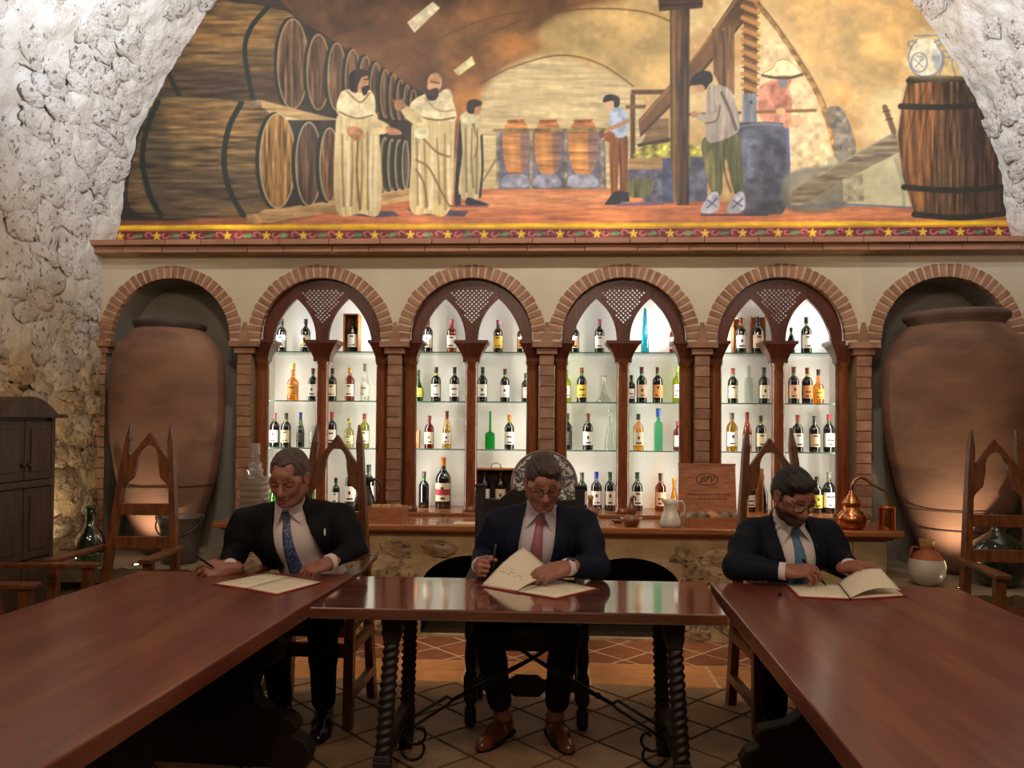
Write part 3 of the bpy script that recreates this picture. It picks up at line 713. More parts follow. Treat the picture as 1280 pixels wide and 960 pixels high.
gothic_chair((-2.30, 4.24, 0), .06, 'empty tall oak armchair with pointed arch back before the left clay jar')
gothic_chair((2.42, 4.22, 0), -.05, 'empty tall oak armchair with pointed arch back before the right clay jar')
gothic_chair((-2.67, 3.43, 0), math.pi/2+.04, 'tall oak armchair cut by the left picture edge beside the cupboard')
gothic_chair((-1.14, 3.98, 0), -.04, 'tall oak armchair behind the man with the blue patterned tie')
gothic_chair((1.16, 4.00, 0), .06, 'tall oak armchair behind the bearded man in the pale blue tie')
# ------------------------------------------------------------------ friar chair of the man in the middle
fc = empty('carved_armchair', (-.10, 3.80, 0), 0, 'dark broad armchair with scalloped crest behind the man with the pink tie', 'chair')
for s in (-1, 1):
    g = G(); g.bar((s*.262, .19, 0), (s*.262, .22, .45), .05, .05, (0, 1, 0)); g.bar((s*.262, .22, .45), (s*.262, .27, 1.09), .052, .05, (0, 1, 0)); g.box((s*.262-.03, .24, 1.085), (s*.262+.03, .30, 1.10))
    g.obj('back_post', WOODC, fc, bevel=.004)
    g = G(); x = s*.262
    g.lathe([(.018, 0), (.028, .02), (.028, .085), (.018, .10), (.03, .12), (.034, .14)], 14, (x, -.18, 0))
    g.bar((x, -.18, .14), (x, -.18, .24), .06, .06); g.lathe([(.03, .24), (.022, .26), (.03, .32), (.024, .40), (.032, .43)], 14, (x, -.18, 0)); g.bar((x, -.18, .43), (x, -.18, .66), .05, .05)
    g.obj('front_leg', WOODC, fc)
    G().bar((x, -.24, .675), (x, .25, .685), .065, .03).obj('armrest', WOODC, fc, bevel=.004)
    G().bar((x, -.18, .19), (x, .2, .19), .035, .05).obj('side_rail', WOODC, fc)
n = 24; cr = []
for i in range(n+1):
    u = -1+2*i/n; cr.append((u*.24, 1.005+.075*(math.cos(u*math.pi)*.5+.5)+.022*abs(math.sin(u*math.pi*1.5))*(abs(u) > .33)))
G().prism([(-.24, .93)]+[(.24, .93)]+cr[::-1], .235, .265).obj('crest_board', WOODC, fc, bevel=.004)
G().prism([(-.24, .62), (.24, .62), (.24, .93), (-.24, .93)], .24, .262).obj('leather_back', mat('dark_leather', '2a1712', .45, c2='1d100c', scale=5), fc)
G().box((-.25, -.2, .42), (.25, .22, .47)).obj('seat', MATS['dark_leather'], fc, bevel=.012)
g = G(); g.box((-.24, -.195, .36), (.24, -.165, .42)); g.obj('seat_rail', WOODC, fc)
zz = [(-.235, .175), (-.12, .175), (-.10, .165), (-.085, .18), (-.06, .15), (.06, .15), (.085, .18), (.10, .165), (.12, .175), (.235, .175)]
G().prism(zz+[(.235, .225), (.12, .225), (.10, .235), (.085, .222), (.05, .245), (-.05, .245), (-.085, .222), (-.10, .235), (-.12, .225), (-.235, .225)], -.20, -.165).obj('front_stretcher', WOODC, fc, bevel=.003)
# ------------------------------------------------------------------ cupboard on the left wall
cb = empty('cupboard', (-3.05, 4.32, 0), 0, 'narrow dark wooden cupboard with curved cornice against the left stone wall', 'cupboard')
CUPW = mat('cupboard_wood', '4a3323', .5, c2='33231a', scale=4, stretch=(8, 8, 1), bump=.1)
cb.scale = (1, 1, .965); G().box((-.28, -.27, 0), (-.012, .27, 1.49)).obj('carcass', CUPW, cb)
def slab(y0, y1, z0, z1, nm, t=.02):
    G().box((-.012, y0, z0), (-.012+t, y1, z1)).obj(nm, CUPW, cb, bevel=.003)
for y0, y1 in ((-.255, -.004), (.004, .235)):
    for z0, z1 in ((.08, .62), (.63, 1.06), (1.11, 1.47)):
        g = G(); g.box((-.012, y0, z0), (.008, y1, z1)); d = g.obj('door', CUPW, cb, bevel=.003)
        G().box((.008, y0+.045, z0+.05), (.016, y1-.045, z1-.05)).obj('door_panel', CUPW, d, bevel=.006)
        if z0 > 1: G().ball((.022, y1-.02 if y0 < 0 else y0+.02, 1.2), .012, 6).obj('knob', PEWTER, d)
slab(-.26, .26, 1.065, 1.105, 'middle_rail', .03); slab(.237, .27, 0, 1.49, 'corner_stile', .024)
arc = [(y, 1.50+.115*math.cos(min(1, abs(y)/.25)*math.pi/2)**1.0) for y in np.linspace(-.25, .25, 21)]
pr = [(-.33, 1.50), (-.31, 1.515), (-.28, 1.512)]+arc+[(.28, 1.512), (.31, 1.515), (.33, 1.50)]
G().prism([(-.33, 1.488), (.33, 1.488)]+pr[::-1], -.3, .055, axis='x').obj('curved_cornice', CUPW, cb, bevel=.004)
# ------------------------------------------------------------------ clay jars in the niches
def jar(loc, prof, label):
    t = empty('clay_jar', loc, 0, label, 'jar'); n = 56
    p = []
    for (r0, z0), (r1, z1) in zip(prof, prof[1:]):
        for u in np.linspace(0, 1, 5)[:-1]: p.append((r0+(r1-r0)*u, z0+(z1-z0)*u))
    p.append(prof[-1]); p = np.array(p)
    for _ in range(2): p[1:-1] = (p[:-2]+2*p[1:-1]+p[2:])/4
    g = G(); g.lathe([tuple(q) for q in p], n)
    g.v = [(x*(1+.012*vnoise(np.array([x*3, y*3, z*3+loc[0]]))), y*(1+.012*vnoise(np.array([x*3, y*3, z*3+loc[0]]))), z) for x, y, z in g.v]
    g.obj('body', TERRA, t); return t
tj = jar((-2.755, 5.43, .47), [(.10, 0), (.16, .03), (.23, .20), (.285, .36), (.335, .55), (.372, .80), (.385, 1.02), (.385, 1.22), (.382, 1.36), (.36, 1.45), (.31, 1.53), (.262, 1.585), (.235, 1.61)], 'tall brown clay storage jar in the left niche with a leaning rim')
rim = G().lathe([(.245, -.03), (.262, .0), (.28, .025), (.282, .045), (.27, .055), (.23, .04), (.22, -.03)], 56, cap=False).obj('rim', mat('jar_rim', '4d3f37', .8, c2='3a302b', scale=6), tj, (0, 0, 1.615)); rim.rotation_euler = (0, .045, 0); rim.scale = (.89, .89, .95)
tj2 = jar((2.79, 5.42, .43), [(.13, 0), (.17, .03), (.25, .20), (.31, .36), (.375, .56), (.425, .80), (.455, 1.00), (.462, 1.17), (.462, 1.34), (.44, 1.475), (.39, 1.57), (.34, 1.64), (.305, 1.68)], 'broad brown clay storage jar with two seam lines in the right niche')
G().lathe([(.29, -.02), (.30, .02), (.325, .04), (.33, .065), (.315, .085), (.28, .075), (.26, 0)], 56, cap=False).obj('rim', mat('jar_rim2', '6b5446', .8, c2='56453a', scale=6), tj2, (0, 0, 1.69))
SEAM = mat('seam', '3a2a22', .9)
def seam(par, r, z): G().tube([(r*math.cos(a), r*math.sin(a), z) for a in np.linspace(0, 2*math.pi, 49)[:-1]], .004, 6, close=True).obj('seam', SEAM, par)
seam(tj, .327, .50); seam(tj2, .346, .44); seam(tj2, .298, .31)
# ------------------------------------------------------------------ things on the ledges
def lathe_thing(name, loc, prof, m, label, cat, n=28, smooth_sub=True, group=None, sx=1, sy=1):
    g = G(); g.lathe(prof, n, sx=sx, sy=sy); o = g.obj(name, m, None, loc); return tag(o, label, cat, group)
GGREEN = glassmat('green_glass', (120, 165, 135), .12, edge=.6)
def shellprof(out, t=.004):
    "closed glass wall from an outer profile"
    return out+[(max(r-t, .002), z+(t if i == 0 else 0)) for i, (r, z) in reversed(list(enumerate(out)))]
lathe_thing('demijohn', (-3.06, 5.00, .47), [(.06, 0), (.088, .02), (.095, .08), (.09, .16), (.066, .21), (.036, .25), (.028, .29), (.027, .36), (.034, .365), (.034, .38), (.027, .382)], GGREEN, 'green glass demijohn with a long neck on the ledge beside the left wall', 'demijohn')
DKGLASS = mat('dark_green_glass', '0c1f18', .06, spec=.8, coat=.6)
dj = lathe_thing('squat_demijohn', (2.81, 4.98, .43), [(.06, 0), (.11, .015), (.15, .07), (.168, .15), (.16, .21), (.13, .27), (.085, .31), (.045, .335), (.032, .36), (.03, .42), (.038, .425), (.038, .45), (.03, .452)], DKGLASS, 'squat dark green glass demijohn on the ledge behind the right empty chair', 'demijohn', 36)
bk = empty('iron_bucket', (-2.48, 5.08, .47), 0, 'dark metal bucket with a hanging handle on the left ledge', 'bucket')
G().lathe([(.10, 0), (.115, .02), (.118, .10), (.128, .22), (.145, .30), (.150, .305), (.150, .315), (.14, .31), (.122, .22), (.11, .03), (1e-4, .03)], 32, cap=False).obj('body', mat('bucket_metal', '70665b', .45, metal=.35, c2='584f46', scale=5), bk)
hd = [(.15*math.cos(a), -.02-.12*abs(math.sin(a)), .29-.10*math.sin(a)) for a in np.linspace(0, math.pi, 19)]
G().tube(hd, .005, 8).obj('handle', PEWTER, bk)
for s in (-1, 1): G().tube([(s*(.15+.018*math.sin(a)), -.01, .30+.018*math.cos(a)) for a in np.linspace(0, 2*math.pi, 13)[:-1]], .005, 6, close=True).obj('handle_ring', PEWTER, bk)
jg = empty('corked_jug', (2.375, 4.97, .43), 0, 'round white and terracotta jug with a cork on the right ledge', 'jug')
G().lathe([(.055, 0), (.075, .01), (.105, .07), (.11, .12), (.098, .165)], 32, cap=False).obj('white_body', CERAM, jg)
G().lathe([(.099, .163), (.075, .195), (.05, .212), (.042, .225), (.044, .238)], 32, cap=False).obj('terracotta_neck', mat('jug_clay', 'a85a2c', .6, c2='8f4824', scale=8), jg)
G().lathe([(.036, .215), (.046, .28), (.046, .284), (1e-4, .284)], 20, cap=False).obj('cork', CORK, jg)
G().tube([(-.045, 0, .23), (-.085, 0, .235), (-.10, 0, .20), (-.095, 0, .17)], .009, 8).obj('handle', MATS['jug_clay'], jg)
# ------------------------------------------------------------------ things on the counter
CZ = .75
dc = empty('crystal_decanter', (-2.005, 5.16, CZ), 0, 'tall cut crystal decanter at the left end of the counter', 'decanter')
CRYS = glassmat('crystal', (236, 230, 222), .16, edge=.5)
_n = CRYS.node_tree.nodes; _d = _n.new('ShaderNodeBsdfTranslucent'); _d.inputs['Color'].default_value = (.9, .87, .82, 1); _x = _n.new('ShaderNodeMixShader'); _x.inputs['Fac'].default_value = .28
_o = _n['Material Output'].inputs['Surface']; _l = _o.links[0].from_socket; CRYS.node_tree.links.new(_l, _x.inputs[1]); CRYS.node_tree.links.new(_d.outputs[0], _x.inputs[2]); CRYS.node_tree.links.new(_x.outputs[0], _o)
g = G()
for z0, z1 in ((0, .035), (.04, .075), (.08, .115), (.12, .155), (.16, .195), (.20, .235), (.24, .275)):
    g.hexa([(-.072, -.072, z0), (.072, -.072, z0), (.072, .072, z0), (-.072, .072, z0)], [(-.078, -.078, (z0+z1)/2), (.078, -.078, (z0+z1)/2), (.078, .078, (z0+z1)/2), (-.078, .078, (z0+z1)/2)])
    g.hexa([(-.078, -.078, (z0+z1)/2), (.078, -.078, (z0+z1)/2), (.078, .078, (z0+z1)/2), (-.078, .078, (z0+z1)/2)], [(-.072, -.072, z1), (.072, -.072, z1), (.072, .072, z1), (-.072, .072, z1)])
g.box((-.085, -.085, .275), (.085, .085, .29)); g.obj('cut_body', CRYS, dc)
G().lathe([(.075, .29), (.05, .31), (.058, .34), (.042, .36), (.05, .385), (.034, .40), (.03, .44)], 10, smooth=False).obj('neck', CRYS, dc)
G().lathe([(.026, .44), (.034, .45), (.034, .52), (.028, .525)], 8, smooth=False).obj('stopper', CRYS, dc)
cp = empty('pewter_pot', (-1.30, 5.37, CZ), 0, 'grey pewter coffee pot with a black lid and black handle on the counter', 'coffee pot')
G().lathe([(.06, 0), (.075, .01), (.09, .02), (.086, .055), (.08, .06)], 28).obj('stand', mat('black_plastic', '121010', .4), cp)
G().lathe([(.084, .06), (.080, .09), (.055, .18), (.042, .225), (.04, .23)], 28).obj('body', PEWTER, cp)
G().lathe([(.04, .23), (.042, .26), (.045, .285), (.043, .29), (1e-4, .29)], 28).obj('lid', MATS['black_plastic'], cp)
G().tube([(.04, 0, .26), (.075, 0, .275), (.105, 0, .255), (.112, 0, .20), (.10, 0, .13), (.078, 0, .09)], [.008, .01, .01, .008, .007, .006], 8).obj('handle', MATS['black_plastic'], cp)
def tray(name, loc, w_, d_, h, t, m, label, cat, rz=0):
    o = empty(name, loc, rz, label, cat)
    for nm, lo, hi in (('bottom', (-w_/2, 0, 0), (w_/2, d_, t)), ('front_side', (-w_/2, 0, t), (w_/2, t, h)), ('back_side', (-w_/2, d_-t, t), (w_/2, d_, h)), ('left_side', (-w_/2, t, t), (-w_/2+t, d_-t, h)), ('right_side', (w_/2-t, t, t), (w_/2, d_-t, h))):
        G().box(lo, hi).obj(nm, m, o)
    return o
tray('wooden_tray', (-1.095, 5.08, CZ), .245, .20, .105, .008, WOODM, 'small open wooden box holding three corks on the counter beside the pewter pot', 'box')
for i in range(3):
    tag(G().lathe([(.033, 0), (.036, .004), (.036, .100), (.030, .110), (1e-4, .112)], 20).obj('wooden_disc', CORK, None, (-1.166+i*.071, 5.155, CZ+.009)), 'round tan stopper standing in the small wooden box, %s from the left' % ORD[i], 'stopper', 'stoppers in the small wooden box')
gd = empty('glass_coaster', (-.70, 5.13, CZ), 0, 'clear glass dish with a small amber knob on the counter', 'glass dish')
G().lathe([(.05, 0), (.06, .006), (.06, .012), (.03, .012), (1e-4, .012)], 28, cap=False).obj('dish', CRYS, gd)
G().lathe([(.016, .012), (.012, .03), (.016, .045)], 16).obj('stem', CRYS, gd); G().ball((0, 0, .06), .019, 8).obj('knob', CLAYB, gd)
tag(G().prism([(-.08, -.05), (.09, -.06), (.10, .05), (-.07, .06)], 0, .006, axis='z').obj('paper_stack', mat('loose_paper', 'c9b79b', .7), None, (-.56, 5.14, CZ)), 'loose sheets of paper lying on the counter beside the glass dish', 'paper')
wb = empty('bottle_gift_box', (-.40, 5.725, .776), 0, 'pale wooden presentation box with dark lining and a rope handle', 'box')
for nm, lo, hi in (('back', (-.17, .10, 0), (.17, .11, .30)), ('left_side', (-.17, 0, 0), (-.158, .1, .30)), ('right_side', (.158, 0, 0), (.17, .1, .30)), ('top', (-.17, 0, .30), (.17, .11, .312)), ('bottom', (-.17, 0, -.0), (.17, .1, .012))):
    G().box(lo, hi).obj(nm, WOODL, wb)
G().box((-.157, .085, .013), (.157, .099, .299)).obj('lining', mat('maroon_lining', '2a1012', .8), wb)
G().tube([(-.04, .05, .312), (-.03, .05, .34), (0, .05, .352), (.03, .05, .34), (.04, .05, .312)], .004, 6).obj('rope_handle', WOODL, wb)
# plate
pl = empty('painted_plate', (-.035, 5.475, .775), 0, 'large round ceramic plate painted with dark flowers on a pale ground behind the middle man', 'plate')
PR = .235
PLW = mat('plate_glaze', 'c2b8ae', .35, c2='b0a59b', scale=6, coat=.2); PLD = mat('plate_ink', '201c1e', .4); PLR = mat('plate_rim', '6e6259', .4)
d = G().lathe([(.10, .03), (.14, .024), (.19, .008), (PR, .0), (PR, .008), (.19, .018), (.14, .034), (1e-4, .04)], 64, cap=False).obj('dish', PLW, pl)
g = G(); g.tube([((PR-.006)*math.cos(a), (PR-.006)*math.sin(a), -.001) for a in np.linspace(0, 2*math.pi, 65)[:-1]], .008, 8, close=True, flat=1); r_ = g.obj('rim_band', PLR, pl)
g = G(); g.add([(0, 0, .026)]+[(.12*math.cos(a), .12*math.sin(a), .026) for a in np.linspace(0, 2*math.pi, 49)[:-1]], [(0, i, i % 48+1) for i in range(1, 49)]); ctr = g.obj('centre_well', PLW, pl)
g = G()
for i in range(420):
    a, rr = R.uniform(0, 2*math.pi), R.uniform(.09, .222); zz = .0225 if rr < .14 else .022-.022*(rr-.14)/.085-.0025; b = R.uniform(0, 6.3); l, wd = R.uniform(.010, .026), R.uniform(.004, .008)
    cx, cy = rr*math.cos(a), rr*math.sin(a); ux, uy = math.cos(b), math.sin(b)
    g.add([(cx-ux*l, cy-uy*l, zz-.002), (cx-uy*wd+ux*l*.2, cy+ux*wd+uy*l*.2, zz-.002), (cx+ux*l, cy+uy*l, zz-.002), (cx+uy*wd, cy-ux*wd, zz-.002)], [(0, 1, 2, 3)])
fl = g.obj('painted_flowers', PLD, pl); tag(fl, kind='stuff')
for o in (d, r_, ctr, fl): o.rotation_euler = (math.pi/2-.22, 0, 0); o.location = (0, -.03, PR*.975); o.scale = (1, 1, -1) if False else (1, 1, 1)
for o in (d, r_, ctr, fl): o.rotation_euler = (-math.pi/2-.20, 0, 0)
# flagon, toy still, pitcher
fg = empty('stoneware_flask', (.275, 5.12, CZ), 0, 'small brown and cream stoneware flask with a cork beside the carved chair', 'flask')
G().lathe([(.045, 0), (.052, .01), (.053, .06)], 28).obj('cream_body', CERAM, fg)
G().lathe([(.053, .06), (.056, .08), (.05, .105), (.022, .12), (.016, .13), (.015, .17)], 28, cap=False).obj('brown_shoulder', CLAYB, fg)
G().lathe([(.013, .165), (.019, .18), (.018, .20), (1e-4, .202)], 16, cap=False).obj('cork', CORK, fg)
G().tube([(.05, 0, .085), (.066, 0, .10), (.06, 0, .118), (.045, 0, .12)], .005, 8).obj('handle', CERAM, fg)
ts = empty('clay_still', (.545, 5.12, CZ), 0, 'little brown clay still with a hooked spout in the middle of the counter', 'ornament')
G().lathe([(.032, 0), (.045, .008), (.054, .04), (.045, .062), (.028, .075), (.026, .08)], 28).obj('pot', CLAYB, ts)
G().lathe([(.024, .08), (.032, .10), (.030, .12), (.018, .145), (.014, .165)], 24, cap=False).obj('head', CLAYB, ts)
G().tube([(0, 0, .16), (.004, 0, .19), (.016, 0, .20), (.024, 0, .19), (.028, 0, .17)], [.014, .011, .008, .006, .005], 8).obj('spout', CLAYB, ts)
for s in (-1, 1): G().tube([(s*.05, 0, .05), (s*.072, 0, .056)], [.008, .005], 8).obj('lug', CERAM, ts)
tag(G().lathe([(.02, 0), (.042, .012), (.045, .02), (.03, .014), (1e-4, .012)], 24, cap=False).obj('clay_saucer', CLAYB, None, (.47, 5.30, CZ)), 'tiny brown clay saucer just left of the clay still', 'saucer')
pi = empty('white_pitcher', (.80, 5.12, CZ), 0, 'white ceramic pitcher with a handle on the counter left of the wine case', 'pitcher')
G().lathe([(.06, 0), (.072, .008), (.07, .03), (.055, .085), (.042, .11), (.043, .15), (.05, .18), (.046, .18), (.038, .15), (.037, .115), (1e-4, .10)], 32, cap=False).obj('body', CERAM, pi)
G().prism([(-.05, .178), (-.066, .182), (-.045, .15)], -.012, .012).obj('lip', CERAM, pi)
G().tube([(.044, 0, .165), (.075, 0, .17), (.094, 0, .135), (.09, 0, .09), (.064, 0, .065)], .007, 8).obj('handle', CERAM, pi)
# wine case with branded lid
wc = empty('wine_case', (1.10, 5.075, CZ), 0, 'open reddish wine case with a branded oval monogram on its lid', 'wine case')
for nm, lo, hi in (('bottom', (-.20, 0, 0), (.20, .27, .01)), ('front_side', (-.185, 0, .01), (.20, .012, .07)), ('left_side', (-.20, .0, .01), (-.188, .27, .07)), ('right_side', (.188, .012, .01), (.20, .27, .07)), ('back_side', (-.188, .258, .01), (.188, .27, .07))):
    G().box(lo, hi).obj(nm, WOODM if nm != 'left_side' else WOODL, wc)
lid = G().box((-.20, -.006, 0), (.19, .006, .335)).obj('lid', WOODM, wc, (0, .30, .062)); lid.rotation_euler = (-.12, 0, 0)
G().box((-.204, -.009, .335), (.194, .009, .345)).obj('lid_edge', WOODM, lid)
INK = mat('brand_ink', '2a1009', .8)
ov = [(.078*math.cos(a), .043*math.sin(a)) for a in np.linspace(0, 2*math.pi, 49)[:-1]]; ov2 = [(x*.93, z*.88) for x, z in ov]
flat2d('oval_mark', [(x, z+.235) for x, z in ov], [[(x, z+.235) for x, z in ov2]], .001, INK, lid, (-.005, -.0066, 0))
text_mesh('monogram', 'BFV', .060, INK, lid, (-.008, -.0068, .235), shear=.35)
g = G()
for zz, x0, x1 in ((.128, -.14, .13), (.096, -.145, .125)):
    x = x0
    while x < x1:
        wd = R.uniform(.012, .034); k = int(wd/.004)+1
        for j in range(k):
            xx = x+j*.004; hh = R.choice((.006, .006, .011))
            g.box((xx, -.0072, zz-(.004 if R.random() < .12 else 0)), (xx+.0022, -.0062, zz+hh))
        x += wd+.009
tag(g.obj('script_lines', mat('faint_ink', '47200f', .8), lid), kind='stuff')
for i, x in enumerate((-.147, -.073, .001, .075, .147)):
    o = G().lathe([(.001, 0), (.028, .001), (.036, .006), (.037, .02), (.037, .2)], 24, cap=False).obj('lying_bottle', [mat('bottle_end', '8a7c66', .3, c2='2c2a22', scale=14), CORK][i == 2], None, (1.10+x, 5.10, CZ+.052)); o.rotation_euler = (-math.pi/2, 0, 0)
    tag(o, 'end of a bottle lying in the wine case, %s from the left' % (ORD+['fifth'])[i], 'bottle', 'bottles lying in the wine case')
tag(G().box((-.02, -.008, 0), (.02, .008, .30)).obj('pale_plank', mat('pale_plank_wood', 'd9a75c', .5, c2='c08e48', scale=5, stretch=(8, 8, 1)), None, (1.375, 5.47, .7505)), 'pale yellow upright wooden board beside the wine case lid', 'board')
bx = empty('slim_bottle_box', (1.50, 5.72, .776), 0, 'narrow wooden bottle box behind the chair of the bearded man', 'box')
for nm, lo, hi in (('back', (-.07, .09, 0), (.07, .10, .33)), ('left_side', (-.07, 0, 0), (-.06, .09, .33)), ('right_side', (.06, 0, 0), (.07, .09, .33)), ('bottom', (-.06, 0, 0), (.06, .09, .01))): G().box(lo, hi).obj(nm, WOODL, bx)
# copper alembic
al = empty('copper_still', (1.985, 5.16, CZ), 0, 'shiny copper alembic pot with a swan neck pipe on the counter', 'still')
G().lathe([(.06, 0), (.078, .012), (.09, .05), (.086, .085), (.066, .112), (.05, .12), (.05, .15)], 40, cap=False).obj('boiler', COPPER, al)
G().lathe([(.046, .15), (.056, .155), (.056, .175), (.048, .185), (.034, .205), (.016, .235), (.011, .25)], 36, cap=False).obj('head', COPPER, al)
pp = [(0, 0, .245), (.004, 0, .285), (.022, 0, .322), (.056, 0, .338), (.09, 0, .325), (.13, -.01, .29), (.175, -.02, .265), (.215, -.02, .245), (.232, -.02, .205), (.235, -.02, .13)]
G().tube(pp, [.011, .011, .011, .010, .0095, .009, .0085, .008, .0075, .007], 12).obj('swan_neck', mat('dull_copper', 'b0785a', .3, metal=1), al)
G().lathe([(.053, 0), (.055, .006), (.054, .14), (.057, .145), (.057, .15), (.052, .15), (.05, .02), (1e-4, .02)], 36, cap=False).obj('condenser', COPPER, al, (.215, -.025, 0))
for s in (-1, 1): G().tube([(s*.085, -.03, .06), (s*.105, -.035, .072), (s*.105, -.035, .09), (s*.08, -.03, .095)], .005, 8).obj('handle', COPPER, al)
# ------------------------------------------------------------------ bottles on the shelves
WINE = mat('dark_wine_glass', '0d0c0b', .07, spec=.8, coat=.4)
def P_(kind, h):
    if kind == 'bord': q = [(.0, 0), (.122, 0), (.128, .012), (.128, .60), (.122, .645), (.095, .70), (.058, .745), (.047, .79), (.045, .97), (.052, .972), (.052, .995), (.040, 1)]
    elif kind == 'burg': q = [(0, 0), (.132, 0), (.138, .012), (.138, .45), (.125, .53), (.085, .65), (.055, .74), (.046, .80), (.044, .97), (.05, .972), (.05, .995), (.04, 1)]
    elif kind == 'rhine': q = [(0, 0), (.102, 0), (.107, .012), (.107, .42), (.095, .52), (.065, .66), (.045, .78), (.041, .82), (.039, .97), (.044, .972), (.044, .995), (.035, 1)]
    elif kind == 'spirit': q = [(0, 0), (.13, 0), (.136, .012), (.136, .48), (.125, .53), (.06, .60), (.05, .64), (.052, .70), (.045, .74), (.045, .97), (.05, .972), (.05, .995), (.04, 1)]
    elif kind == 'bocks': q = [(0, 0), (.14, 0), (.155, .03), (.19, .22), (.17, .38), (.10, .55), (.06, .68), (.05, .76), (.05, .995), (.04, 1)]
    elif kind == 'magnum': q = [(0, 0), (.148, 0), (.154, .012), (.154, .56), (.145, .62), (.11, .69), (.06, .75), (.05, .80), (.048, .96), (.056, .962), (.056, .995), (.04, 1)]
    elif kind == 'cone': q = [(0, 0), (.085, 0), (.092, .02), (.088, .12), (.072, .40), (.046, .75), (.026, .98), (.022, 1)]
    elif kind == 'flask': q = [(0, 0), (.15, 0), (.165, .02), (.165, .50), (.15, .58), (.08, .66), (.055, .70), (.055, .95), (.07, .96), (.07, .995), (.05, 1)]
    elif kind == 'tall': q = [(0, 0), (.095, 0), (.10, .012), (.10, .60), (.09, .66), (.045, .69), (.042, .73), (.042, .99), (.05, .992), (.04, 1)]
    elif kind == 'needle': q = [(0, 0), (.13, 0), (.135, .012), (.135, .37), (.12, .42), (.05, .455), (.032, .48), (.026, .99), (.022, 1)]
    elif kind == 'decanter': q = [(0, 0), (.26, 0), (.29, .02), (.28, .06), (.16, .22), (.075, .38), (.055, .52), (.065, .70), (.10, .97), (.11, 1)]
    elif kind == 'carafe': q = [(0, 0), (.13, 0), (.138, .012), (.14, .10), (.12, .35), (.07, .58), (.05, .70), (.055, .85), (.085, .99), (.088, 1)]
    elif kind == 'tumbler': q = [(0, 0), (.18, 0), (.2, .02), (.2, .6), (.15, .8), (.09, .9), (.09, 1)]
    wd = {'bord': 1.12, 'burg': 1.06, 'rhine': 1.1, 'spirit': 1.1}.get(kind, 1)
    return [(r*h*wd, z*h) for r, z in q]
FILLK = dict(bord=.745, burg=.68, rhine=.6, spirit=.62, magnum=.74, bocks=.4, flask=.5)
_gm = {}
def glass_of(c):
    return glassmat('bottle_glass_'+c, c, .06, edge=.45)
_cm = {}
def colmat(pre, c, rough=.4): return mat(pre+'_'+c, c, rough)
def bottle(loc, kind, h, body, neck, cap, lab, z0=.10, z1=.45, label='', ins='2c2620', band=None, square=False, group=None):
    """body 'wine' or a tint; neck tint above the fill; cap colour or None; lab paper colour or None"""
    prof = P_(kind, h); g = G(); n = 4 if square else 20
    if square: prof = [(r*1.3, z) for r, z in prof]
    fill = FILLK.get(kind, .6)*h
    dense = []
    for (r0, a), (r1, b) in zip(prof, prof[1:]):
        k = 1 if b-a < .06*h else 3
        for i in range(k): dense.append((r0+(r1-r0)*i/k, a+(b-a)*i/k))
    dense.append(prof[-1])
    dense[0] = (1e-4, 0)
    rot = math.pi/4 if square else 0
    g.lathe(dense, n, cap=False, a0=rot, a1=rot+2*math.pi, smooth=not square)
    rows = len(dense)-1
    for j in range(rows):
        z = (dense[j][1]+dense[j+1][1])/2
        for i in range(n): g.m[j*n+i] = 0 if (z < fill and body == 'wine') else 1
    gm = glass_of(neck if body == 'wine' else body)
    o = g.obj('bottle' if kind not in ('decanter', 'carafe', 'tumbler') else 'glass_carafe', [WINE, gm], None, loc)
    tag(o, label, 'bottle' if kind not in ('decanter', 'carafe', 'tumbler') else 'carafe', group)
    if cap:
        ch = .17 if kind in ('bord', 'burg', 'spirit', 'magnum') else .20 if kind in ('rhine', 'tall') else .10
        rr = [(r+.0012, z) for r, z in dense if z > (1-ch)*h]
        if len(rr) >= 2:
            z_ = (1-ch)*h; rr = [(rr[0][0], z_)]+rr+[(1e-4, h+.001)]
            G().lathe(rr, 16, cap=False).obj('capsule', colmat('capsule', cap, .35), o)
    if lab:
        rb = max(np.interp(np.linspace(z0*h, z1*h, 12), [z for r, z in prof], [r for r, z in prof]))+.0009; W = 12; H = 9; sp = 1.15; gg = G(); vs = []
        for j in range(H+1):
            for i in range(W+1):
                a = -math.pi/2-sp+2*sp*i/W; vs.append((rb*math.cos(a), rb*math.sin(a), h*(z0+(z1-z0)*j/H)))
        rs = random.Random(label)
        st = rs.choice((0, 1, 2)); er = rs.randint(4, 6)
        for j in range(H):
            for i in range(W):
                ink = 0
                if j == 1 and 2 < i < 9 and rs.random() < .7: ink = 1
                if st == 0 and er <= j <= er+1 and 4 < i < 7: ink = 1
                if st == 1 and j == er and 2 < i < 9: ink = 1
                if st == 2 and j == 7 and 3 < i < 8: ink = 1
                if band and 3 <= j <= 5: ink = 2
                gg.add([vs[j*(W+1)+i], vs[j*(W+1)+i+1], vs[(j+1)*(W+1)+i+1], vs[(j+1)*(W+1)+i]], [(0, 1, 2, 3)], ink, True)
        gg.obj('label', [colmat('label', lab, .6), colmat('label_ink', ins, .6), colmat('label_band', band or ins, .6)], o, fixn=False)
    return o
G1, G2, YG, AM, CL, RO = '8fb27a', '6d9a56', 'c9c96e', 'f0b652', 'eef0ec', 'c07860'
W1, CR, TN, YL, ORL = 'e9e4da', 'dccfae', 'c9a98a', 'd9b13c', 'd08a4c'
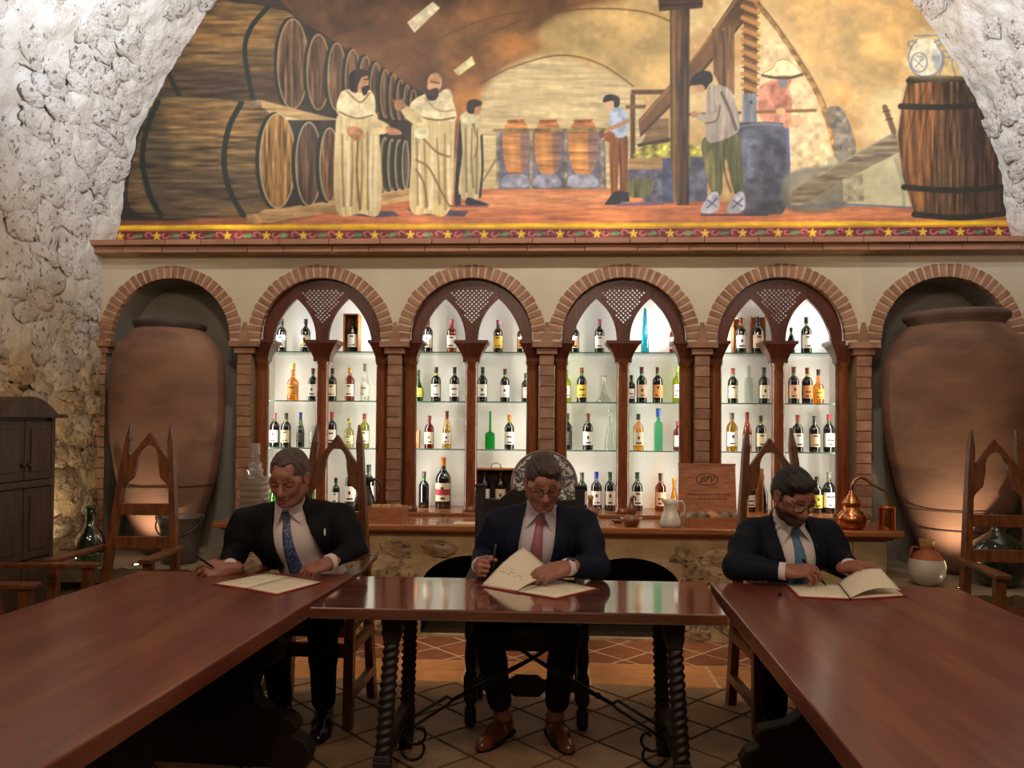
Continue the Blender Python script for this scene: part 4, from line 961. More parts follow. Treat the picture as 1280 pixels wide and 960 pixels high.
# (x px, height px, kind, body, neck tint, capsule, label, look [, options])
SHELVES = {
 (0, 0): [(351, 42, 'bord', 'wine', G1, '2a2024', W1, 'dark bottle with white label'), (381, 42, 'bord', 'wine', G1, '3a2430', CR, 'dark bottle with cream label'), (440, 45, 'bord', 'wine', G1, '1c1416', W1, 'dark bottle in a narrow orange box')],
 (0, 1): [(366, 47, 'spirit', AM, AM, 'd9c060', 'cc8c3a', 'orange spirit bottle with a yellow neck'), (391, 41, 'bord', 'wine', G1, '5c2020', W1, 'dark bottle with an illustrated label'), (415, 41, 'bord', 'wine', G1, '201818', CR, 'dark bottle half behind the post'), (437, 42, 'bord', RO, RO, 'b9a03c', 'e8dfd0', 'reddish bottle with a gold capsule'), (456, 47, 'rhine', CL, CL, '6c6440', CR, 'slender clear bottle with a cream label')],
 (0, 2): [(340, 43, 'bord', 'wine', YG, '8a5a6a', W1, 'dark bottle with mauve capsule'), (358, 43, 'bord', 'wine', YG, '3c3428', 'dcc9a4', 'dark bottle with a yellowish neck'), (376, 44, 'rhine', 'wine', G1, '3a46a0', '4a4440', 'slim black bottle with blue cap'), (393, 28, 'tumbler', CL, CL, None, None, 'small clear glass flask'), (415, 45, 'bord', 'wine', G1, 'a8243a', W1, 'dark bottle with a crimson capsule'), (437, 37, 'flask', 'efe9c0', 'efe9c0', 'b09a4c', 'e0d9a8', 'pale yellow glass flask'), (456, 43, 'bord', YG, YG, '8c3430', CR, 'olive yellow bottle with red capsule')],
 (0, 3): [(336, 34, 'bocks', '86e060', '86e060', 'c83c28', None, 'bright green squat bottle'), (392, 38, 'bord', 'a8cc90', 'a8cc90', '8a9a50', None, 'pale green bottle behind the head'), (421, 36, 'bord', 'wine', G1, '241c1c', W1, 'short dark bottle behind the chair'), (440, 52, 'bord', 'wine', G1, '7c2a2a', W1, 'dark bottle behind the pewter pot'), (462, 53, 'bord', 'wine', G1, '2c3a34', 'd9cfae', 'dark bottle right of the pewter pot')],
 (1, 0): [(534, 43, 'bord', 'wine', 'c9a0a0', '7c2430', W1, 'dark bottle with maroon capsule'), (564, 42, 'bord', 'dc9440', '86c45c', 'c04a6a', W1, 'orange and green bottle with pink capsule'), (622, 41, 'bord', 'wine', G2, '8c3a54', YL, 'dark bottle with yellow label'), (651, 38, 'bord', 'wine', 'b07040', '6a3020', 'e0a070', 'bottle with orange label at the edge')],
 (1, 1): [(522, 39, 'bocks', '5aa03c', '5aa03c', '2c3a2c', YL, 'bulbous green bottle with gold label'), (545, 43, 'bord', 'wine', YG, '3a2c24', W1, 'dark bottle with white label'), (568, 43, 'bord', 'wine', G1, '141212', W1, 'black capped bottle with white label'), (603, 43, 'bord', 'wine', G1, '161414', W1, 'dark bottle right of the post'), (631, 41, 'bord', 'wine', '8cd05c', '3c2a24', W1, 'dark bottle with bright green neck'), (657, 36, 'bord', 'wine', G1, '2c2018', CR, 'dark bottle half hidden by the post')],
 (1, 2): [(537, 41, 'bord', 'b0523c', 'c8786a', '7c2a38', 'e6d6bc', 'rose red bottle with pale label'), (559, 47, 'rhine', 'e6cf86', 'e6cf86', '6c2a1e', W1, 'tall straw yellow bottle with brown cap'), (613, 47, 'needle', '5fd488', '5fd488', None, None, 'vivid green glass with a needle neck'), (637, 43, 'bord', 'wine', YG, 'd0742c', W1, 'dark bottle with orange capsule')],
 (1, 3): [(531, 45, 'bord', 'wine', '6cd050', '4c4a48', None, 'plain dark bottle with green neck'), (555, 63, 'magnum', 'wine', '3a4a34', 'd0762c', 'd8cfb4', 'large magnum with cream and red labels'), (604, 47, 'bord', 'wine', G1, '2c2024', W1, 'dark bottle standing in the lined box'), (624, 47, 'bord', 'wine', G1, '3c2c24', CR, 'dark bottle standing in the lined box')],
 (2, 0): [(718, 40, 'bord', 'wine', G1, '241a1a', 'd8b894', 'dark bottle with tan label'), (749, 42, 'bord', 'wine', G2, '8c3464', W1, 'dark bottle with purple capsule'), (806, 56, 'cone', '4ccfdb', '4ccfdb', None, None, 'tall turquoise cone shaped bottle'), (842, 38, 'bord', 'd05a3c', 'd05a3c', 'c86848', 'f0e8e0', 'red bottle with a bright white label')],
 (2, 1): [(708, 40, 'bord', 'e6ee66', 'e6ee66', None, W1, 'yellow green bottle at the edge'), (727, 43, 'bord', 'wine', '8cc850', '6a3024', YL, 'dark bottle with small yellow label'), (755, 34, 'decanter', CL, CL, None, None, 'clear flared wine decanter'), (789, 34, 'bord', 'wine', G1, '181414', W1, 'dark bottle sliver beside the post'), (802, 44, 'bord', 'wine', G1, '4a2020', 'cdb08c', 'dark bottle with cream and brown label'), (822, 44, 'bord', 'wine', '9cc08c', '4c2c28', ORL, 'dark bottle with orange label'), (847, 45, 'bord', 'dce86a', 'dce86a', '7ca03c', W1, 'lime yellow bottle with white label')],
 (2, 2): [(709, 45, 'bord', 'wine', '6cc05c', '20301c', '3c3c30', 'dark green bottle with black label'), (735, 45, 'bord', 'wine', G1, '6c3028', W1, 'dark bottle with tall white label'), (763, 50, 'carafe', CL, CL, None, None, 'clear waisted glass carafe'), (798, 45, 'bord', 'ecbc58', 'e0b860', '2e3424', CR, 'amber yellow bottle with cream label'), (823, 52, 'tall', 'a8ecd0', 'a8ecd0', '3a66b4', None, 'mint green bottle with blue neck'), (849, 37, 'bord', 'c05a44', 'c05a44', '8a3c30', W1, 'reddish bottle at the right edge')],
 (2, 3): [(728, 46, 'bord', 'wine', G1, '4a5048', 'd6c8b4', 'dark bottle beside the carved chair'), (746, 47, 'bord', 'wine', '9ca8c0', '2440b8', W1, 'dark bottle with royal blue capsule'), (763, 47, 'bord', 'wine', G1, '2c5a2c', 'd2c8b4', 'green capped bottle left of the post'), (797, 47, 'bord', 'wine', G1, '245030', 'd4cab8', 'green capped bottle right of the post'), (826, 46, 'bord', 'a86830', 'a8a850', '3a3420', 'e0b088', 'amber bottle behind the pitcher'), (843, 40, 'carafe', 'fac848', 'fac848', None, None, 'golden yellow carafe behind the pitcher')],
 (3, 0): [(926, 44, 'bord', 'wine', YG, '4a2018', W1, 'dark bottle before an orange box'), (947, 45, 'magnum', 'wine', G1, '1c1414', TN, 'wide dark bottle with tan label'), (989, 32, 'burg', 'wine', G1, '1a1616', 'd9c8bc', 'dark bottle half behind the tracery'), (1008, 45, 'bord', 'wine', G1, '2e3434', W1, 'dark bottle with grey white label')],
 (3, 1): [(916, 43, 'bord', 'wine', '7cb890', 'a03c30', CR, 'dark bottle with brick red capsule'), (936, 46, 'tall', CL, CL, None, None, 'clear square bottle with thin neck'), (955, 44, 'bord', 'wine', G1, '1e2220', CR, 'dark bottle with cream label'), (992, 45, 'bord', 'wine', G1, '5c241c', 'dca888', 'dark bottle with peach label'), (1009, 44, 'bord', 'wine', YG, '7c2024', ORL, 'dark bottle with orange and cream label'), (1023, 42, 'spirit', 'f8bc48', 'f8bc48', '2a2420', 'e0a040', 'orange liqueur bottle with black cap')],
 (3, 2): [(915, 47, 'bord', 'd0b040', 'd8c468', '4a4440', W1, 'golden white wine with white label'), (934, 48, 'rhine', 'd88450', 'e0a870', '7c2c30', W1, 'slender rose bottle with red cap'), (951, 44, 'bord', 'wine', YG, '34302c', CR, 'olive dark bottle with cream label'), (997, 45, 'bord', 'wine', G1, 'a04a30', W1, 'dark bottle behind the chair post'), (1018, 44, 'bord', 'wine', G1, '3c4444', TN, 'dark bottle with tan label'), (1043, 46, 'bord', 'wine', '86c850', '9c3040', W1, 'dark bottle with green neck and crimson cap')],
 (3, 3): [(953, 45, 'burg', 'wine', '5ca868', '241c1c', None, 'dark sloping bottle with red lower body'), (938, 40, 'bord', 'wine', G1, '2c2020', W1, 'dark bottle inside the narrow box'), (1021, 44, 'bord', 'wine', YG, '302820', 'd8c044', 'bottle with yellow label behind the head'), (1041, 50, 'magnum', 'wine', 'c8d0b8', '7a7a70', W1, 'wide dark bottle with white label')],
}
SZ = [SH_Z[2], SH_Z[1], SH_Z[0], .776]; SN = ['top', 'second', 'third', 'bottom']
OR7 = ORD+['fifth', 'sixth', 'seventh']
for (k, s), row in SHELVES.items():
    cx = ARCH_X[k+1]
    for i, e in enumerate(sorted(row)):
        x, hp, kind, body, neck, cap, lab, look = e
        Y = 5.84; X = un(x, 500, Y)[0]; h = hp/163.5
        if (k, s) == (1, 3) and x > 600: Y = 5.785; X = un(x, 600, Y)[0]+.012
        if (k, s) == (3, 3) and x == 938: Y = 5.765; X = un(x, 600, Y)[0]
        if kind == 'rhine' or kind == 'needle' or kind == 'tall': pass
        X = min(max(X, cx-.43), cx+.43)
        z = SZ[s]+.0005+(.012 if ((k, s) == (1, 3) and x > 600) or ((k, s) == (3, 3) and x == 938) else 0)
        lb = '%s, %s from left, %s shelf, %s lit arch' % (look, OR7[i], SN[s], ORD[k])
        z1 = .56 if kind == 'tall' else .46
        bo = bottle((X, Y, z), kind, h, body, neck, cap, lab, .14, .50 if kind in ('bord', 'magnum') else .42, lb, square=(kind == 'tall' or kind == 'needle'), group='bottles on the lit shelves',
                    band='a83040' if look.startswith('large magnum') else None)
# slim wooden boxes behind three bottles on the top shelves, a small tan box
for x, s, w_, h_, k, nm in ((440, 0, .118, .285, 0, 'first'), (925, 0, .085, .27, 3, 'fourth'), (950, 0, .11, .285, 3, 'fourth')):
    X = un(x, 420, 5.84)[0]; t = empty('bottle_box', (X, 5.885 if k else 5.80, SZ[s]+.001), 0, 'upright %s wooden bottle box on the top shelf of the %s lit arch' % ('orange open' if k == 0 else 'left orange' if x == 925 else 'right dark', nm), 'box')
    d = .13 if k == 0 else .10
    if k == 0: rr = (('back', (-w_/2, .085, 0), (w_/2, .095, h_)), ('left_side', (-w_/2, 0, 0), (-w_/2+.008, .085, h_)), ('right_side', (w_/2-.008, 0, 0), (w_/2, .085, h_)), ('top', (-w_/2, 0, h_), (w_/2, .095, h_+.008)))
    else: rr = (('back', (-w_/2, .045, 0), (w_/2, .055, h_)), ('left_side', (-w_/2, -.0, 0), (-w_/2+.008, .045, h_)), ('right_side', (w_/2-.008, -.0, 0), (w_/2, .045, h_)))
    for n_, lo, hi in rr: G().box(lo, hi).obj(n_, WOODL, t)
tag(G().box((-.035, -.03, 0), (.035, .03, .135)).obj('small_box', WOODL, None, (un(519, 540, 5.84)[0], 5.84, SZ[2]+.001), bevel=.003), 'small tan carton at the left end of the third shelf, second lit arch', 'box')
# ------------------------------------------------------------------ people: smooth-blended volumes turned into one surface
import openvdb as vdb
class Vol:
    def __init__(s, lo, hi, h):
        s.lo = np.array(lo, np.float32); s.h = h; s.n = np.ceil((np.array(hi)-lo)/h).astype(int)+1
        s.d = np.full(s.n, 1.0, np.float32)
    def _sub(s, lo, hi):
        a = np.clip(np.floor((np.array(lo)-s.lo)/s.h).astype(int), 0, s.n-1); b = np.clip(np.ceil((np.array(hi)-s.lo)/s.h).astype(int)+1, 1, s.n)
        if np.any(b <= a): return None, None
        sl = tuple(slice(i, j) for i, j in zip(a, b))
        ax = [s.lo[k]+s.h*np.arange(a[k], b[k], dtype=np.float32) for k in range(3)]
        return sl, np.stack(np.meshgrid(*ax, indexing='ij'), -1)
    def _join(s, sl, d, k, op):
        o = s.d[sl]
        if op == 'add':
            if k > 0: hh = np.clip(.5+.5*(o-d)/k, 0, 1); s.d[sl] = o*(1-hh)+d*hh-k*hh*(1-hh)
            else: s.d[sl] = np.minimum(o, d)
        else:
            d = -d
            if k > 0: hh = np.clip(.5-.5*(o-d)/k, 0, 1); s.d[sl] = o*(1-hh)+d*hh+k*hh*(1-hh)
            else: s.d[sl] = np.maximum(o, d)
    def cone(s, a, b, ra, rb, k=.02, op='add'):
        a, b = np.array(a, np.float32), np.array(b, np.float32); m = max(ra, rb)+k+2*s.h
        sl, P = s._sub(np.minimum(a, b)-m, np.maximum(a, b)+m)
        if sl is None: return s
        ba = b-a; t = np.clip(((P-a)@ba)/max(float(ba@ba), 1e-9), 0, 1)
        s._join(sl, np.linalg.norm(P-a-t[..., None]*ba, axis=-1)-(ra+(rb-ra)*t), k, op); return s
    def chain(s, pts, rs, k=.02, op='add'):
        for a, b, ra, rb in zip(pts, pts[1:], rs, rs[1:]): s.cone(a, b, ra, rb, k, op)
        return s
    def ell(s, c, r, k=.02, M=None, op='add', p=2):
        "ellipsoid; M's columns are its axes"
        c, r = np.array(c, np.float32), np.array(r, np.float32); M = np.eye(3, dtype=np.float32) if M is None else np.array(M, np.float32)
        e = np.abs(M)@r+k+2*s.h
        sl, P = s._sub(c-e, c+e)
        if sl is None: return s
        q = (P-c)@M
        if p == 2: k0 = np.linalg.norm(q/r, axis=-1)
        else: k0 = ((np.abs(q/r)**p).sum(-1))**(1/p)
        k1 = np.linalg.norm(q/(r*r), axis=-1)+1e-6
        d = k0*(k0-1)/k1 if p == 2 else (k0-1)*float(r.min())
        s._join(sl, d, k, op); return s
    def pts(s):
        ax = [s.lo[k]+s.h*np.arange(s.n[k], dtype=np.float32) for k in range(3)]
        return np.meshgrid(*ax, indexing='ij', sparse=True)
    def at(s, P):
        "trilinear lookup"
        q = np.clip((np.asarray(P, np.float32)-s.lo)/s.h, 0, s.n-1.001); i = q.astype(int); f = q-i; out = 0
        for dx in (0, 1):
            for dy in (0, 1):
                for dz in (0, 1):
                    wg = (f[..., 0] if dx else 1-f[..., 0])*(f[..., 1] if dy else 1-f[..., 1])*(f[..., 2] if dz else 1-f[..., 2])
                    out = out+wg*s.d[i[..., 0]+dx, i[..., 1]+dy, i[..., 2]+dz]
        return out
    def hit(s, P, D, far=.6):
        "first point along P + t D inside the volume"
        P = np.array(P, float); D = np.array(D, float); D /= np.linalg.norm(D)
        t = np.arange(0, far, s.h*.5); v = s.at(P+t[:, None]*D); w_ = np.nonzero(v < 0)[0]
        return P+D*t[w_[0]] if len(w_) else None
    def mesh(s, name, m, colour=None, smooth=0):
        g = vdb.FloatGrid(1.0); g.copyFromArray(s.d); pts, quads = g.convertToQuads(isovalue=0.0)
        V = pts*s.h+s.lo; me = bpy.data.meshes.new(name)
        F = np.asarray(quads)[:, ::-1]
        me.vertices.add(len(V)); me.vertices.foreach_set('co', V.astype(np.float32).ravel())
        me.loops.add(F.size); me.loops.foreach_set('vertex_index', F.ravel().astype(np.int32))
        me.polygons.add(len(F)); me.polygons.foreach_set('loop_start', np.arange(0, F.size, 4, dtype=np.int32)); me.polygons.foreach_set('loop_total', np.full(len(F), 4, np.int32))
        me.polygons.foreach_set('use_smooth', np.ones(len(F), bool)); me.update(calc_edges=True); me.validate()
        me.materials.append(m)
        if colour is not None:
            ca = me.color_attributes.new('tint', 'FLOAT_COLOR', 'POINT'); c = np.ones((len(V), 4), np.float32); c[:, :3] = colour(V); ca.data.foreach_set('color', c.ravel())
        return me
def vcolmat(name, rough=.5, sss=0, bump=0, bscale=200):
    m = bpy.data.materials.new(name); m.use_nodes = True; nt = m.node_tree; b = nt.nodes['Principled BSDF']
    a = nt.nodes.new('ShaderNodeAttribute'); a.attribute_name = 'tint'; nt.links.new(a.outputs['Color'], b.inputs['Base Color'])
    b.inputs['Roughness'].default_value = rough
    if sss: b.inputs['Subsurface Weight'].default_value = sss; b.inputs['Subsurface Radius'].default_value = (.008, .003, .002); b.inputs['Subsurface Scale'].default_value = 1
    return m
SKIN = vcolmat('skin', .45)
def unit(v): v = np.array(v, float); return v/np.linalg.norm(v)
def frame(fwd, up):
    "columns: lateral, forward, up"
    f = unit(fwd); r = unit(np.cross(f, up)); u = np.cross(r, f); return np.stack([r, f, u], 1)
def rotv(v, ax, a):
    ax = unit(ax); v = np.array(v, float); return v*math.cos(a)+np.cross(ax, v)*math.sin(a)+ax*(ax@v)*(1-math.cos(a))
def hand(vol, W, d, n, l, curls, thumb, sc=1.0, spread=.06, hcurl=0):
    """a hand from wrist W: d along the palm, n out of the palm, l towards the thumb; curls per finger in degrees at three joints"""
    d, n = unit(d), unit(n); n = unit(n-d*(n@d)); l = unit(l); l = unit(l-d*(l@d)-n*(l@n)); W = np.array(W, float)
    M = np.stack([d, l, n], 1)
    vol.ell(W+d*.050*sc+n*.002, (.056*sc, .041*sc, .0165*sc), .010, M, p=2.6)
    vol.cone(W-d*.03*sc, W+d*.03*sc, .0255*sc, .026*sc, .02)
    vol.ell(W+d*.035*sc+l*.022*sc+n*.008*sc, (.032*sc, .017*sc, .016*sc), .012, M)
    tips = []
    for i, (bl, bd, L_, r) in enumerate(((.0300, .092, .074, .0088), (.0102, .097, .083, .0092), (-.0100, .093, .077, .0087), (-.0290, .084, .061, .0077))):
        p = W+d*bd*sc+l*bl*sc; fd = unit(d+l*spread*(1.5-i)); ax = np.cross(fd, n); c = curls[i]; ps = [W+d*(bd-.03)*sc+l*bl*.9*sc, p]; rs = [r*1.15*sc, r*1.12*sc]; an = 0
        for seg, cc in zip((.47, .30, .23), c):
            an += math.radians(cc); v = rotv(fd, ax, an); p = p+v*L_*seg*sc; ps.append(p); rs.append(r*sc*(1 if seg > .4 else .94 if seg > .25 else .80))
        vol.chain(ps, rs, .0035); tips.append((ps, rs))
    a, b, c = thumb                                       # direction weights of the thumb: along d, l, n for its two bones
    p = W+d*.022*sc+l*.026*sc+n*.006*sc; v1 = unit(d*a[0]+l*a[1]+n*a[2]); v2 = unit(d*b[0]+l*b[1]+n*b[2]); v3 = unit(d*c[0]+l*c[1]+n*c[2])
    ps = [p, p+v1*.042*sc, p+v1*.042*sc+v2*.034*sc, p+v1*.042*sc+v2*.034*sc+v3*.026*sc]
    vol.chain(ps, [.0145*sc, .0115*sc, .0105*sc, .0082*sc], .006)
    return ps, tips
def head(vol, C_, M, sc, look):
    "skull, jaw, nose, lips, brows, eye sockets and ears; C_ is the middle of the head, M its frame"
    T = lambda x, y, z: C_+M@np.array([x, y, z])*sc
    E = lambda p, r, k=.012, op='add', R_=None: vol.ell(T(*p), np.array(r)*sc, k*sc, M if R_ is None else M@R_, op)
    jw = look.get('jaw', 1.0)
    E((0, -.022, .034), (.0745, .097, .083)); E((0, .022, -.03), (.061, .066, .083), .02)
    E((0, .046, -.094), (.034*jw, .032, .024), .02)
    for s in (-1, 1):
        vol.cone(T(s*.056*jw, -.006, -.058), T(s*.022*jw, .05, -.098), .021*sc, .020*sc, .02*sc)
        E((s*.036, .056, -.030), (.026, .024, .024), .016)
        E((s*.0555, .045, .0), (.018, .024, .02), .02)
    E((0, .075, .036), (.045, .022, .028), .02)
    for s in (-1, 1):                                     # brow ridges, sockets, lids
        vol.cone(T(s*.010, .091, .016), T(s*.044, .076, .017), .0095*sc, .009*sc, .010*sc)
        E((s*.031, .096, -.002), (.0185, .0165, .0115), .008, 'cut')
        E((s*.031, .0745, -.003), (.0155, .0145, .0135), .004)
    vol.cone(T(0, .088, .008), T(0, .110, -.034), .0085*sc, .0135*sc, .010*sc); E((0, .109, -.038), (.0125, .012, .0105), .006)
    for s in (-1, 1): E((s*.0125, .098, -.042), (.0095, .011, .0085), .006)
    E((0, .088, -.058), (.022, .012, .012), .012)
    E((0, .0925, -.0665), (.0235, .0095, .0048), .004); E((0, .0915, -.0765), (.020, .010, .0062), .004)
    E((0, .099, -.0712), (.022, .008, .0016), .003, 'cut')
    E((0, .079, -.098), (.018, .014, .014), .012)
    for s in (-1, 1):
        Rz = np.array([[math.cos(.35*s), -math.sin(.35*s), 0], [math.sin(.35*s), math.cos(.35*s), 0], [0, 0, 1]])
        E((s*.0775, -.010, -.006), (.0085, .020, .033), .005, 'add', Rz); E((s*.084, -.006, -.004), (.006, .011, .018), .004, 'cut', Rz)
        E((s*.0745, .0, -.036), (.006, .009, .010), .006)
    return T
def head_colours(C_, M, sc, look):
    sk = np.array(lin(look['skin'])); lip = np.array(lin(look.get('lip', '8a4a44'))); dk = sk*.55; beard = look.get('beard')
    def f(V):
        q = ((V-C_)@M)/sc; x, y, z = q[:, 0], q[:, 1], q[:, 2]; c = np.tile(sk, (len(V), 1))
        hd = np.linalg.norm(q, axis=1) < .2
        def blend(m, col): c[:] = c*(1-m[:, None])+np.array(col)*m[:, None]
        g = lambda cx, cz, rx, rz: np.clip(1.35-np.sqrt(((np.abs(x)-cx)/rx)**2+((z-cz)/rz)**2), 0, 1)*(y > .04)*hd
        blend(.8*g(0, -.0715, .024, .010), lip)
        blend(.30*g(.032, -.030, .026, .022), sk*np.array([1.0, .72, .68]))
        lid = np.clip(1.6-np.abs(z+.0085-.0022*np.cos((np.abs(x)-.031)/.0155*1.5))/.0022, 0, 1)*(np.abs(np.abs(x)-.031) < .0155)*(y > .06)*hd
        blend(.9*lid, (.02, .012, .01))
        br = np.clip(1.5-np.abs(z-.0225-.004*np.cos((np.abs(x)-.027)/.022*1.4))/.0042, 0, 1)*(np.abs(np.abs(x)-.028) < .0195)*(y > .05)*hd
        blend(.85*br, lin(look['brow']))
        if beard:
            bm = np.clip((-.040-z)/.010, 0, 1)*np.clip((y+.02)/.02, 0, 1)*hd
            bm = np.maximum(bm*(np.abs(x) > .0)*1.0, 0)
            bm = bm*np.clip((np.sqrt((x/.040)**2+((z+.052)/.014)**2)-.55)/.4+(z < -.052), 0, 1)
            bm = bm*(1-.9*g(0, -.0715, .020, .006)); cheek = np.clip((.075-z*0-(z+.12)*.9-np.abs(x)*0)/.02, 0, 1)
            blend(np.clip(bm*cheek, 0, 1)*.92, lin(beard))
        elif look.get('stubble'):
            bm = np.clip((-.048-z)/.02, 0, 1)*np.clip((y+.01)/.03, 0, 1)*hd; blend(.25*bm, sk*.55)
        return c
    return f
def clothmat(name, c, c2=None, rough=.8, scale=400, **k): return mat(name, c, rough, c2=c2 or c, scale=scale, bump=.05, bscale=900, spec=.18, **k)
SHIRT_FOLD = None
def person(p):
    """p: joints in world space (pel, chest, neck, head, facing ...), looks and clothes"""
    J = {k: np.array(v, float) for k, v in p['J'].items()}
    tf = frame(p['fwd'], J['neck']-J['pel']); ax, fw, up = tf[:, 0], tf[:, 1], tf[:, 2]   # ax: towards his right hand side? (lateral), fw out of the chest
    sc = p.get('hs', 1.08); H = J['head']; hf = frame(p['face'], p['hup'])
    allp = np.array(list(J.values())); lo = allp.min(0)-.24; hi = allp.max(0)+.24; lo[2] = -.01
    lab = p['label']
    # ---- body: one continuous surface
    v = Vol(lo, hi, .0045)
    sh = [J['shR'], J['shL']]; mid = (J['pel']+J['neck'])/2
    v.ell(J['pel']+up*.03, (.15, .10, .12), .05, tf); v.ell(mid-fw*.0, (.145, .095, .20), .05, tf); v.ell(J['neck']-up*.15, (.14, .085, .12), .05, tf)
    v.cone(J['shR']-up*.035, J['shL']-up*.035, .034, .034, .04)
    nb = J['neck']-fw*.005; ht = H+hf@np.array([0, -.022, -.055])*sc
    v.cone(nb-up*.02, ht, .058, .056, .03)
    for s in 'RL':
        v.chain([J['sh'+s]-up*.012, J['el'+s], J['wr'+s]], [.040, .038, .0255], .02)
        v.chain([J['hip'+s], J['kn'+s], J['an'+s]], [.078, .054, .036], .03)
        foot = unit(J['toe'+s]-J['an'+s]*[1, 1, 0]); v.cone(J['an'+s], J['an'+s]-[0, 0, .04], .036, .036, .02); v.cone(J['an'+s]-[0, 0, .05], J['toe'+s]+(J['an'+s]*[1, 1, 0]-J['toe'+s]*[1, 1, 0])*.2, .032, .018, .02)
    T = head(v, H, hf, sc, p['look'])
    hands = {}
    for s in 'RL':
        q = p['hand'+s]; hands[s] = hand(v, J['wr'+s], q['d'], q['n'], q['l'], q['curl'], q['thumb'], q.get('sc', 1.04), q.get('spread', .06))
    root = link('person', v.mesh('person', SKIN, head_colours(H, hf, sc, p['look'])), None)
    tag(root, lab, 'person')
    def part(name, me, par=root): return link(name, me, par)
    # ---- eyes
    EYE = mat('eye_white', 'cfc4b8', .2)
    # ---- shirt
    vs = Vol(lo, hi, .007)
    vs.ell(J['pel']+up*.05, (.158, .122, .13), .06, tf); vs.ell(mid+fw*.012, (.158, .122, .20), .06, tf); vs.ell(J['neck']-up*.13, (.158, .102, .13), .05, tf)
    vs.cone(J['shR']-up*.02, J['shL']-up*.02, .042, .042, .05)
    shirt_solid = vs
    vs.cone(nb-up*.045, nb+(ht-nb)*.42, .070, .066, .02)
    SH = clothmat('shirt_'+p['shirt'], p['shirt'], rough=.75)
    part('shirt', vs.mesh('shirt', SH))
    # collar leaves
    cn = nb+(ht-nb)*.40
    def chest(a, c, out=.0, src=None):
        "front of a garment at lateral a, height c above the neck base"
        P = nb+ax*a+up*c+fw*.35
        h = (src or vs).hit(P, -fw, .6)
        return (h if h is not None else nb+ax*a+up*c+fw*.1)+fw*out
    for s in (-1, 1):
        g = G(); fpt = chest(s*.008, .018, .008); pt = chest(s*.060, -.062, .010); pb = chest(s*.080, -.012, .012); bk = nb+ax*s*.072+up*.05+fw*.0; tp = chest(s*.045, .045, .006)
        top = [fpt, pt, pb, bk, tp]; inn = [q_-fw*.006 for q_ in top]
        g.add(list(top)+list(inn), [(0, 1, 2, 4), (4, 2, 3), (5, 9, 7, 6), (9, 8, 7)]+[(i, (i+1) % 5, 5+(i+1) % 5, 5+i) for i in range(5)]); part('collar_leaf', g.mesh('collar_leaf', SH))
    # tie
    TI = p['tie']; g = G(); rows = []; x0 = p.get('tie_a', 0); L_ = p.get('tie_len', .36); n = 22
    for i in range(n+1):
        t = i/n; c = .008-t*L_; wv = .021-.004*math.sin(min(t*8, 1)*math.pi) if t < .12 else .017+.026*(t-.12)/.88
        if t > .95: wv *= max(.08, (1-t)/.05)
        a = x0*t; o_ = .020 if t < .10 else .011
        rows.append([chest(a+wv*u, c, o_-.006*abs(u)**2) for u in (-1, -.5, 0, .5, 1)])
    P_all = [q_ for r_ in rows for q_ in r_]; bk_ = [q_-fw*.006 for q_ in P_all]
    k = 5; N_ = len(P_all); fs = []
    for i in range(n):
        for j in range(4): fs.append((i*k+j, i*k+j+1, (i+1)*k+j+1, (i+1)*k+j)); fs.append((N_+i*k+j, N_+(i+1)*k+j, N_+(i+1)*k+j+1, N_+i*k+j+1))
        fs.append((i*k, (i+1)*k, N_+(i+1)*k, N_+i*k)); fs.append((i*k+4, N_+i*k+4, N_+(i+1)*k+4, (i+1)*k+4))
    g.add(P_all+bk_, fs, 0, True); part('tie', g.mesh('tie', TI))
    # ---- jacket
    vj = Vol(lo, hi, .0065)
    bk = p.get('bulk', 1.08); aw = p.get('aw', .93)
    vj.ell(J['pel']+up*.02, (.185*bk, .14, .14), .06, tf); vj.ell(mid+fw*.008, (.182*bk, .138, .22), .06, tf); vj.ell(J['neck']-up*.14, (.185*bk, .114, .13), .05, tf)
    vj.ell(J['pel']+up*.17-fw*.01, (.205*bk, .132, .15), .06, tf)
    vj.chain([J['shR']-up*.004, nb-up*.040-fw*.035, J['shL']-up*.004], [.053, .080, .053], .05)
    vj.cone(J['shR']*.6+nb*.4-fw*.03-up*.01, J['shL']*.6+nb*.4-fw*.03-up*.01, .058, .058, .05)
    vj.cone(nb-up*.05-fw*.015, nb+(ht-nb)*.22-fw*.014, .080, .074, .02)
    slv = {}
    for s in 'RL':
        S0, E0, W0 = J['sh'+s], J['el'+s], J['wr'+s]; e = W0+(E0-W0)*.21; slv[s] = (E0, e, W0)
        vj.chain([S0, S0+(E0-S0)*.45, E0], [.058*aw, .062*aw, .057*aw], .05); vj.chain([E0, E0+(e-E0)*.5, e], [.057*aw, .052*aw, .042], .03)
    X, Y_, Z_ = vj.pts(); rel = [X-nb[0], Y_-nb[1], Z_-nb[2]]
    a_ = rel[0]*ax[0]+rel[1]*ax[1]+rel[2]*ax[2]; b_ = rel[0]*fw[0]+rel[1]*fw[1]+rel[2]*fw[2]; c_ = rel[0]*up[0]+rel[1]*up[1]+rel[2]*up[2]
    va, vb, vlen = p['open']                               # half widths of the opening at the collar, lower end and its length; offset a per depth
    tt = np.clip(-c_/vlen, 0, 1); off = p.get('off', 0)*tt
    hwid = va+(vb-va)*tt+.012*np.sin(tt*math.pi); da = np.abs(a_-off)-hwid
    lapw = .062*np.sin(np.clip(tt*1.05+.18, 0, 1)*math.pi)**.7+.008
    lap = (b_ > 0)*np.clip((da+.02)/.006, 0, 1)*np.clip((lapw-da)/.006, 0, 1)*np.clip((c_+vlen+.03)/.02, 0, 1)
    vj.d -= (.0075*lap).astype(np.float32)
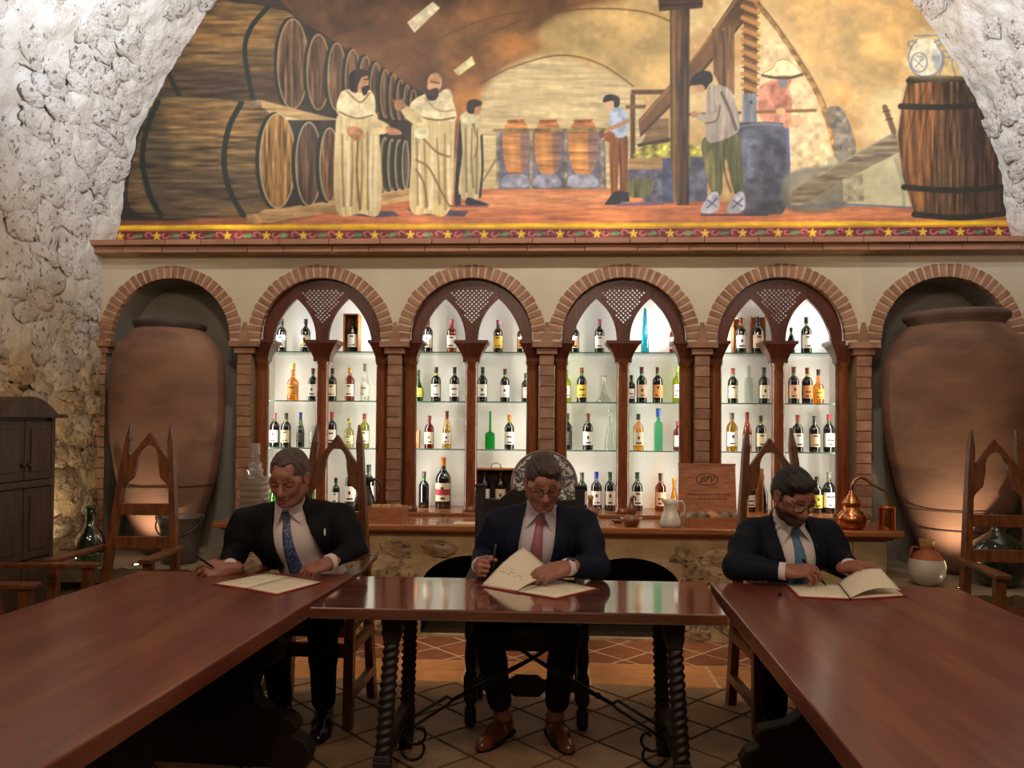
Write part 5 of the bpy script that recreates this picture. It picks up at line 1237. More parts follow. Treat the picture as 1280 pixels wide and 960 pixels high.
    nz = fbm(np.stack(np.broadcast_arrays(X*9, Y_*9, Z_*6), -1)[::3, ::3, ::3], 2); nz = np.repeat(np.repeat(np.repeat(nz, 3, 0), 3, 1), 3, 2)[:vj.d.shape[0], :vj.d.shape[1], :vj.d.shape[2]]
    for axx in range(3): nz = (np.roll(nz, 1, axx)+nz+np.roll(nz, -1, axx))/3
    vj.d += (.006*nz).astype(np.float32)
    cut = np.maximum(np.maximum(da, -(b_+.005)), -(c_+vlen+(.02 if vb < .02 else .6))).astype(np.float32)
    # sleeves keep clear of the cut
    arm = np.full(vj.d.shape, 1.0, np.float32); tmp = Vol(lo, hi, .0065)
    for s in 'RL': tmp.chain([J['sh'+s]+(J['el'+s]-J['sh'+s])*.35, J['el'+s], slv[s][1]], [.062, .06, .046], 0)
    cut = np.maximum(cut, -tmp.d+.0)
    vj.d = np.maximum(vj.d, -cut)
    JK = p['suit']; part('jacket', vj.mesh('jacket', JK))
    for s in 'RL':                                        # shirt cuffs
        E0, e, W0 = slv[s]; dd = unit(W0-e); rr = 1.0
        g = G(); base = e; end = W0+dd*.008
        g.tube([base, base+(end-base)*.6, end], [.037, .038, .0385], 20); cf = g.mesh('cuff', SH); part('shirt_cuff', cf)
    # ---- trousers
    vt = Vol(lo, hi, .008)
    vt.ell(J['pel']-up*.02, (.175, .125, .11), .05, tf)
    for s in 'RL':
        A, K, An = J['hip'+s], J['kn'+s], J['an'+s]; low = K+(An-K)*p.get('hem', .90)
        vt.chain([A, A+(K-A)*.5, K], [.098, .088, .072], .03); vt.chain([K, K+(low-K)*.45, low], [.072, .062, .055], .02)
    part('trousers', vt.mesh('trousers', JK))
    # ---- shoes
    for s in 'RL':
        An, To = J['an'+s], J['toe'+s]; f = unit((To-An)*[1, 1, 0]); fr = frame(f, (0, 0, 1)); b0 = np.array([An[0], An[1], 0])
        vsn = Vol(np.minimum(b0, To)-.11, np.maximum(b0, To)+.11, .004); vsn.lo[2] = -.012
        vsn.cone(b0-f*.035+[0, 0, .040], b0+f*.06+[0, 0, .038], .036, .040, .02); vsn.cone(b0+f*.06+[0, 0, .034], b0+f*.165+[0, 0, .026], .042, .032, .03)
        vsn.cone(b0+[0, 0, .05], b0-f*.01+[0, 0, .085], .043, .042, .02); vsn.cone(b0+f*.17+[0, 0, .022], b0+f*.195+[0, 0, .02], .028, .022, .03)
        vsn.cone(b0+[0, 0, .075]-f*.005, b0-f*.005+[0, 0, .15], .036, .038, .004, 'cut')
        zz = vsn.pts()[2]; vsn.d = np.maximum(vsn.d, (.010-zz).astype(np.float32)*np.ones_like(vsn.d))
        so = part('shoe', vsn.mesh('shoe', p['shoe']))
        oc = [(.034, -.068), (.042, -.02), (.040, .03), (.048, .09), (.045, .13), (.030, .18), (.008, .205)]
        pol = [b0+fr[:, 0]*x+f*y for x, y in oc]+[b0-fr[:, 0]*x+f*y for x, y in oc[::-1]]
        g = G(); g.prism([(q_[0], q_[1]) for q_ in pol], .001, .014, axis='z'); part('sole', g.mesh('sole', BLACK), so)
    # ---- hair
    lk = p['look']; vh = Vol(H-.19, H+.19, .0035)
    hE = lambda c, r, k=.012, op='add': vh.ell(T(*c), np.array(r)*sc, k*sc, hf, op)
    hE((0, -.024, .036), (.0805, .105, .092)); hE((0, -.055, -.005), (.076, .072, .078), .02)
    lk['cut'](hE)
    X, Y_, Z_ = vh.pts(); q = [(X-H[0])*hf[0, i]+(Y_-H[1])*hf[1, i]+(Z_-H[2])*hf[2, i] for i in range(3)]
    nzz = np.sin(q[0]/sc*150+8*np.sin(q[2]/sc*25))*.0016+np.sin(q[0]/sc*310+q[1]/sc*40+5*np.sin(q[2]/sc*40))*.0010
    vh.d += (nzz*sc).astype(np.float32)
    part('hair', vh.mesh('hair', mat(lk['hair_name'], lk['hair'], .55, c2=lk['hair2'], scale=60, stretch=(1, 1, 1), bump=.3, bscale=160)))
    # ---- glasses
    if p.get('glasses'):
        GL = mat('glasses_frame', '2a2422', .35, metal=.4); g = G()
        for s in (-1, 1):
            ring = []
            for i in range(20):
                a = 2*math.pi*i/20; x = .033+.0235*(abs(math.cos(a))**.7)*math.copysign(1, math.cos(a)); z = -.006+.0165*(abs(math.sin(a))**.7)*math.copysign(1, math.sin(a)); ring.append(T(s*x, .103-.20*(x-.033)**1*.30, z))
            g.tube(ring, .0016*sc, 6, close=True)
            g.tube([T(s*.056, .095, .002), T(s*.070, .06, .004), T(s*.0775, .0, .006), T(s*.078, -.015, -.005)], .0016*sc, 6)
        g.tube([T(-.010, .108, -.002), T(0, .112, .0), T(.010, .108, -.002)], .0015*sc, 6)
        go = part('glasses', g.mesh('glasses', GL))
        for s in (-1, 1):
            g = G(); ring = []
            for i in range(16):
                a = 2*math.pi*i/16; ring.append(T(s*(.033+.0225*math.cos(a)), .1025-.06*.0225*math.cos(a), -.006+.0155*math.sin(a)))
            g.add(ring, [tuple(range(16))]); part('lens', g.mesh('lens', GCLEAR), go)
    return dict(root=root, hands=hands, jacket=vj, T=T, nb=nb, ax=ax, fw=fw, up=up, slv=slv, chest=chest, part=part, J=J)
A_ = lambda *a: np.array(a, float)
def fist(a, b, c): return (a, b, c)
def cut_short(h):
    h((0, .098, -.040), (.088, .078, .104), .006, 'cut'); h((0, .03, -.125), (.13, .125, .070), .01, 'cut')
    for s in (-1, 1): h((s*.088, .004, -.020), (.022, .032, .042), .006, 'cut')
def cut_reced(h):
    h((0, .100, -.030), (.082, .082, .112), .006, 'cut'); h((.034, .085, .058), (.026, .05, .034), .01, 'cut'); h((-.034, .085, .058), (.026, .05, .034), .01, 'cut'); h((0, .03, -.125), (.13, .125, .070), .01, 'cut')
    for s in (-1, 1): h((s*.088, .004, -.020), (.022, .032, .042), .006, 'cut')
def cut_full(h):
    h((.02, .052, .092), (.066, .052, .032), .015); h((0, .104, -.046), (.082, .076, .098), .006, 'cut'); h((0, .03, -.13), (.13, .125, .070), .01, 'cut')
    for s in (-1, 1): h((s*.088, .006, -.022), (.02, .028, .038), .006, 'cut')
def cut_part(h):
    h((-.022, .055, .086), (.050, .050, .030), .015); h((0, .100, -.042), (.086, .078, .104), .006, 'cut'); h((0, .03, -.125), (.13, .125, .070), .01, 'cut')
    for s in (-1, 1): h((s*.088, .004, -.020), (.022, .032, .042), .006, 'cut')
SUIT1 = clothmat('black_suit', '101014', '0c0c10', .7); SUIT2 = clothmat('navy_suit', '161b2e', '121728', .7); SUIT3 = clothmat('dark_navy_suit', '131826', '0f131f', .7)
TIE1 = mat('dotted_blue_tie', '2b3d68', .5, c2='7f93b5', scale=170, lo=.56, hi=.60, detail=0); TIE2 = mat('pink_tie', 'b07078', .45, c2='a2646c', scale=120); TIE3 = mat('pale_blue_tie', '5d86a6', .4, c2='54799a', scale=90)
BSHOE = mat('black_shoe', '120e0d', .25); TSHOE = mat('brown_shoe', '6b3a22', .25, c2='552c19', scale=10, coat=.3)
def seatlegs(x, y, kx=.10, ky=-.40, ay=-.30, ty=-.48, tw=0):
    d = {}
    for s, sg in (('R', -1), ('L', 1)):
        d['hip'+s] = A_(x+sg*.095, y-.02, .53); d['kn'+s] = A_(x+sg*(kx+.02)+tw, y+ky, .50); d['an'+s] = A_(x+sg*kx+tw, y+ay, .09); d['toe'+s] = A_(x+sg*(kx+.03)+tw, y+ty, .03)
    return d
# ---- left
J = dict(pel=A_(-1.145, 3.87, .55), neck=un(364, 637, 3.66), head=un(361, 597, 3.54), shR=un(304, 651, 3.68), shL=un(427, 646, 3.68), elR=un(292, 694, 3.66), wrR=un(287, 710, 3.43), elL=un(444, 690, 3.60), wrL=un(412, 703, 3.45), **seatlegs(-1.145, 3.87))
m1 = person(dict(J=J, fwd=A_(0, -1, -.1), face=A_(-.05, -.94, -.30), hup=A_(-.03, -.45, .9), hs=1.05, bulk=1.2, shirt='d8c8c4', tie=TIE1, tie_a=.030, tie_len=.36, open=(.072, .105, .34), off=-.035, suit=SUIT1, shoe=BSHOE,
    look=dict(skin='94604f', brow='3a2a22', cut=cut_reced, hair_name='grey_brown_hair', hair='3d312a', hair2='594b42', jaw=1.06, stubble=1),
    label='man in a black suit and blue dotted tie seated at the left table, looking down',
    handR=dict(d=(-.86, -.50, -.02), n=(-.2, .75, -.65), l=(-.2, -.5, .8), curl=[(35, 45, 25), (50, 55, 30), (60, 62, 35), (66, 66, 35)], thumb=((.85, .45, .15), (.95, .0, .25), (.95, -.2, .2))),
    handL=dict(d=(-.72, -.62, -.22), n=(-.25, .2, -.95), l=(-.7, .5, .4), curl=[(40, 60, 35), (60, 65, 40), (68, 70, 40), (72, 70, 40)], thumb=((.8, .5, .25), (.95, .05, .35), (.9, -.2, .4)))))
# ---- middle
J = dict(pel=A_(-.095, 3.82, .55), neck=un(676, 641, 3.60), head=un(679, 603, 3.47), shR=un(622, 653, 3.62), shL=un(731, 653, 3.61), elR=un(603, 700, 3.68), wrR=un(600, 707, 3.44), elL=un(747, 707, 3.48), wrL=un(709, 709, 3.33), **seatlegs(-.095, 3.82))
J.update(anR=A_(-.205, 3.52, .09), toeR=A_(-.275, 3.37, .03), anL=A_(.035, 3.53, .09), toeL=A_(.083, 3.375, .03), knR=A_(-.27, 3.42, .50), knL=A_(.075, 3.42, .50))
m2 = person(dict(J=J, fwd=A_(0, -1, -.1), face=A_(.12, -.90, -.34), hup=A_(.06, -.5, .85), hs=1.01, shirt='cfc4cc', tie=TIE2, tie_a=.0, tie_len=.34, open=(.074, .060, .32), off=.01, suit=SUIT2, shoe=TSHOE, glasses=1, hem=.80,
    look=dict(skin='9c6656', brow='4a3a30', cut=cut_part, hair_name='dark_brown_hair', hair='2c211b', hair2='4c4038', stubble=1),
    label='man with glasses, navy suit and pink tie seated in the middle, turning a page',
    handR=dict(d=(.05, -.98, .08), n=(.98, .08, -.1), l=(0, .1, 1), curl=[(75, 95, 50), (82, 98, 50), (85, 98, 50), (86, 98, 50)], thumb=((.75, .35, .45), (.85, .1, .55), (.5, -.2, .8))),
    handL=dict(d=(-.84, -.40, -.12), n=(-.20, .45, -.85), l=(-.1, .75, .6), curl=[(18, 30, 18), (24, 32, 18), (28, 34, 20), (32, 36, 20)], thumb=((.7, .6, .3), (.9, .2, .4), (.9, 0, .4)), spread=.03)))
# ---- right
J = dict(pel=A_(1.13, 3.88, .55), neck=un(984, 656, 3.62), head=un(993, 620, 3.49), shR=un(937, 668, 3.64), shL=un(1033, 665, 3.65), elR=un(921, 708, 3.44), wrR=un(980, 714, 3.36), elL=un(1052, 706, 3.63), wrL=un(1062, 709, 3.45), **seatlegs(1.13, 3.88))
m3 = person(dict(J=J, fwd=A_(.12, -1, -.1), face=A_(.22, -.86, -.42), hup=A_(.14, -.5, .85), hs=1.0, bulk=1.0, shirt='ddd2d0', tie=TIE3, tie_a=-.012, tie_len=.34, open=(.072, .050, .32), off=-.02, suit=SUIT3, shoe=BSHOE, glasses=1,
    look=dict(skin='935d4c', brow='1a1210', beard='2c201b', cut=cut_full, hair_name='black_hair', hair='0f0c0b', hair2='1c1715'),
    label='bearded man with glasses, dark suit and pale blue tie seated at the right table, writing',
    handR=dict(d=(.93, -.28, .12), n=(.05, .42, -.9), l=(.15, .85, .45), curl=[(26, 36, 18), (34, 42, 20), (46, 48, 25), (54, 52, 25)], thumb=((.8, .45, .35), (.95, .0, .35), (.95, -.2, .2))),
    handL=dict(d=(.80, -.50, .22), n=(.1, .1, -1), l=(-.55, -.55, .2), curl=[(30, 55, 35), (42, 60, 35), (52, 62, 35), (58, 62, 35)], thumb=((.7, .6, .2), (.95, .1, .25), (.95, -.1, .25)))))
# ---- pocket square, lapel pin, watch
def on_jacket(m, a, c, out=.001): return m['chest'](a, c, out, m['jacket'])
p0 = on_jacket(m1, -.165, -.125); g = G()
g.ball((0, 0, 0), .012, 6, sx=.45, sy=.35, sz=1.6); o = m1['part']('pocket_square', g.mesh('pocket_square', mat('white_cloth', 'dedad6', .8))); o.location = p0
p0 = on_jacket(m3, -.085, -.085); o = m3['part']('lapel_pin', G().ball((0, 0, 0), .005, 6).mesh('lapel_pin', PEWTER)); o.location = p0
E0, e, W0 = m2['slv']['L']; dd = unit(W0-e); wp = W0-dd*.010
g = G(); g.tube([wp-dd*.009, wp+dd*.009], [.0335, .0335], 20); o = m2['part']('wrist_watch', g.mesh('wrist_watch', mat('watch_strap', '15161a', .4)))
fr = frame(dd, (0, -.35, 1)); cc = wp+fr[:, 2]*.034; g = G(); g.lathe([(.019, -.004), (.019, .005), (.016, .008), (1e-4, .008)], 20)
k = g.mesh('watch_case', PEWTER); k.transform(Matrix([[fr[0, 0], fr[0, 1], fr[0, 2], cc[0]], [fr[1, 0], fr[1, 1], fr[1, 2], cc[1]], [fr[2, 0], fr[2, 1], fr[2, 2], cc[2]], [0, 0, 0, 1]])); m2['part']('watch_case', k, o)
# ---- pens
def pen(a, b, label, m=IRON):
    a, b = np.array(a), np.array(b); d = unit(b-a); L_ = np.linalg.norm(b-a)
    g = G(); g.tube([a, a+d*.012, b-d*.002, b], [.0012, .0042, .0048, .003], 10); o = g.obj('pen', m)
    q = d*.5*L_; G().tube([a+q, a+q+d*.006], [.0055, .0055], 10).obj('ring', PEWTER, o)
    fr_ = frame(d, (0, 0, 1)); G().bar(b-d*.004+fr_[:, 2]*.006, b-d*.045+fr_[:, 2]*.0065, .003, .0015).obj('clip', PEWTER, o)
    tag(o, label, 'pen', None)
pen(un(268, 710, 3.37), un(246, 696, 3.34), 'dark pen between the fingers of the man in the black suit')
h = m2['hands']['R']; c1 = (h[0][-1]+h[1][0][0][-2])/2; pen(c1+A_(.0, -.01, -.06), c1+A_(.015, -.005, .075), 'silver pen standing in the fist of the man with the pink tie', PEWTER)
h = m3['hands']['R']; c1 = (h[0][-1]+h[1][0][0][-1])/2; pen(c1+A_(.03, -.035, -.045), c1+A_(-.055, .02, .055), 'black pen with which the bearded man is writing')
# ---- folders with pages
def sheet(name, quad, m, par, t=.0008, lift=None, n=10, ink=None):
    "a page over the quad a, b, c, d (world x, y, z); lift(u, v) bends it upwards"
    a, b, c, d = [np.array(q, float) for q in quad]; g = G(); top = []; bot = []
    for j in range(n+1):
        for i in range(n+1):
            u, v_ = i/n, j/n; P = (a*(1-u)+b*u)*(1-v_)+(d*(1-u)+c*u)*v_
            if lift: P = P+np.array([0, 0, lift(u, v_)])
            top.append(P+[0, 0, t]); bot.append(P)
    k = n+1; N_ = k*k
    fs = [(j*k+i, j*k+i+1, (j+1)*k+i+1, (j+1)*k+i) for j in range(n) for i in range(n)]
    g.add(top+bot, fs+[tuple(N_+q for q in f[::-1]) for f in fs]+[(i, N_+i, N_+i+1, i+1) for i in range(n)]+[(n*k+i, n*k+i+1, N_+n*k+i+1, N_+n*k+i) for i in range(n)]
          +[(i*k, (i+1)*k, N_+(i+1)*k, N_+i*k) for i in range(n)]+[(i*k+n, N_+i*k+n, N_+(i+1)*k+n, (i+1)*k+n) for i in range(n)], 0, True)
    return g.obj(name, m, par)
INKG = mat('page_print', 'bdb095', .8)
def lines(par, quad, rows, seed, z=.0016):
    rs = random.Random(seed); a, b, c, d = [np.array(q, float) for q in quad]; g = G()
    for r in rows:
        for i in range(14):
            if rs.random() < .25: continue
            u0, u1 = .12+i*.055, .12+i*.055+rs.uniform(.025, .045); P = lambda u, v_: (a*(1-u)+b*u)*(1-v_)+(d*(1-u)+c*u)*v_+np.array([0, 0, z])
            g.add([P(u0, r), P(u1, r), P(u1, r+.018), P(u0, r+.018)], [(0, 1, 2, 3)])
    if g.v: tag(g.obj('printed_lines', INKG, par, fixn=False), kind='stuff')
def folder(pl, pm, pr_far, pm_far, pl_far, pr, label, flip=None, tz=TZ, seed=1, flipside='L'):
    "open folder: near-left, near-middle, near-right, far-right, far-middle, far-left corners given in picture points on the table"
    W_ = lambda p: unz(p[0], p[1], tz)
    q = {k: W_(v) for k, v in dict(a=pl, m=pm, b=pr, c=pr_far, n=pm_far, d=pl_far).items()}
    base = (q['a']+q['b']+q['c']+q['d'])/4; o = empty('open_folder', base, 0, label, 'folder', None); off = base
    loc = {k: v-off for k, v in q.items()}
    zz = lambda p, h: np.array([p[0], p[1], h])
    for nm, (A1, B1, C1, D1) in (('left', ('a', 'm', 'n', 'd')), ('right', ('m', 'b', 'c', 'n'))):
        cor = [loc[k] for k in (A1, B1, C1, D1)]; ce = sum(cor)/4
        sheet('cover', [zz(ce+(p-ce)*1.05, .001) for p in cor], REDF, o, .003, n=2)
        ins = [zz(ce+(p-ce)*.965, .0045) for p in cor]; pg = sheet('page', ins, CREAM, o, .002, n=4)
        lines(pg, ins, (.15, .22, .5, .57, .64) if not (flip and nm == ('left' if flipside == 'L' else 'right')) else (), seed+len(nm), .0024)
    if flip: flip(o, loc)
    return o
f1 = folder((268, 731), (307, 737), (402, 729), (362, 722), (332, 718), (346, 744), 'red folder with two cream pages lying open before the man in the black suit')
def flip2(o, q):
    def P(x, y, Y): return un(x, y, Y)-np.array(o.location)
    a, m_ = q['a'], q['m']; hi = [np.array([a[0]+.01, a[1]+.01, .008]), np.array([m_[0], m_[1], .008])]
    c = P(695, 719, 3.40); d = P(655, 683, 3.43)
    pg = sheet('lifted_page', [hi[0], hi[1], c, d], CREAM, o, .0008, lambda u, v_: .012*math.sin(v_*math.pi), 10)
    lines(pg, [hi[0], hi[1], c, d], (.3, .37, .44), 5, .014)
f2 = folder((600, 733), (646, 741), (746, 737), (700, 727), (652, 721), (695, 749), 'red folder with one page being lifted before the man with the pink tie', flip2, .727, 3)
def flip3(o, q):
    def P(x, y, Y): return un(x, y, Y)-np.array(o.location)
    m_, n_ = q['m'], q['n']
    c = P(1126, 738, 3.22); d = P(1101, 711, 3.33)
    sheet('lifted_page', [np.array([m_[0], m_[1], .009]), c, d, np.array([n_[0], n_[1], .009])], CREAM, o, .0008, lambda u, v_: .022*math.sin(u*math.pi), 12)
f3 = folder((999, 747), (1063, 750), (1119, 737), (1048, 731), (984, 733), (1131, 746), 'red folder with a raised right page before the bearded man', flip3, TZ, 8, 'R')
tag(G().lathe([(.007, 0), (.008, .004), (.005, .014), (1e-4, .016)], 12).obj('felt_pad', IRON, None, (*unz(975, 745, TZ)[:2], TZ+.0005)), 'tiny round black pad lying on the right table beside the red folder', 'pad')
# ------------------------------------------------------------------ the wall painting above the cornice: brushwork laid down as colour on a fine plaster grid
MX0, MX1, MY0, MY1, MS = 128.0, 1284.0, -12.0, 304.0, 1.6
MWD, MHT = int((MX1-MX0)*MS), int((MY1-MY0)*MS)
yy_, xx_ = np.mgrid[0:MHT, 0:MWD].astype(np.float32); PX, PY = xx_/MS+MX0, yy_/MS+MY0
def nzf(sx, sy, o=3, s=0.0): return fbm(np.stack([PX/sx+s, PY/sy+s*1.7, np.full_like(PX, s)], -1), o)
N_blot, N_fine, N_h, N_v, N_big = nzf(46, 34, 4, 3.1), nzf(7, 7, 3, 9.2), nzf(34, 3.2, 3, 5.5), nzf(2.6, 36, 3, 7.7), nzf(150, 90, 3, 1.3)
IMG = np.zeros((MHT, MWD, 3), np.float32)
rgb = lambda c: np.array(c, np.float32)
def lay(mask, sl, col, tex=None, amt=.25):
    c = rgb(col)
    t = 1.0 if tex is None else 1+amt*tex[sl][..., None]
    IMG[sl] = IMG[sl]*(1-mask[..., None])+c*t*mask[..., None]
def bb(x0, y0, x1, y1, pad=3):
    a = max(0, int((x0-pad-MX0)*MS)); b = min(MWD, int((x1+pad-MX0)*MS)+1); c = max(0, int((y0-pad-MY0)*MS)); d = min(MHT, int((y1+pad-MY0)*MS)+1)
    return (slice(c, d), slice(a, b)) if b > a and d > c else None
def smoothp(p, n=5, closed=True):
    p = np.array(p, float); out = []; k = len(p)
    for i in range(k if closed else k-1):
        g_ = lambda j: p[(i+j) % k] if closed else p[min(max(i+j, 0), k-1)]
        a, b, c, d = g_(-1), g_(0), g_(1), g_(2)
        for t in np.linspace(0, 1, n, endpoint=False): out.append(.5*(2*b+(c-a)*t+(2*a-5*b+4*c-d)*t*t+(3*b-a-3*c+d)*t**3))
    if not closed: out.append(p[-1])
    return np.array(out)
def poly(p, col, tex=None, amt=.25, al=1.0, sm=False, soft=.5):
    p = smoothp(p) if sm else np.array(p, float)
    sl = bb(p[:, 0].min(), p[:, 1].min(), p[:, 0].max(), p[:, 1].max(), 2+soft*2)
    if sl is None: return
    X, Y = PX[sl], PY[sl]; ins = np.zeros(X.shape, bool); dist = np.full(X.shape, 1e9, np.float32)
    for (x0, y0), (x1, y1) in zip(p, np.roll(p, -1, 0)):
        if abs(y1-y0) > 1e-9: ins ^= ((Y >= min(y0, y1)) & (Y < max(y0, y1)) & (X < x0+(Y-y0)*(x1-x0)/(y1-y0)))
        dx, dy = x1-x0, y1-y0; t = np.clip(((X-x0)*dx+(Y-y0)*dy)/max(dx*dx+dy*dy, 1e-9), 0, 1); dist = np.minimum(dist, (X-x0-t*dx)**2+(Y-y0-t*dy)**2)
    d = np.sqrt(dist)*np.where(ins, -1, 1); lay(np.clip(.5-d/(2*soft), 0, 1)*al, sl, col, tex, amt)
def stroke(p, wd, col, al=1.0, tex=None, amt=.2, sm=True, w2=None):
    p = smoothp(p, 6, False) if sm and len(p) > 2 else np.array(p, float)
    m = max(wd, w2 or 0); sl = bb(p[:, 0].min()-m, p[:, 1].min()-m, p[:, 0].max()+m, p[:, 1].max()+m)
    if sl is None: return
    X, Y = PX[sl], PY[sl]; mask = np.zeros(X.shape, np.float32); n = len(p)-1
    for i, ((x0, y0), (x1, y1)) in enumerate(zip(p, p[1:])):
        w_ = wd if w2 is None else wd+(w2-wd)*(i+.5)/n
        dx, dy = x1-x0, y1-y0; t = np.clip(((X-x0)*dx+(Y-y0)*dy)/max(dx*dx+dy*dy, 1e-9), 0, 1); d = np.sqrt((X-x0-t*dx)**2+(Y-y0-t*dy)**2)
        mask = np.maximum(mask, np.clip(w_/2+.5-d, 0, 1))
    lay(mask*al, sl, col, tex, amt)
def oval(cx, cy, rx, ry, col, tex=None, amt=.25, al=1.0, rot=0):
    a = np.linspace(0, 2*np.pi, 33)[:-1]; x, y = rx*np.cos(a), ry*np.sin(a)
    poly(np.stack([cx+x*math.cos(rot)-y*math.sin(rot), cy+x*math.sin(rot)+y*math.cos(rot)], 1), col, tex, amt, al)
def ring(cx, cy, rx, ry, wd, col, al=1.0, a0=0, a1=2*math.pi):
    a = np.linspace(a0, a1, 40); stroke(np.stack([cx+rx*np.cos(a), cy+ry*np.sin(a)], 1), wd, col, al, sm=False)
def paint():
    r = random.Random(11)
    # vaulted cellar in ochres
    t = np.clip(.5+.55*N_blot, 0, 1)[..., None]; IMG[:] = rgb((214, 186, 132))*(1-t)+rgb((178, 134, 80))*t
    t = np.clip(.8*N_fine+.2*N_h, 0, 1)[..., None]; IMG[:] = IMG*(1-.35*t)+rgb((214, 190, 138))*.35*t
    poly([(200, -20), (760, -20), (700, 25), (640, 62), (600, 110), (590, 190), (420, 200), (380, 60)], (112, 74, 42), N_blot, .35, .92, True, 9)
    poly([(330, -20), (560, -20), (540, 60), (560, 110), (500, 130), (430, 90), (360, 20)], (82, 54, 34), N_blot, .4, .8, True, 10)
    poly([(560, 60), (640, 45), (700, 55), (640, 85), (600, 130), (570, 150)], (150, 98, 48), N_blot, .35, .8, True, 9)
    poly([(600, 130), (625, 92), (680, 72), (740, 84), (800, 122), (806, 245), (598, 245)], (200, 180, 134), N_h, .16, .92, True, 6)
    poly([(700, 20), (840, 12), (840, 140), (790, 106), (730, 74), (680, 66)], (196, 164, 104), N_blot, .2, .85, True, 8)
    poly([(948, 60), (1000, 80), (1045, 210), (1050, 262), (940, 262)], (214, 184, 136), N_fine, .14, .9, True, 5)
    poly([(960, -20), (1150, -20), (1210, 90), (1120, 110), (1040, 120), (1000, 60)], (194, 148, 86), N_blot, .45, .55, True, 12)
    for q in ([(600, 105), (640, 84), (700, 69), (750, 80), (792, 108)], [(575, 62), (640, 30), (720, 12), (800, 14), (850, 32)], [(470, 105), (530, 60), (600, 26), (690, 8)]): stroke(q, 2.2, (96, 66, 36), .7)
    poly([(509, 28), (541, 2), (550, 10), (518, 41)], (208, 196, 160), N_fine, .15); poly([(567, 88), (590, 70), (594, 80), (573, 95)], (206, 192, 140), N_fine, .15)
    # floor
    poly([(128, 262), (430, 264), (600, 236), (806, 236), (880, 252), (1284, 258), (1284, 300), (128, 300)], (188, 114, 74), N_h, .22)
    poly([(600, 240), (800, 240), (800, 256), (600, 262)], (208, 142, 98), N_h, .2, .7, False, 4); poly([(128, 258), (420, 264), (330, 284), (128, 290)], (112, 66, 44), N_h, .3, .9, False, 4)
    # casks, upper row then lower row
    OAK, DK, HOOP = (98, 74, 44), (50, 40, 31), (34, 38, 30)
    poly([(150, 140), (205, 60), (262, 2), (280, -20), (330, -20), (372, 22), (450, 72), (530, 116), (530, 176), (400, 150), (306, 130), (190, 130)], DK, N_h, .3)
    poly([(190, 128), (215, 70), (262, 4), (300, 4), (336, 9), (368, 24), (352, 80), (368, 134), (300, 126), (240, 124)], OAK, N_h, .42, 1, True)
    poly([(195, 126), (205, 92), (260, 88), (352, 92), (364, 132), (290, 126)], (58, 44, 34), N_h, .35, .75, True, 5)
    poly([(250, 24), (330, 22), (345, 40), (320, 54), (240, 52)], (132, 92, 50), N_h, .4, .55, True, 6)
    stroke([(336, 8), (314, 34), (306, 66), (316, 124)], 6, HOOP); stroke([(209, 84), (216, 104), (226, 124)], 6, HOOP)
    for cx, cy, rx, ry in ((366, 80, 19, 56), (398, 90, 14, 47), (421, 96, 11, 42), (441, 100, 9, 38), (457, 107, 8, 36), (470, 112, 7, 33), (482, 117, 6, 30), (492, 121, 5, 28), (501, 126, 5, 26), (509, 130, 4, 24), (517, 134, 4, 22)):
        oval(cx-3, cy, rx+2, ry+3, (40, 38, 30)); oval(cx, cy, rx, ry, (88, 64, 44), N_v, .5); ring(cx, cy, rx, ry, 1.6, (158, 130, 88), .85)
    poly([(306, 127), (326, 125), (400, 144), (512, 168), (512, 174), (400, 154), (320, 138)], (158, 128, 84), N_h, .25)
    poly([(308, 126), (326, 125), (328, 138), (310, 136)], (112, 92, 70), N_fine, .3)
    poly([(128, 300), (150, 250), (175, 150), (197, 124), (300, 126), (340, 145), (352, 200), (340, 268), (200, 276), (150, 276)], DK, N_h, .3)
    poly([(160, 250), (178, 160), (198, 126), (244, 121), (300, 128), (338, 144), (326, 200), (340, 262), (300, 270), (200, 272)], (94, 74, 46), N_h, .5, 1, True)
    poly([(190, 215), (330, 214), (336, 258), (300, 268), (205, 270)], (74, 60, 42), N_h, .4, .7, True, 6); poly([(200, 134), (290, 130), (320, 150), (300, 172), (195, 168)], (138, 98, 54), N_h, .4, .5, True, 7)
    poly([(176, 168), (200, 140), (215, 190), (206, 262), (184, 240)], (64, 54, 38), N_h, .4, .6, True, 6); poly([(225, 180), (300, 176), (320, 200), (300, 214), (228, 210)], (118, 90, 54), N_h, .5, .5, True, 7)
    stroke([(197, 128), (183, 162), (178, 200), (186, 240), (201, 270)], 7, HOOP); stroke([(301, 130), (286, 160), (280, 200), (287, 238), (304, 269)], 7, HOOP)
    poly([(340, 262), (420, 250), (516, 234), (516, 150), (420, 150), (350, 150)], (48, 38, 34), N_v, .3, .95)
    for cx, cy, rx, ry, c in ((347, 201, 22, 59, (134, 98, 52)), (386, 205, 16, 52, (84, 62, 46)), (412, 206, 12, 46, (110, 78, 50)), (481, 206, 5, 34, (84, 66, 50)), (490, 206, 5, 32, (78, 62, 52)), (499, 206, 5, 31, (84, 68, 56)), (507, 206, 4, 30, (80, 66, 56))):
        oval(cx-4, cy, rx+2, ry+2, (38, 40, 30)); oval(cx, cy, rx, ry, c, N_v, .5); ring(cx, cy, rx, ry, 1.8, (172, 158, 124), .85)
    poly([(308, 278), (330, 262), (420, 254), (514, 236), (514, 243), (420, 264), (340, 278)], (160, 128, 84), N_h, .25); poly([(308, 268), (326, 267), (326, 280), (309, 280)], (150, 112, 70), N_fine, .3)
    # monks
    CR_, FO, HI, SKN = (208, 186, 134), (138, 112, 66), (230, 216, 180), (176, 126, 88)
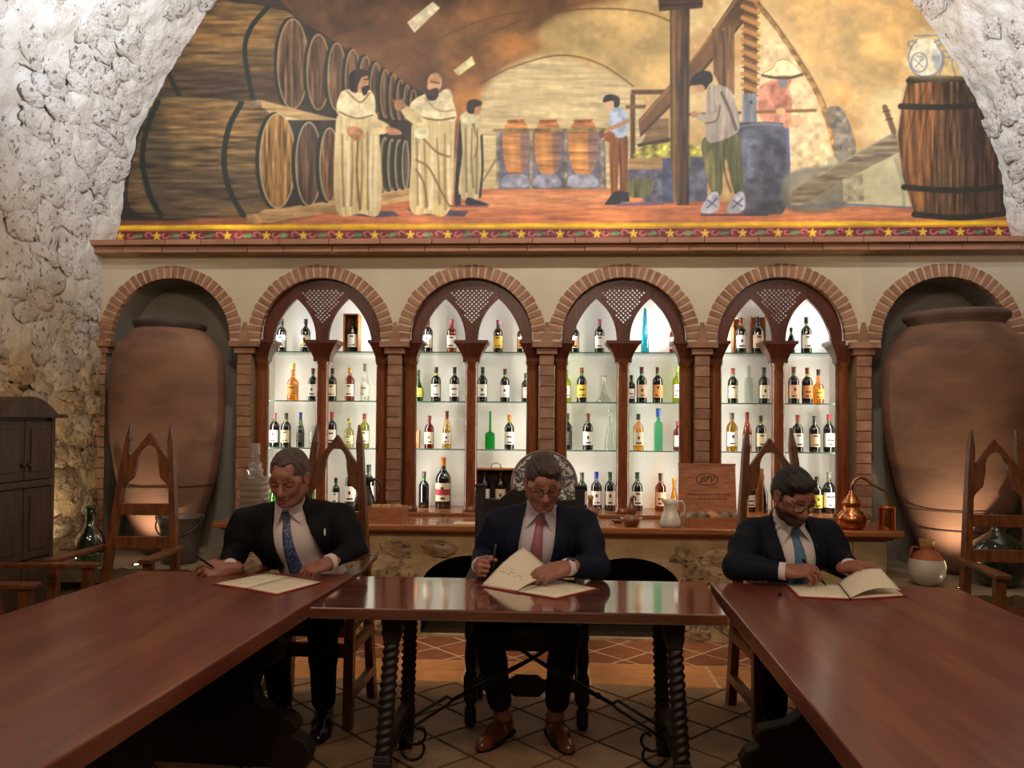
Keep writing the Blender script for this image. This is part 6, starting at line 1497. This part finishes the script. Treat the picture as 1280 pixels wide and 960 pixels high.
    def folds(xs, y0, y1, c, w_=2.2, al=.75, dx=0):
        for x in xs: stroke([(x, y0+r.uniform(0, 8)), (x+dx*.5+r.uniform(-1.5, 1.5), (y0+y1)/2), (x+dx+r.uniform(-2, 2), y1-r.uniform(0, 10))], w_, c, al, w2=w_*1.6)
    poly([(425, 262), (492, 264), (500, 270), (470, 272), (430, 268)], (70, 62, 88), None, 0, .9)
    poly([(428, 140), (466, 138), (474, 165), (476, 262), (450, 267), (420, 262), (419, 165)], CR_, N_v, .12, 1, True)
    folds((428, 440, 452, 459), 165, 262, FO); folds((434, 464, 470), 170, 262, HI, 3); stroke([(448, 168), (446, 215), (450, 262)], 3, (104, 82, 48), .8)
    poly([(424, 120), (434, 112), (464, 114), (468, 144), (446, 149), (422, 142)], (214, 196, 152), N_fine, .1, 1, True); stroke([(424, 140), (446, 148), (466, 144)], 2, (112, 88, 54), .9); stroke([(434, 114), (450, 128), (462, 116)], 2.2, (120, 96, 62), .9)
    poly([(466, 148), (486, 156), (484, 166), (470, 168), (462, 160)], CR_, N_fine, .1, 1, True); poly([(482, 158), (498, 162), (502, 168), (486, 168)], SKN, N_fine, .15, 1, True)
    poly([(436, 158), (450, 160), (456, 172), (444, 176), (434, 166)], SKN, N_fine, .2, 1, True)
    oval(450, 102, 11, 14, SKN, N_fine, .15); poly([(437, 112), (436, 96), (442, 88), (456, 87), (461, 94), (452, 97), (448, 106), (446, 116)], (42, 34, 30), N_fine, .3, 1, True); poly([(452, 110), (461, 107), (459, 117), (454, 119)], (44, 34, 30), None, 0, 1, True); stroke([(455, 99), (460, 99)], 1.4, (50, 36, 30))
    poly([(508, 260), (586, 264), (580, 271), (516, 268)], (66, 60, 88), None, 0, .9)
    poly([(516, 150), (534, 140), (566, 146), (568, 170), (562, 262), (536, 267), (513, 262), (514, 200)], CR_, N_v, .12, 1, True)
    folds((520, 530, 546, 556), 165, 262, FO, 2.2, .7, 2); folds((525, 540, 561), 175, 262, HI, 3)
    for q in ([(520, 200), (536, 210), (552, 240), (562, 258)], [(528, 172), (546, 190), (562, 196)], [(520, 212), (530, 230), (534, 258)]): stroke(q, 2.6, (116, 90, 52), .85)
    poly([(513, 130), (530, 118), (556, 116), (566, 126), (570, 150), (548, 149), (516, 146)], (218, 202, 160), N_fine, .1, 1, True); stroke([(516, 144), (546, 150), (568, 147)], 2.4, (112, 86, 50), .9); poly([(552, 114), (562, 112), (566, 124), (556, 124)], (212, 196, 156), N_fine, .1, 1, True); stroke([(530, 122), (548, 138), (566, 138)], 2, (150, 124, 80), .8)
    poly([(500, 136), (508, 132), (528, 146), (530, 156), (512, 152)], CR_, N_fine, .1, 1, True); poly([(493, 128), (500, 125), (508, 132), (500, 138), (494, 136)], SKN, N_fine, .15, 1, True); stroke([(495, 130), (492, 125)], 1.6, SKN); stroke([(501, 128), (503, 124)], 1.6, SKN)
    poly([(520, 162), (534, 160), (534, 172), (520, 172)], (224, 210, 172), N_fine, .1, 1, True)
    oval(543, 104, 9.5, 13, (184, 138, 98), N_fine, .15, 1, .15); poly([(531, 108), (536, 112), (546, 110), (549, 116), (544, 125), (534, 124)], (52, 38, 30), N_fine, .3, 1, True); stroke([(539, 102), (549, 104)], 1.6, (60, 42, 32)); poly([(531, 98), (534, 94), (534, 108)], (60, 44, 34), None, 0, 1)
    poly([(568, 250), (574, 160), (578, 148), (584, 150), (578, 200), (575, 250)], (36, 34, 36), N_fine, .2, 1, True)
    poly([(576, 148), (586, 142), (598, 150), (603, 190), (600, 246), (574, 244), (578, 190)], (192, 176, 132), N_v, .15, 1, True); folds((582, 590, 597), 160, 242, (120, 100, 66), 2, .8); stroke([(602, 170), (603, 210), (600, 246)], 3, (48, 42, 40)); stroke([(590, 152), (597, 176), (594, 196)], 2.4, (124, 104, 70), .9)
    poly([(576, 144), (588, 138), (600, 147), (592, 154), (578, 154)], (208, 194, 152), N_fine, .1, 1, True); oval(595, 135, 7, 9, SKN); poly([(584, 140), (584, 128), (592, 124), (602, 127), (601, 132), (594, 134), (592, 142)], (48, 36, 30), N_fine, .25, 1, True)
    poly([(568, 244), (576, 243), (576, 257), (570, 257)], (40, 38, 50)); poly([(584, 247), (596, 250), (610, 256), (584, 257)], (40, 38, 50), None, 0, 1, True); poly([(562, 256), (612, 256), (610, 259), (562, 259)], (96, 66, 70), None, 0, .7)
    # three jars in a rack
    poly([(622, 164), (756, 164), (758, 236), (622, 236)], (98, 96, 118), N_fine, .2, .9)
    for c in (645, 685, 729):
        k = 1.0 if c < 700 else 1.1
        poly([(c-15*k, 163), (c-10*k, 153), (c+10*k, 152), (c+15*k, 163), (c+17*k, 175), (c+15*k, 200), (c+8*k, 217), (c-8*k, 217), (c-15*k, 200), (c-17*k, 175)], (186, 124, 68), N_h, .3, 1, True)
        poly([(c+6*k, 165), (c+17*k, 165), (c+15*k, 200), (c+8*k, 216), (c+6*k, 200)], (112, 92, 96), N_h, .25, .75, True, 2)
        poly([(c-9*k, 176), (c-2, 178), (c-1, 205), (c-7*k, 208)], (212, 158, 92), N_h, .25, .6, True, 3)
        poly([(c-11*k, 150), (c+11*k, 149), (c+10*k, 153), (c-10*k, 154)], (150, 88, 52), N_fine, .2); poly([(c-13*k, 219), (c+11*k, 219), (c+15*k, 233), (c-17*k, 233)], (150, 150, 164), N_fine, .15, 1, True)
    for x in (622, 664, 707, 753): stroke([(x, 163), (x, 234)], 3.4, (140, 126, 90), 1, N_fine, .3)
    stroke([(618, 163), (758, 162)], 4, (122, 104, 66), 1, N_fine, .3); stroke([(604, 226), (622, 196)], 2.6, (140, 124, 88))
    # press frame
    BE, BD = (92, 64, 40), (60, 44, 32)
    poly([(789, 112), (840, 112), (840, 118), (789, 118)], BE, N_h, .3); poly([(788, 118), (794, 118), (794, 202), (788, 202)], BE, N_v, .3); poly([(782, 131), (808, 131), (806, 136), (782, 136)], (120, 92, 60), N_h, .3)
    poly([(806, 150), (836, 148), (836, 178), (798, 183), (806, 172)], (124, 98, 66), N_h, .35); poly([(796, 180), (838, 172), (838, 177), (798, 184)], BD)
    poly([(796, 198), (800, 186), (818, 180), (866, 180), (878, 198)], (164, 158, 72), N_fine, .5, 1, True)
    poly([(786, 198), (836, 196), (836, 212), (786, 214)], (158, 128, 84), N_h, .2); poly([(784, 212), (884, 210), (884, 252), (806, 252), (784, 226)], (92, 92, 108), N_fine, .25); poly([(828, 198), (842, 197), (842, 254), (828, 254)], (70, 76, 100), N_fine, .25); poly([(862, 196), (884, 196), (884, 214), (862, 214)], (84, 84, 100), N_fine, .2)
    poly([(784, 226), (814, 224), (812, 244), (788, 246)], (96, 96, 62), N_v, .35, 1, True)
    poly([(798, 150), (872, 66), (926, -14), (940, -14), (930, 26), (866, 104), (800, 172)], (104, 72, 44), N_blot, .35); stroke([(800, 152), (868, 72), (926, -8)], 3, (142, 104, 64), .8); stroke([(802, 168), (868, 100), (928, 28)], 3, BD, .9)
    poly([(890, 36), (918, 34), (918, 118), (904, 116), (892, 92)], (112, 80, 50), N_v, .4); stroke([(904, 40), (906, 112)], 3, BD, .8)
    poly([(837, -14), (862, -14), (861, 256), (846, 257), (838, 200)], (94, 66, 40), N_v, .4); poly([(852, -14), (862, -14), (861, 256), (850, 256)], BD, N_v, .4, .8); stroke([(842, -10), (843, 250)], 3, (140, 104, 60), .7)
    poly([(822, -14), (880, -14), (878, 10), (824, 14)], (66, 48, 36), N_h, .35); stroke([(824, 8), (878, 4)], 2, (44, 34, 26))
    # worker in the blue shirt
    poly([(768, 254), (830, 252), (830, 256), (770, 258)], (92, 82, 116), None, 0, .8)
    poly([(763, 168), (783, 168), (785, 200), (784, 242), (776, 242), (774, 205), (771, 242), (764, 242)], (122, 74, 44), N_v, .2, 1, True); stroke([(774, 180), (776, 215), (776, 240)], 1.6, (70, 42, 30), .9); poly([(768, 240), (777, 240), (776, 254), (757, 256), (758, 252)], (40, 42, 52), None, 0, 1, True); poly([(777, 240), (786, 240), (787, 252), (778, 253)], (44, 46, 56))
    poly([(764, 138), (776, 134), (784, 142), (787, 150), (782, 170), (766, 170), (762, 150)], (164, 178, 196), N_fine, .12, 1, True); stroke([(778, 146), (781, 160)], 2, (120, 134, 160), .8)
    stroke([(786, 151), (774, 156), (760, 162)], 5, SKN); oval(762, 171, 7, 7, (136, 74, 44), N_fine, .2); oval(752, 168, 3.4, 5, (110, 70, 50)); oval(763, 128, 8, 10, (206, 168, 134)); poly([(754, 128), (756, 120), (765, 118), (774, 122), (774, 132), (768, 134), (766, 126)], (44, 42, 48), N_fine, .2, 1, True)
    # screw, stone, pole, two workers
    poly([(929, -14), (947, -14), (946, 118), (930, 118)], (112, 76, 40), N_h, .3)
    for i in range(9):
        y = -6+i*14; stroke([(928, y), (938, y+4), (948, y+8)], 5.4, (168, 120, 64), .95); stroke([(928, y+6), (938, y+10), (948, y+14)], 2, (66, 44, 28), .9)
    poly([(928, 117), (946, 117), (946, 154), (928, 154)], (118, 118, 124), N_v, .2); oval(939, 128, 2, 2.4, (60, 60, 66))
    poly([(955, 92), (972, 80), (992, 84), (996, 100), (990, 160), (974, 162), (950, 152), (946, 120)], (206, 178, 132), N_fine, .1, .6, True, 4)
    poly([(952, 106), (972, 100), (986, 110), (990, 134), (984, 160), (968, 160), (950, 148), (948, 124)], (196, 128, 100), N_fine, .15, 1, True); poly([(966, 104), (982, 110), (984, 134), (968, 132), (964, 116)], (172, 108, 84), N_fine, .2, .9, True); poly([(976, 160), (986, 160), (988, 200), (986, 252), (978, 252)], (84, 88, 120), N_v, .15)
    oval(980, 100, 9, 13, (176, 112, 80), N_fine, .12); stroke([(976, 98), (985, 98)], 1.6, (70, 48, 40)); poly([(974, 100), (984, 100), (983, 109), (976, 108)], (108, 112, 120), None, 0, .9, True); poly([(953, 93), (966, 86), (970, 78), (982, 75), (990, 80), (1003, 92), (988, 94), (970, 94)], (232, 210, 152), N_fine, .15, 1, True); stroke([(953, 94), (968, 97), (988, 97), (1003, 93)], 3.4, (76, 62, 46)); stroke([(955, 91), (966, 85), (971, 77), (982, 74), (990, 79), (1002, 90)], 1.2, (150, 112, 62))
    poly([(920, 158), (930, 153), (974, 153), (980, 162), (985, 230), (980, 264), (966, 268), (928, 268), (921, 240)], (88, 88, 98), N_blot, .5, 1, True); poly([(955, 170), (980, 168), (984, 230), (976, 262), (950, 240)], (64, 62, 74), N_fine, .35, .7, True, 4); poly([(926, 170), (946, 168), (944, 220), (926, 240)], (106, 108, 124), N_fine, .3, .6, True, 4); stroke([(922, 159), (950, 155), (978, 157)], 2, (128, 128, 136), .7)
    stroke([(862, 143), (925, 141)], 3.4, (90, 62, 40)); stroke([(946, 140), (1019, 138)], 4, (128, 88, 52)); oval(976, 139, 6, 4.5, (204, 160, 110)); poly([(984, 146), (996, 144), (1004, 150), (996, 160), (986, 156)], (196, 148, 106), N_fine, .1, 1, True)
    poly([(880, 172), (922, 168), (926, 190), (930, 240), (918, 242), (908, 200), (904, 215), (902, 242), (890, 242), (880, 205)], (94, 94, 62), N_v, .25, 1, True); poly([(882, 200), (890, 190), (894, 230), (888, 236)], (146, 140, 76), N_v, .2, .7, True, 2); stroke([(904, 178), (906, 215), (914, 240)], 2, (54, 56, 44), .8)
    for x in (876, 908): poly([(x, 262), (x+12, 242), (x+22, 242), (x+22, 262), (x+6, 267)], (176, 176, 186), N_fine, .15, 1, True); stroke([(x+8, 250), (x+20, 258)], 1.4, (70, 70, 84)); stroke([(x+20, 248), (x+8, 260)], 1.4, (70, 70, 84))
    poly([(876, 267), (960, 268), (960, 270), (876, 270)], (60, 50, 70), None, 0, .8)
    poly([(884, 112), (896, 106), (912, 112), (920, 130), (924, 162), (900, 176), (884, 176), (882, 150)], (166, 152, 138), N_v, .15, 1, True); stroke([(902, 116), (912, 138), (920, 162)], 4, (92, 76, 66), .9); stroke([(896, 120), (902, 140), (890, 148), (874, 146)], 9, (172, 158, 142)); stroke([(900, 132), (896, 150), (882, 154)], 2.4, (104, 86, 74), .9); oval(868, 143, 5, 4, SKN)
    oval(876, 106, 8, 9, (190, 142, 106)); poly([(864, 106), (865, 96), (876, 89), (888, 90), (891, 100), (886, 106), (882, 112), (878, 106)], (34, 34, 38), N_fine, .2, 1, True)
    # rib of the vault, old beams, the right cask with its jars
    stroke([(946, 4), (970, 34), (994, 70), (1016, 106), (1032, 144), (1042, 180), (1047, 202)], 6, (146, 104, 58), .9, N_fine, .4); stroke([(948, 2), (972, 32), (998, 70), (1020, 106), (1036, 144), (1048, 200)], 1.8, (84, 58, 36), .7)
    GB = (122, 110, 92)
    poly([(1034, 196), (1126, 194), (1140, 258), (1030, 258)], (176, 166, 130), N_blot, .15, .9); poly([(984, 218), (1050, 210), (1056, 258), (984, 262)], (110, 104, 88), N_blot, .35, .9, True, 3)
    poly([(1034, 137), (1052, 135), (1064, 160), (1070, 188), (1058, 200), (1046, 200), (1042, 170)], GB, N_fine, .25, 1, True); poly([(990, 240), (1022, 218), (1120, 164), (1124, 190), (1054, 226), (1000, 258), (988, 258)], (126, 110, 84), N_h, .35); stroke([(1022, 220), (1118, 166)], 2, (156, 144, 118), .8)
    poly([(1053, 224), (1078, 218), (1080, 252), (1054, 252)], (146, 134, 104), N_fine, .2); stroke([(1106, 134), (1112, 150), (1117, 164)], 7, (110, 84, 56)); stroke([(1104, 140), (1112, 138)], 1.5, (70, 50, 36)); stroke([(1107, 150), (1116, 148)], 1.5, (70, 50, 36)); stroke([(1120, 200), (1128, 230), (1130, 258)], 5, (150, 140, 112), .8)
    stroke([(984, 258), (1060, 256), (1142, 260)], 3, (92, 98, 110), .8)
    poly([(1136, 95), (1216, 95), (1228, 132), (1246, 190), (1264, 268), (1204, 274), (1144, 270), (1128, 220), (1122, 170), (1128, 128)], (90, 64, 42), N_v, .55, 1, False)
    poly([(1140, 104), (1170, 104), (1168, 200), (1150, 268), (1128, 200), (1128, 140)], (136, 86, 46), N_v, .45, .75, True, 6); poly([(1190, 110), (1216, 108), (1262, 266), (1214, 270)], (56, 42, 34), N_v, .4, .7, False, 8)
    for x in (1148, 1163, 1178, 1193, 1208): stroke([(x*.5+588, 98), (x-6+(x-1180)*.25, 180), (x-4, 268)], 1.3, (50, 36, 26), .7)
    for q in ([(1136, 101), (1176, 98), (1218, 100)], [(1126, 133), (1176, 134), (1228, 131)], [(1130, 234), (1190, 238), (1256, 234)], [(1143, 268), (1200, 272), (1264, 266)]): stroke(q, 7.5, (42, 38, 28))
    poly([(1130, 62), (1142, 40), (1175, 38), (1200, 62), (1210, 94), (1136, 94)], (206, 180, 122), N_fine, .1, .7, True, 6)
    LN = (112, 116, 138)
    poly([(1146, 50), (1168, 50), (1178, 70), (1172, 90), (1160, 95), (1144, 92), (1136, 76), (1140, 60)], (218, 204, 168), N_fine, .08, 1, True)
    for q in ([(1143, 45), (1170, 44)], [(1146, 50), (1138, 62), (1136, 76), (1144, 92), (1158, 95), (1172, 90), (1178, 72), (1168, 50)], [(1140, 60), (1135, 55), (1140, 51), (1146, 54)], [(1172, 58), (1177, 54), (1174, 50), (1168, 53)]): stroke(q, 1.6, LN)
    ring(1149, 78, 10, 12, 1.5, LN); stroke([(1143, 74), (1154, 84)], 1.3, LN); stroke([(1154, 73), (1144, 84)], 1.3, LN); stroke([(1146, 70), (1153, 71)], 1.2, LN); poly([(1166, 60), (1176, 72), (1172, 88), (1166, 80)], (150, 152, 160), N_fine, .15, .7, True)
    for q in ([(1178, 64), (1194, 64)], [(1178, 64), (1180, 76), (1174, 94)], [(1194, 64), (1190, 78), (1194, 94)], [(1180, 72), (1190, 71)]): stroke(q, 1.5, LN)
    # borders
    sl = lambda x: -6*(x-145)/1115
    poly([(128, 282+.1), (1284, 282+sl(1284)), (1284, 288.6+sl(1284)), (128, 288.8)], (226, 176, 30), N_h, .18); stroke([(128, 287.6), (1284, 287.6+sl(1284))], 1.2, (120, 84, 30), .7, sm=False)
    poly([(128, 289), (1284, 289+sl(1284)), (1284, 306), (128, 306)], (112, 34, 40), N_fine, .2)
    x = 150; i = 0
    while x < 1262:
        y = 294.5+sl(x); k = i % 4
        if k == 0:
            for a in range(5): stroke([(x, y+1), (x+4*math.cos(a*1.257-1.57), y+1+4*math.sin(a*1.257-1.57))], 2.6, (220, 186, 50))
        elif k in (1, 3):
            a = np.linspace(0, 4.2, 12); stroke([(x+5.5*math.cos(t)*(1-t/7), y+4*math.sin(t)*(1-t/9)*(1 if k == 1 else -1)) for t in a], 1.4, (206, 140, 130), .9)
        else: oval(x, y+1, 6, 3.2, (84, 112, 66), N_fine, .3); stroke([(x-5, y+2), (x+5, y)], 1, (140, 160, 110))
        x += r.uniform(10, 13); i += 1
paint()
IMG[:] = np.clip(IMG*(1+.05*N_fine[..., None]), 0, 255)
YM = 5.75
gx = np.arange(-3.36, 3.361, .0074); gz = np.concatenate([np.arange(2.70, 4.79, .0074), np.linspace(4.80, 5.9, 30)])
GX, GZ = np.meshgrid(gx, gz); PW = np.stack([GX, np.full_like(GX, YM)+.004*vnoise(np.stack([GX*3, GZ*3, GX*0], -1)), GZ], -1)
dq = PW-CAM; wq = dq@FW; U_, V_ = 640+F_PX*(dq@RT)/wq, 480+SHIFT_PX-F_PX*(dq@UP)/wq
fx, fy = np.clip((U_-MX0)*MS, 0, MWD-1.01), np.clip((V_-MY0)*MS, 0, MHT-1.01); ix, iy = fx.astype(int), fy.astype(int); fx, fy = (fx-ix)[..., None], (fy-iy)[..., None]
Cc = (IMG[iy, ix]*(1-fx)+IMG[iy, ix+1]*fx)*(1-fy)+(IMG[iy+1, ix]*(1-fx)+IMG[iy+1, ix+1]*fx)*fy
Cc = Cc/255; Cc = np.where(Cc < .04045, Cc/12.92, ((Cc+.055)/1.055)**2.4)
keep = (GX**2+np.clip(GZ-ZS, 0, None)**2) < (HW+.06)**2
nx = len(gx); idx = np.arange(GX.size).reshape(GX.shape); kq = keep[:-1, :-1] | keep[1:, 1:]
qd = np.stack([idx[:-1, :-1], idx[:-1, 1:], idx[1:, 1:], idx[1:, :-1]], -1)[kq].astype(np.int32)
me = bpy.data.meshes.new('wall_painting'); me.vertices.add(GX.size); me.vertices.foreach_set('co', PW.astype(np.float32).ravel())
me.loops.add(qd.size); me.loops.foreach_set('vertex_index', qd.ravel()); me.polygons.add(len(qd)); me.polygons.foreach_set('loop_start', np.arange(0, qd.size, 4, dtype=np.int32)); me.polygons.foreach_set('loop_total', np.full(len(qd), 4, np.int32))
me.update(calc_edges=True)
ca = me.color_attributes.new('tint', 'FLOAT_COLOR', 'POINT'); cc4 = np.ones((GX.size, 4), np.float32); cc4[:, :3] = Cc.reshape(-1, 3); ca.data.foreach_set('color', cc4.ravel())
MURM = vcolmat('painted_plaster', .6); me.materials.append(MURM)
tag(link('wall_painting', me), 'large wall painting of a wine cellar with casks, monks and a press under the vault', 'painting')
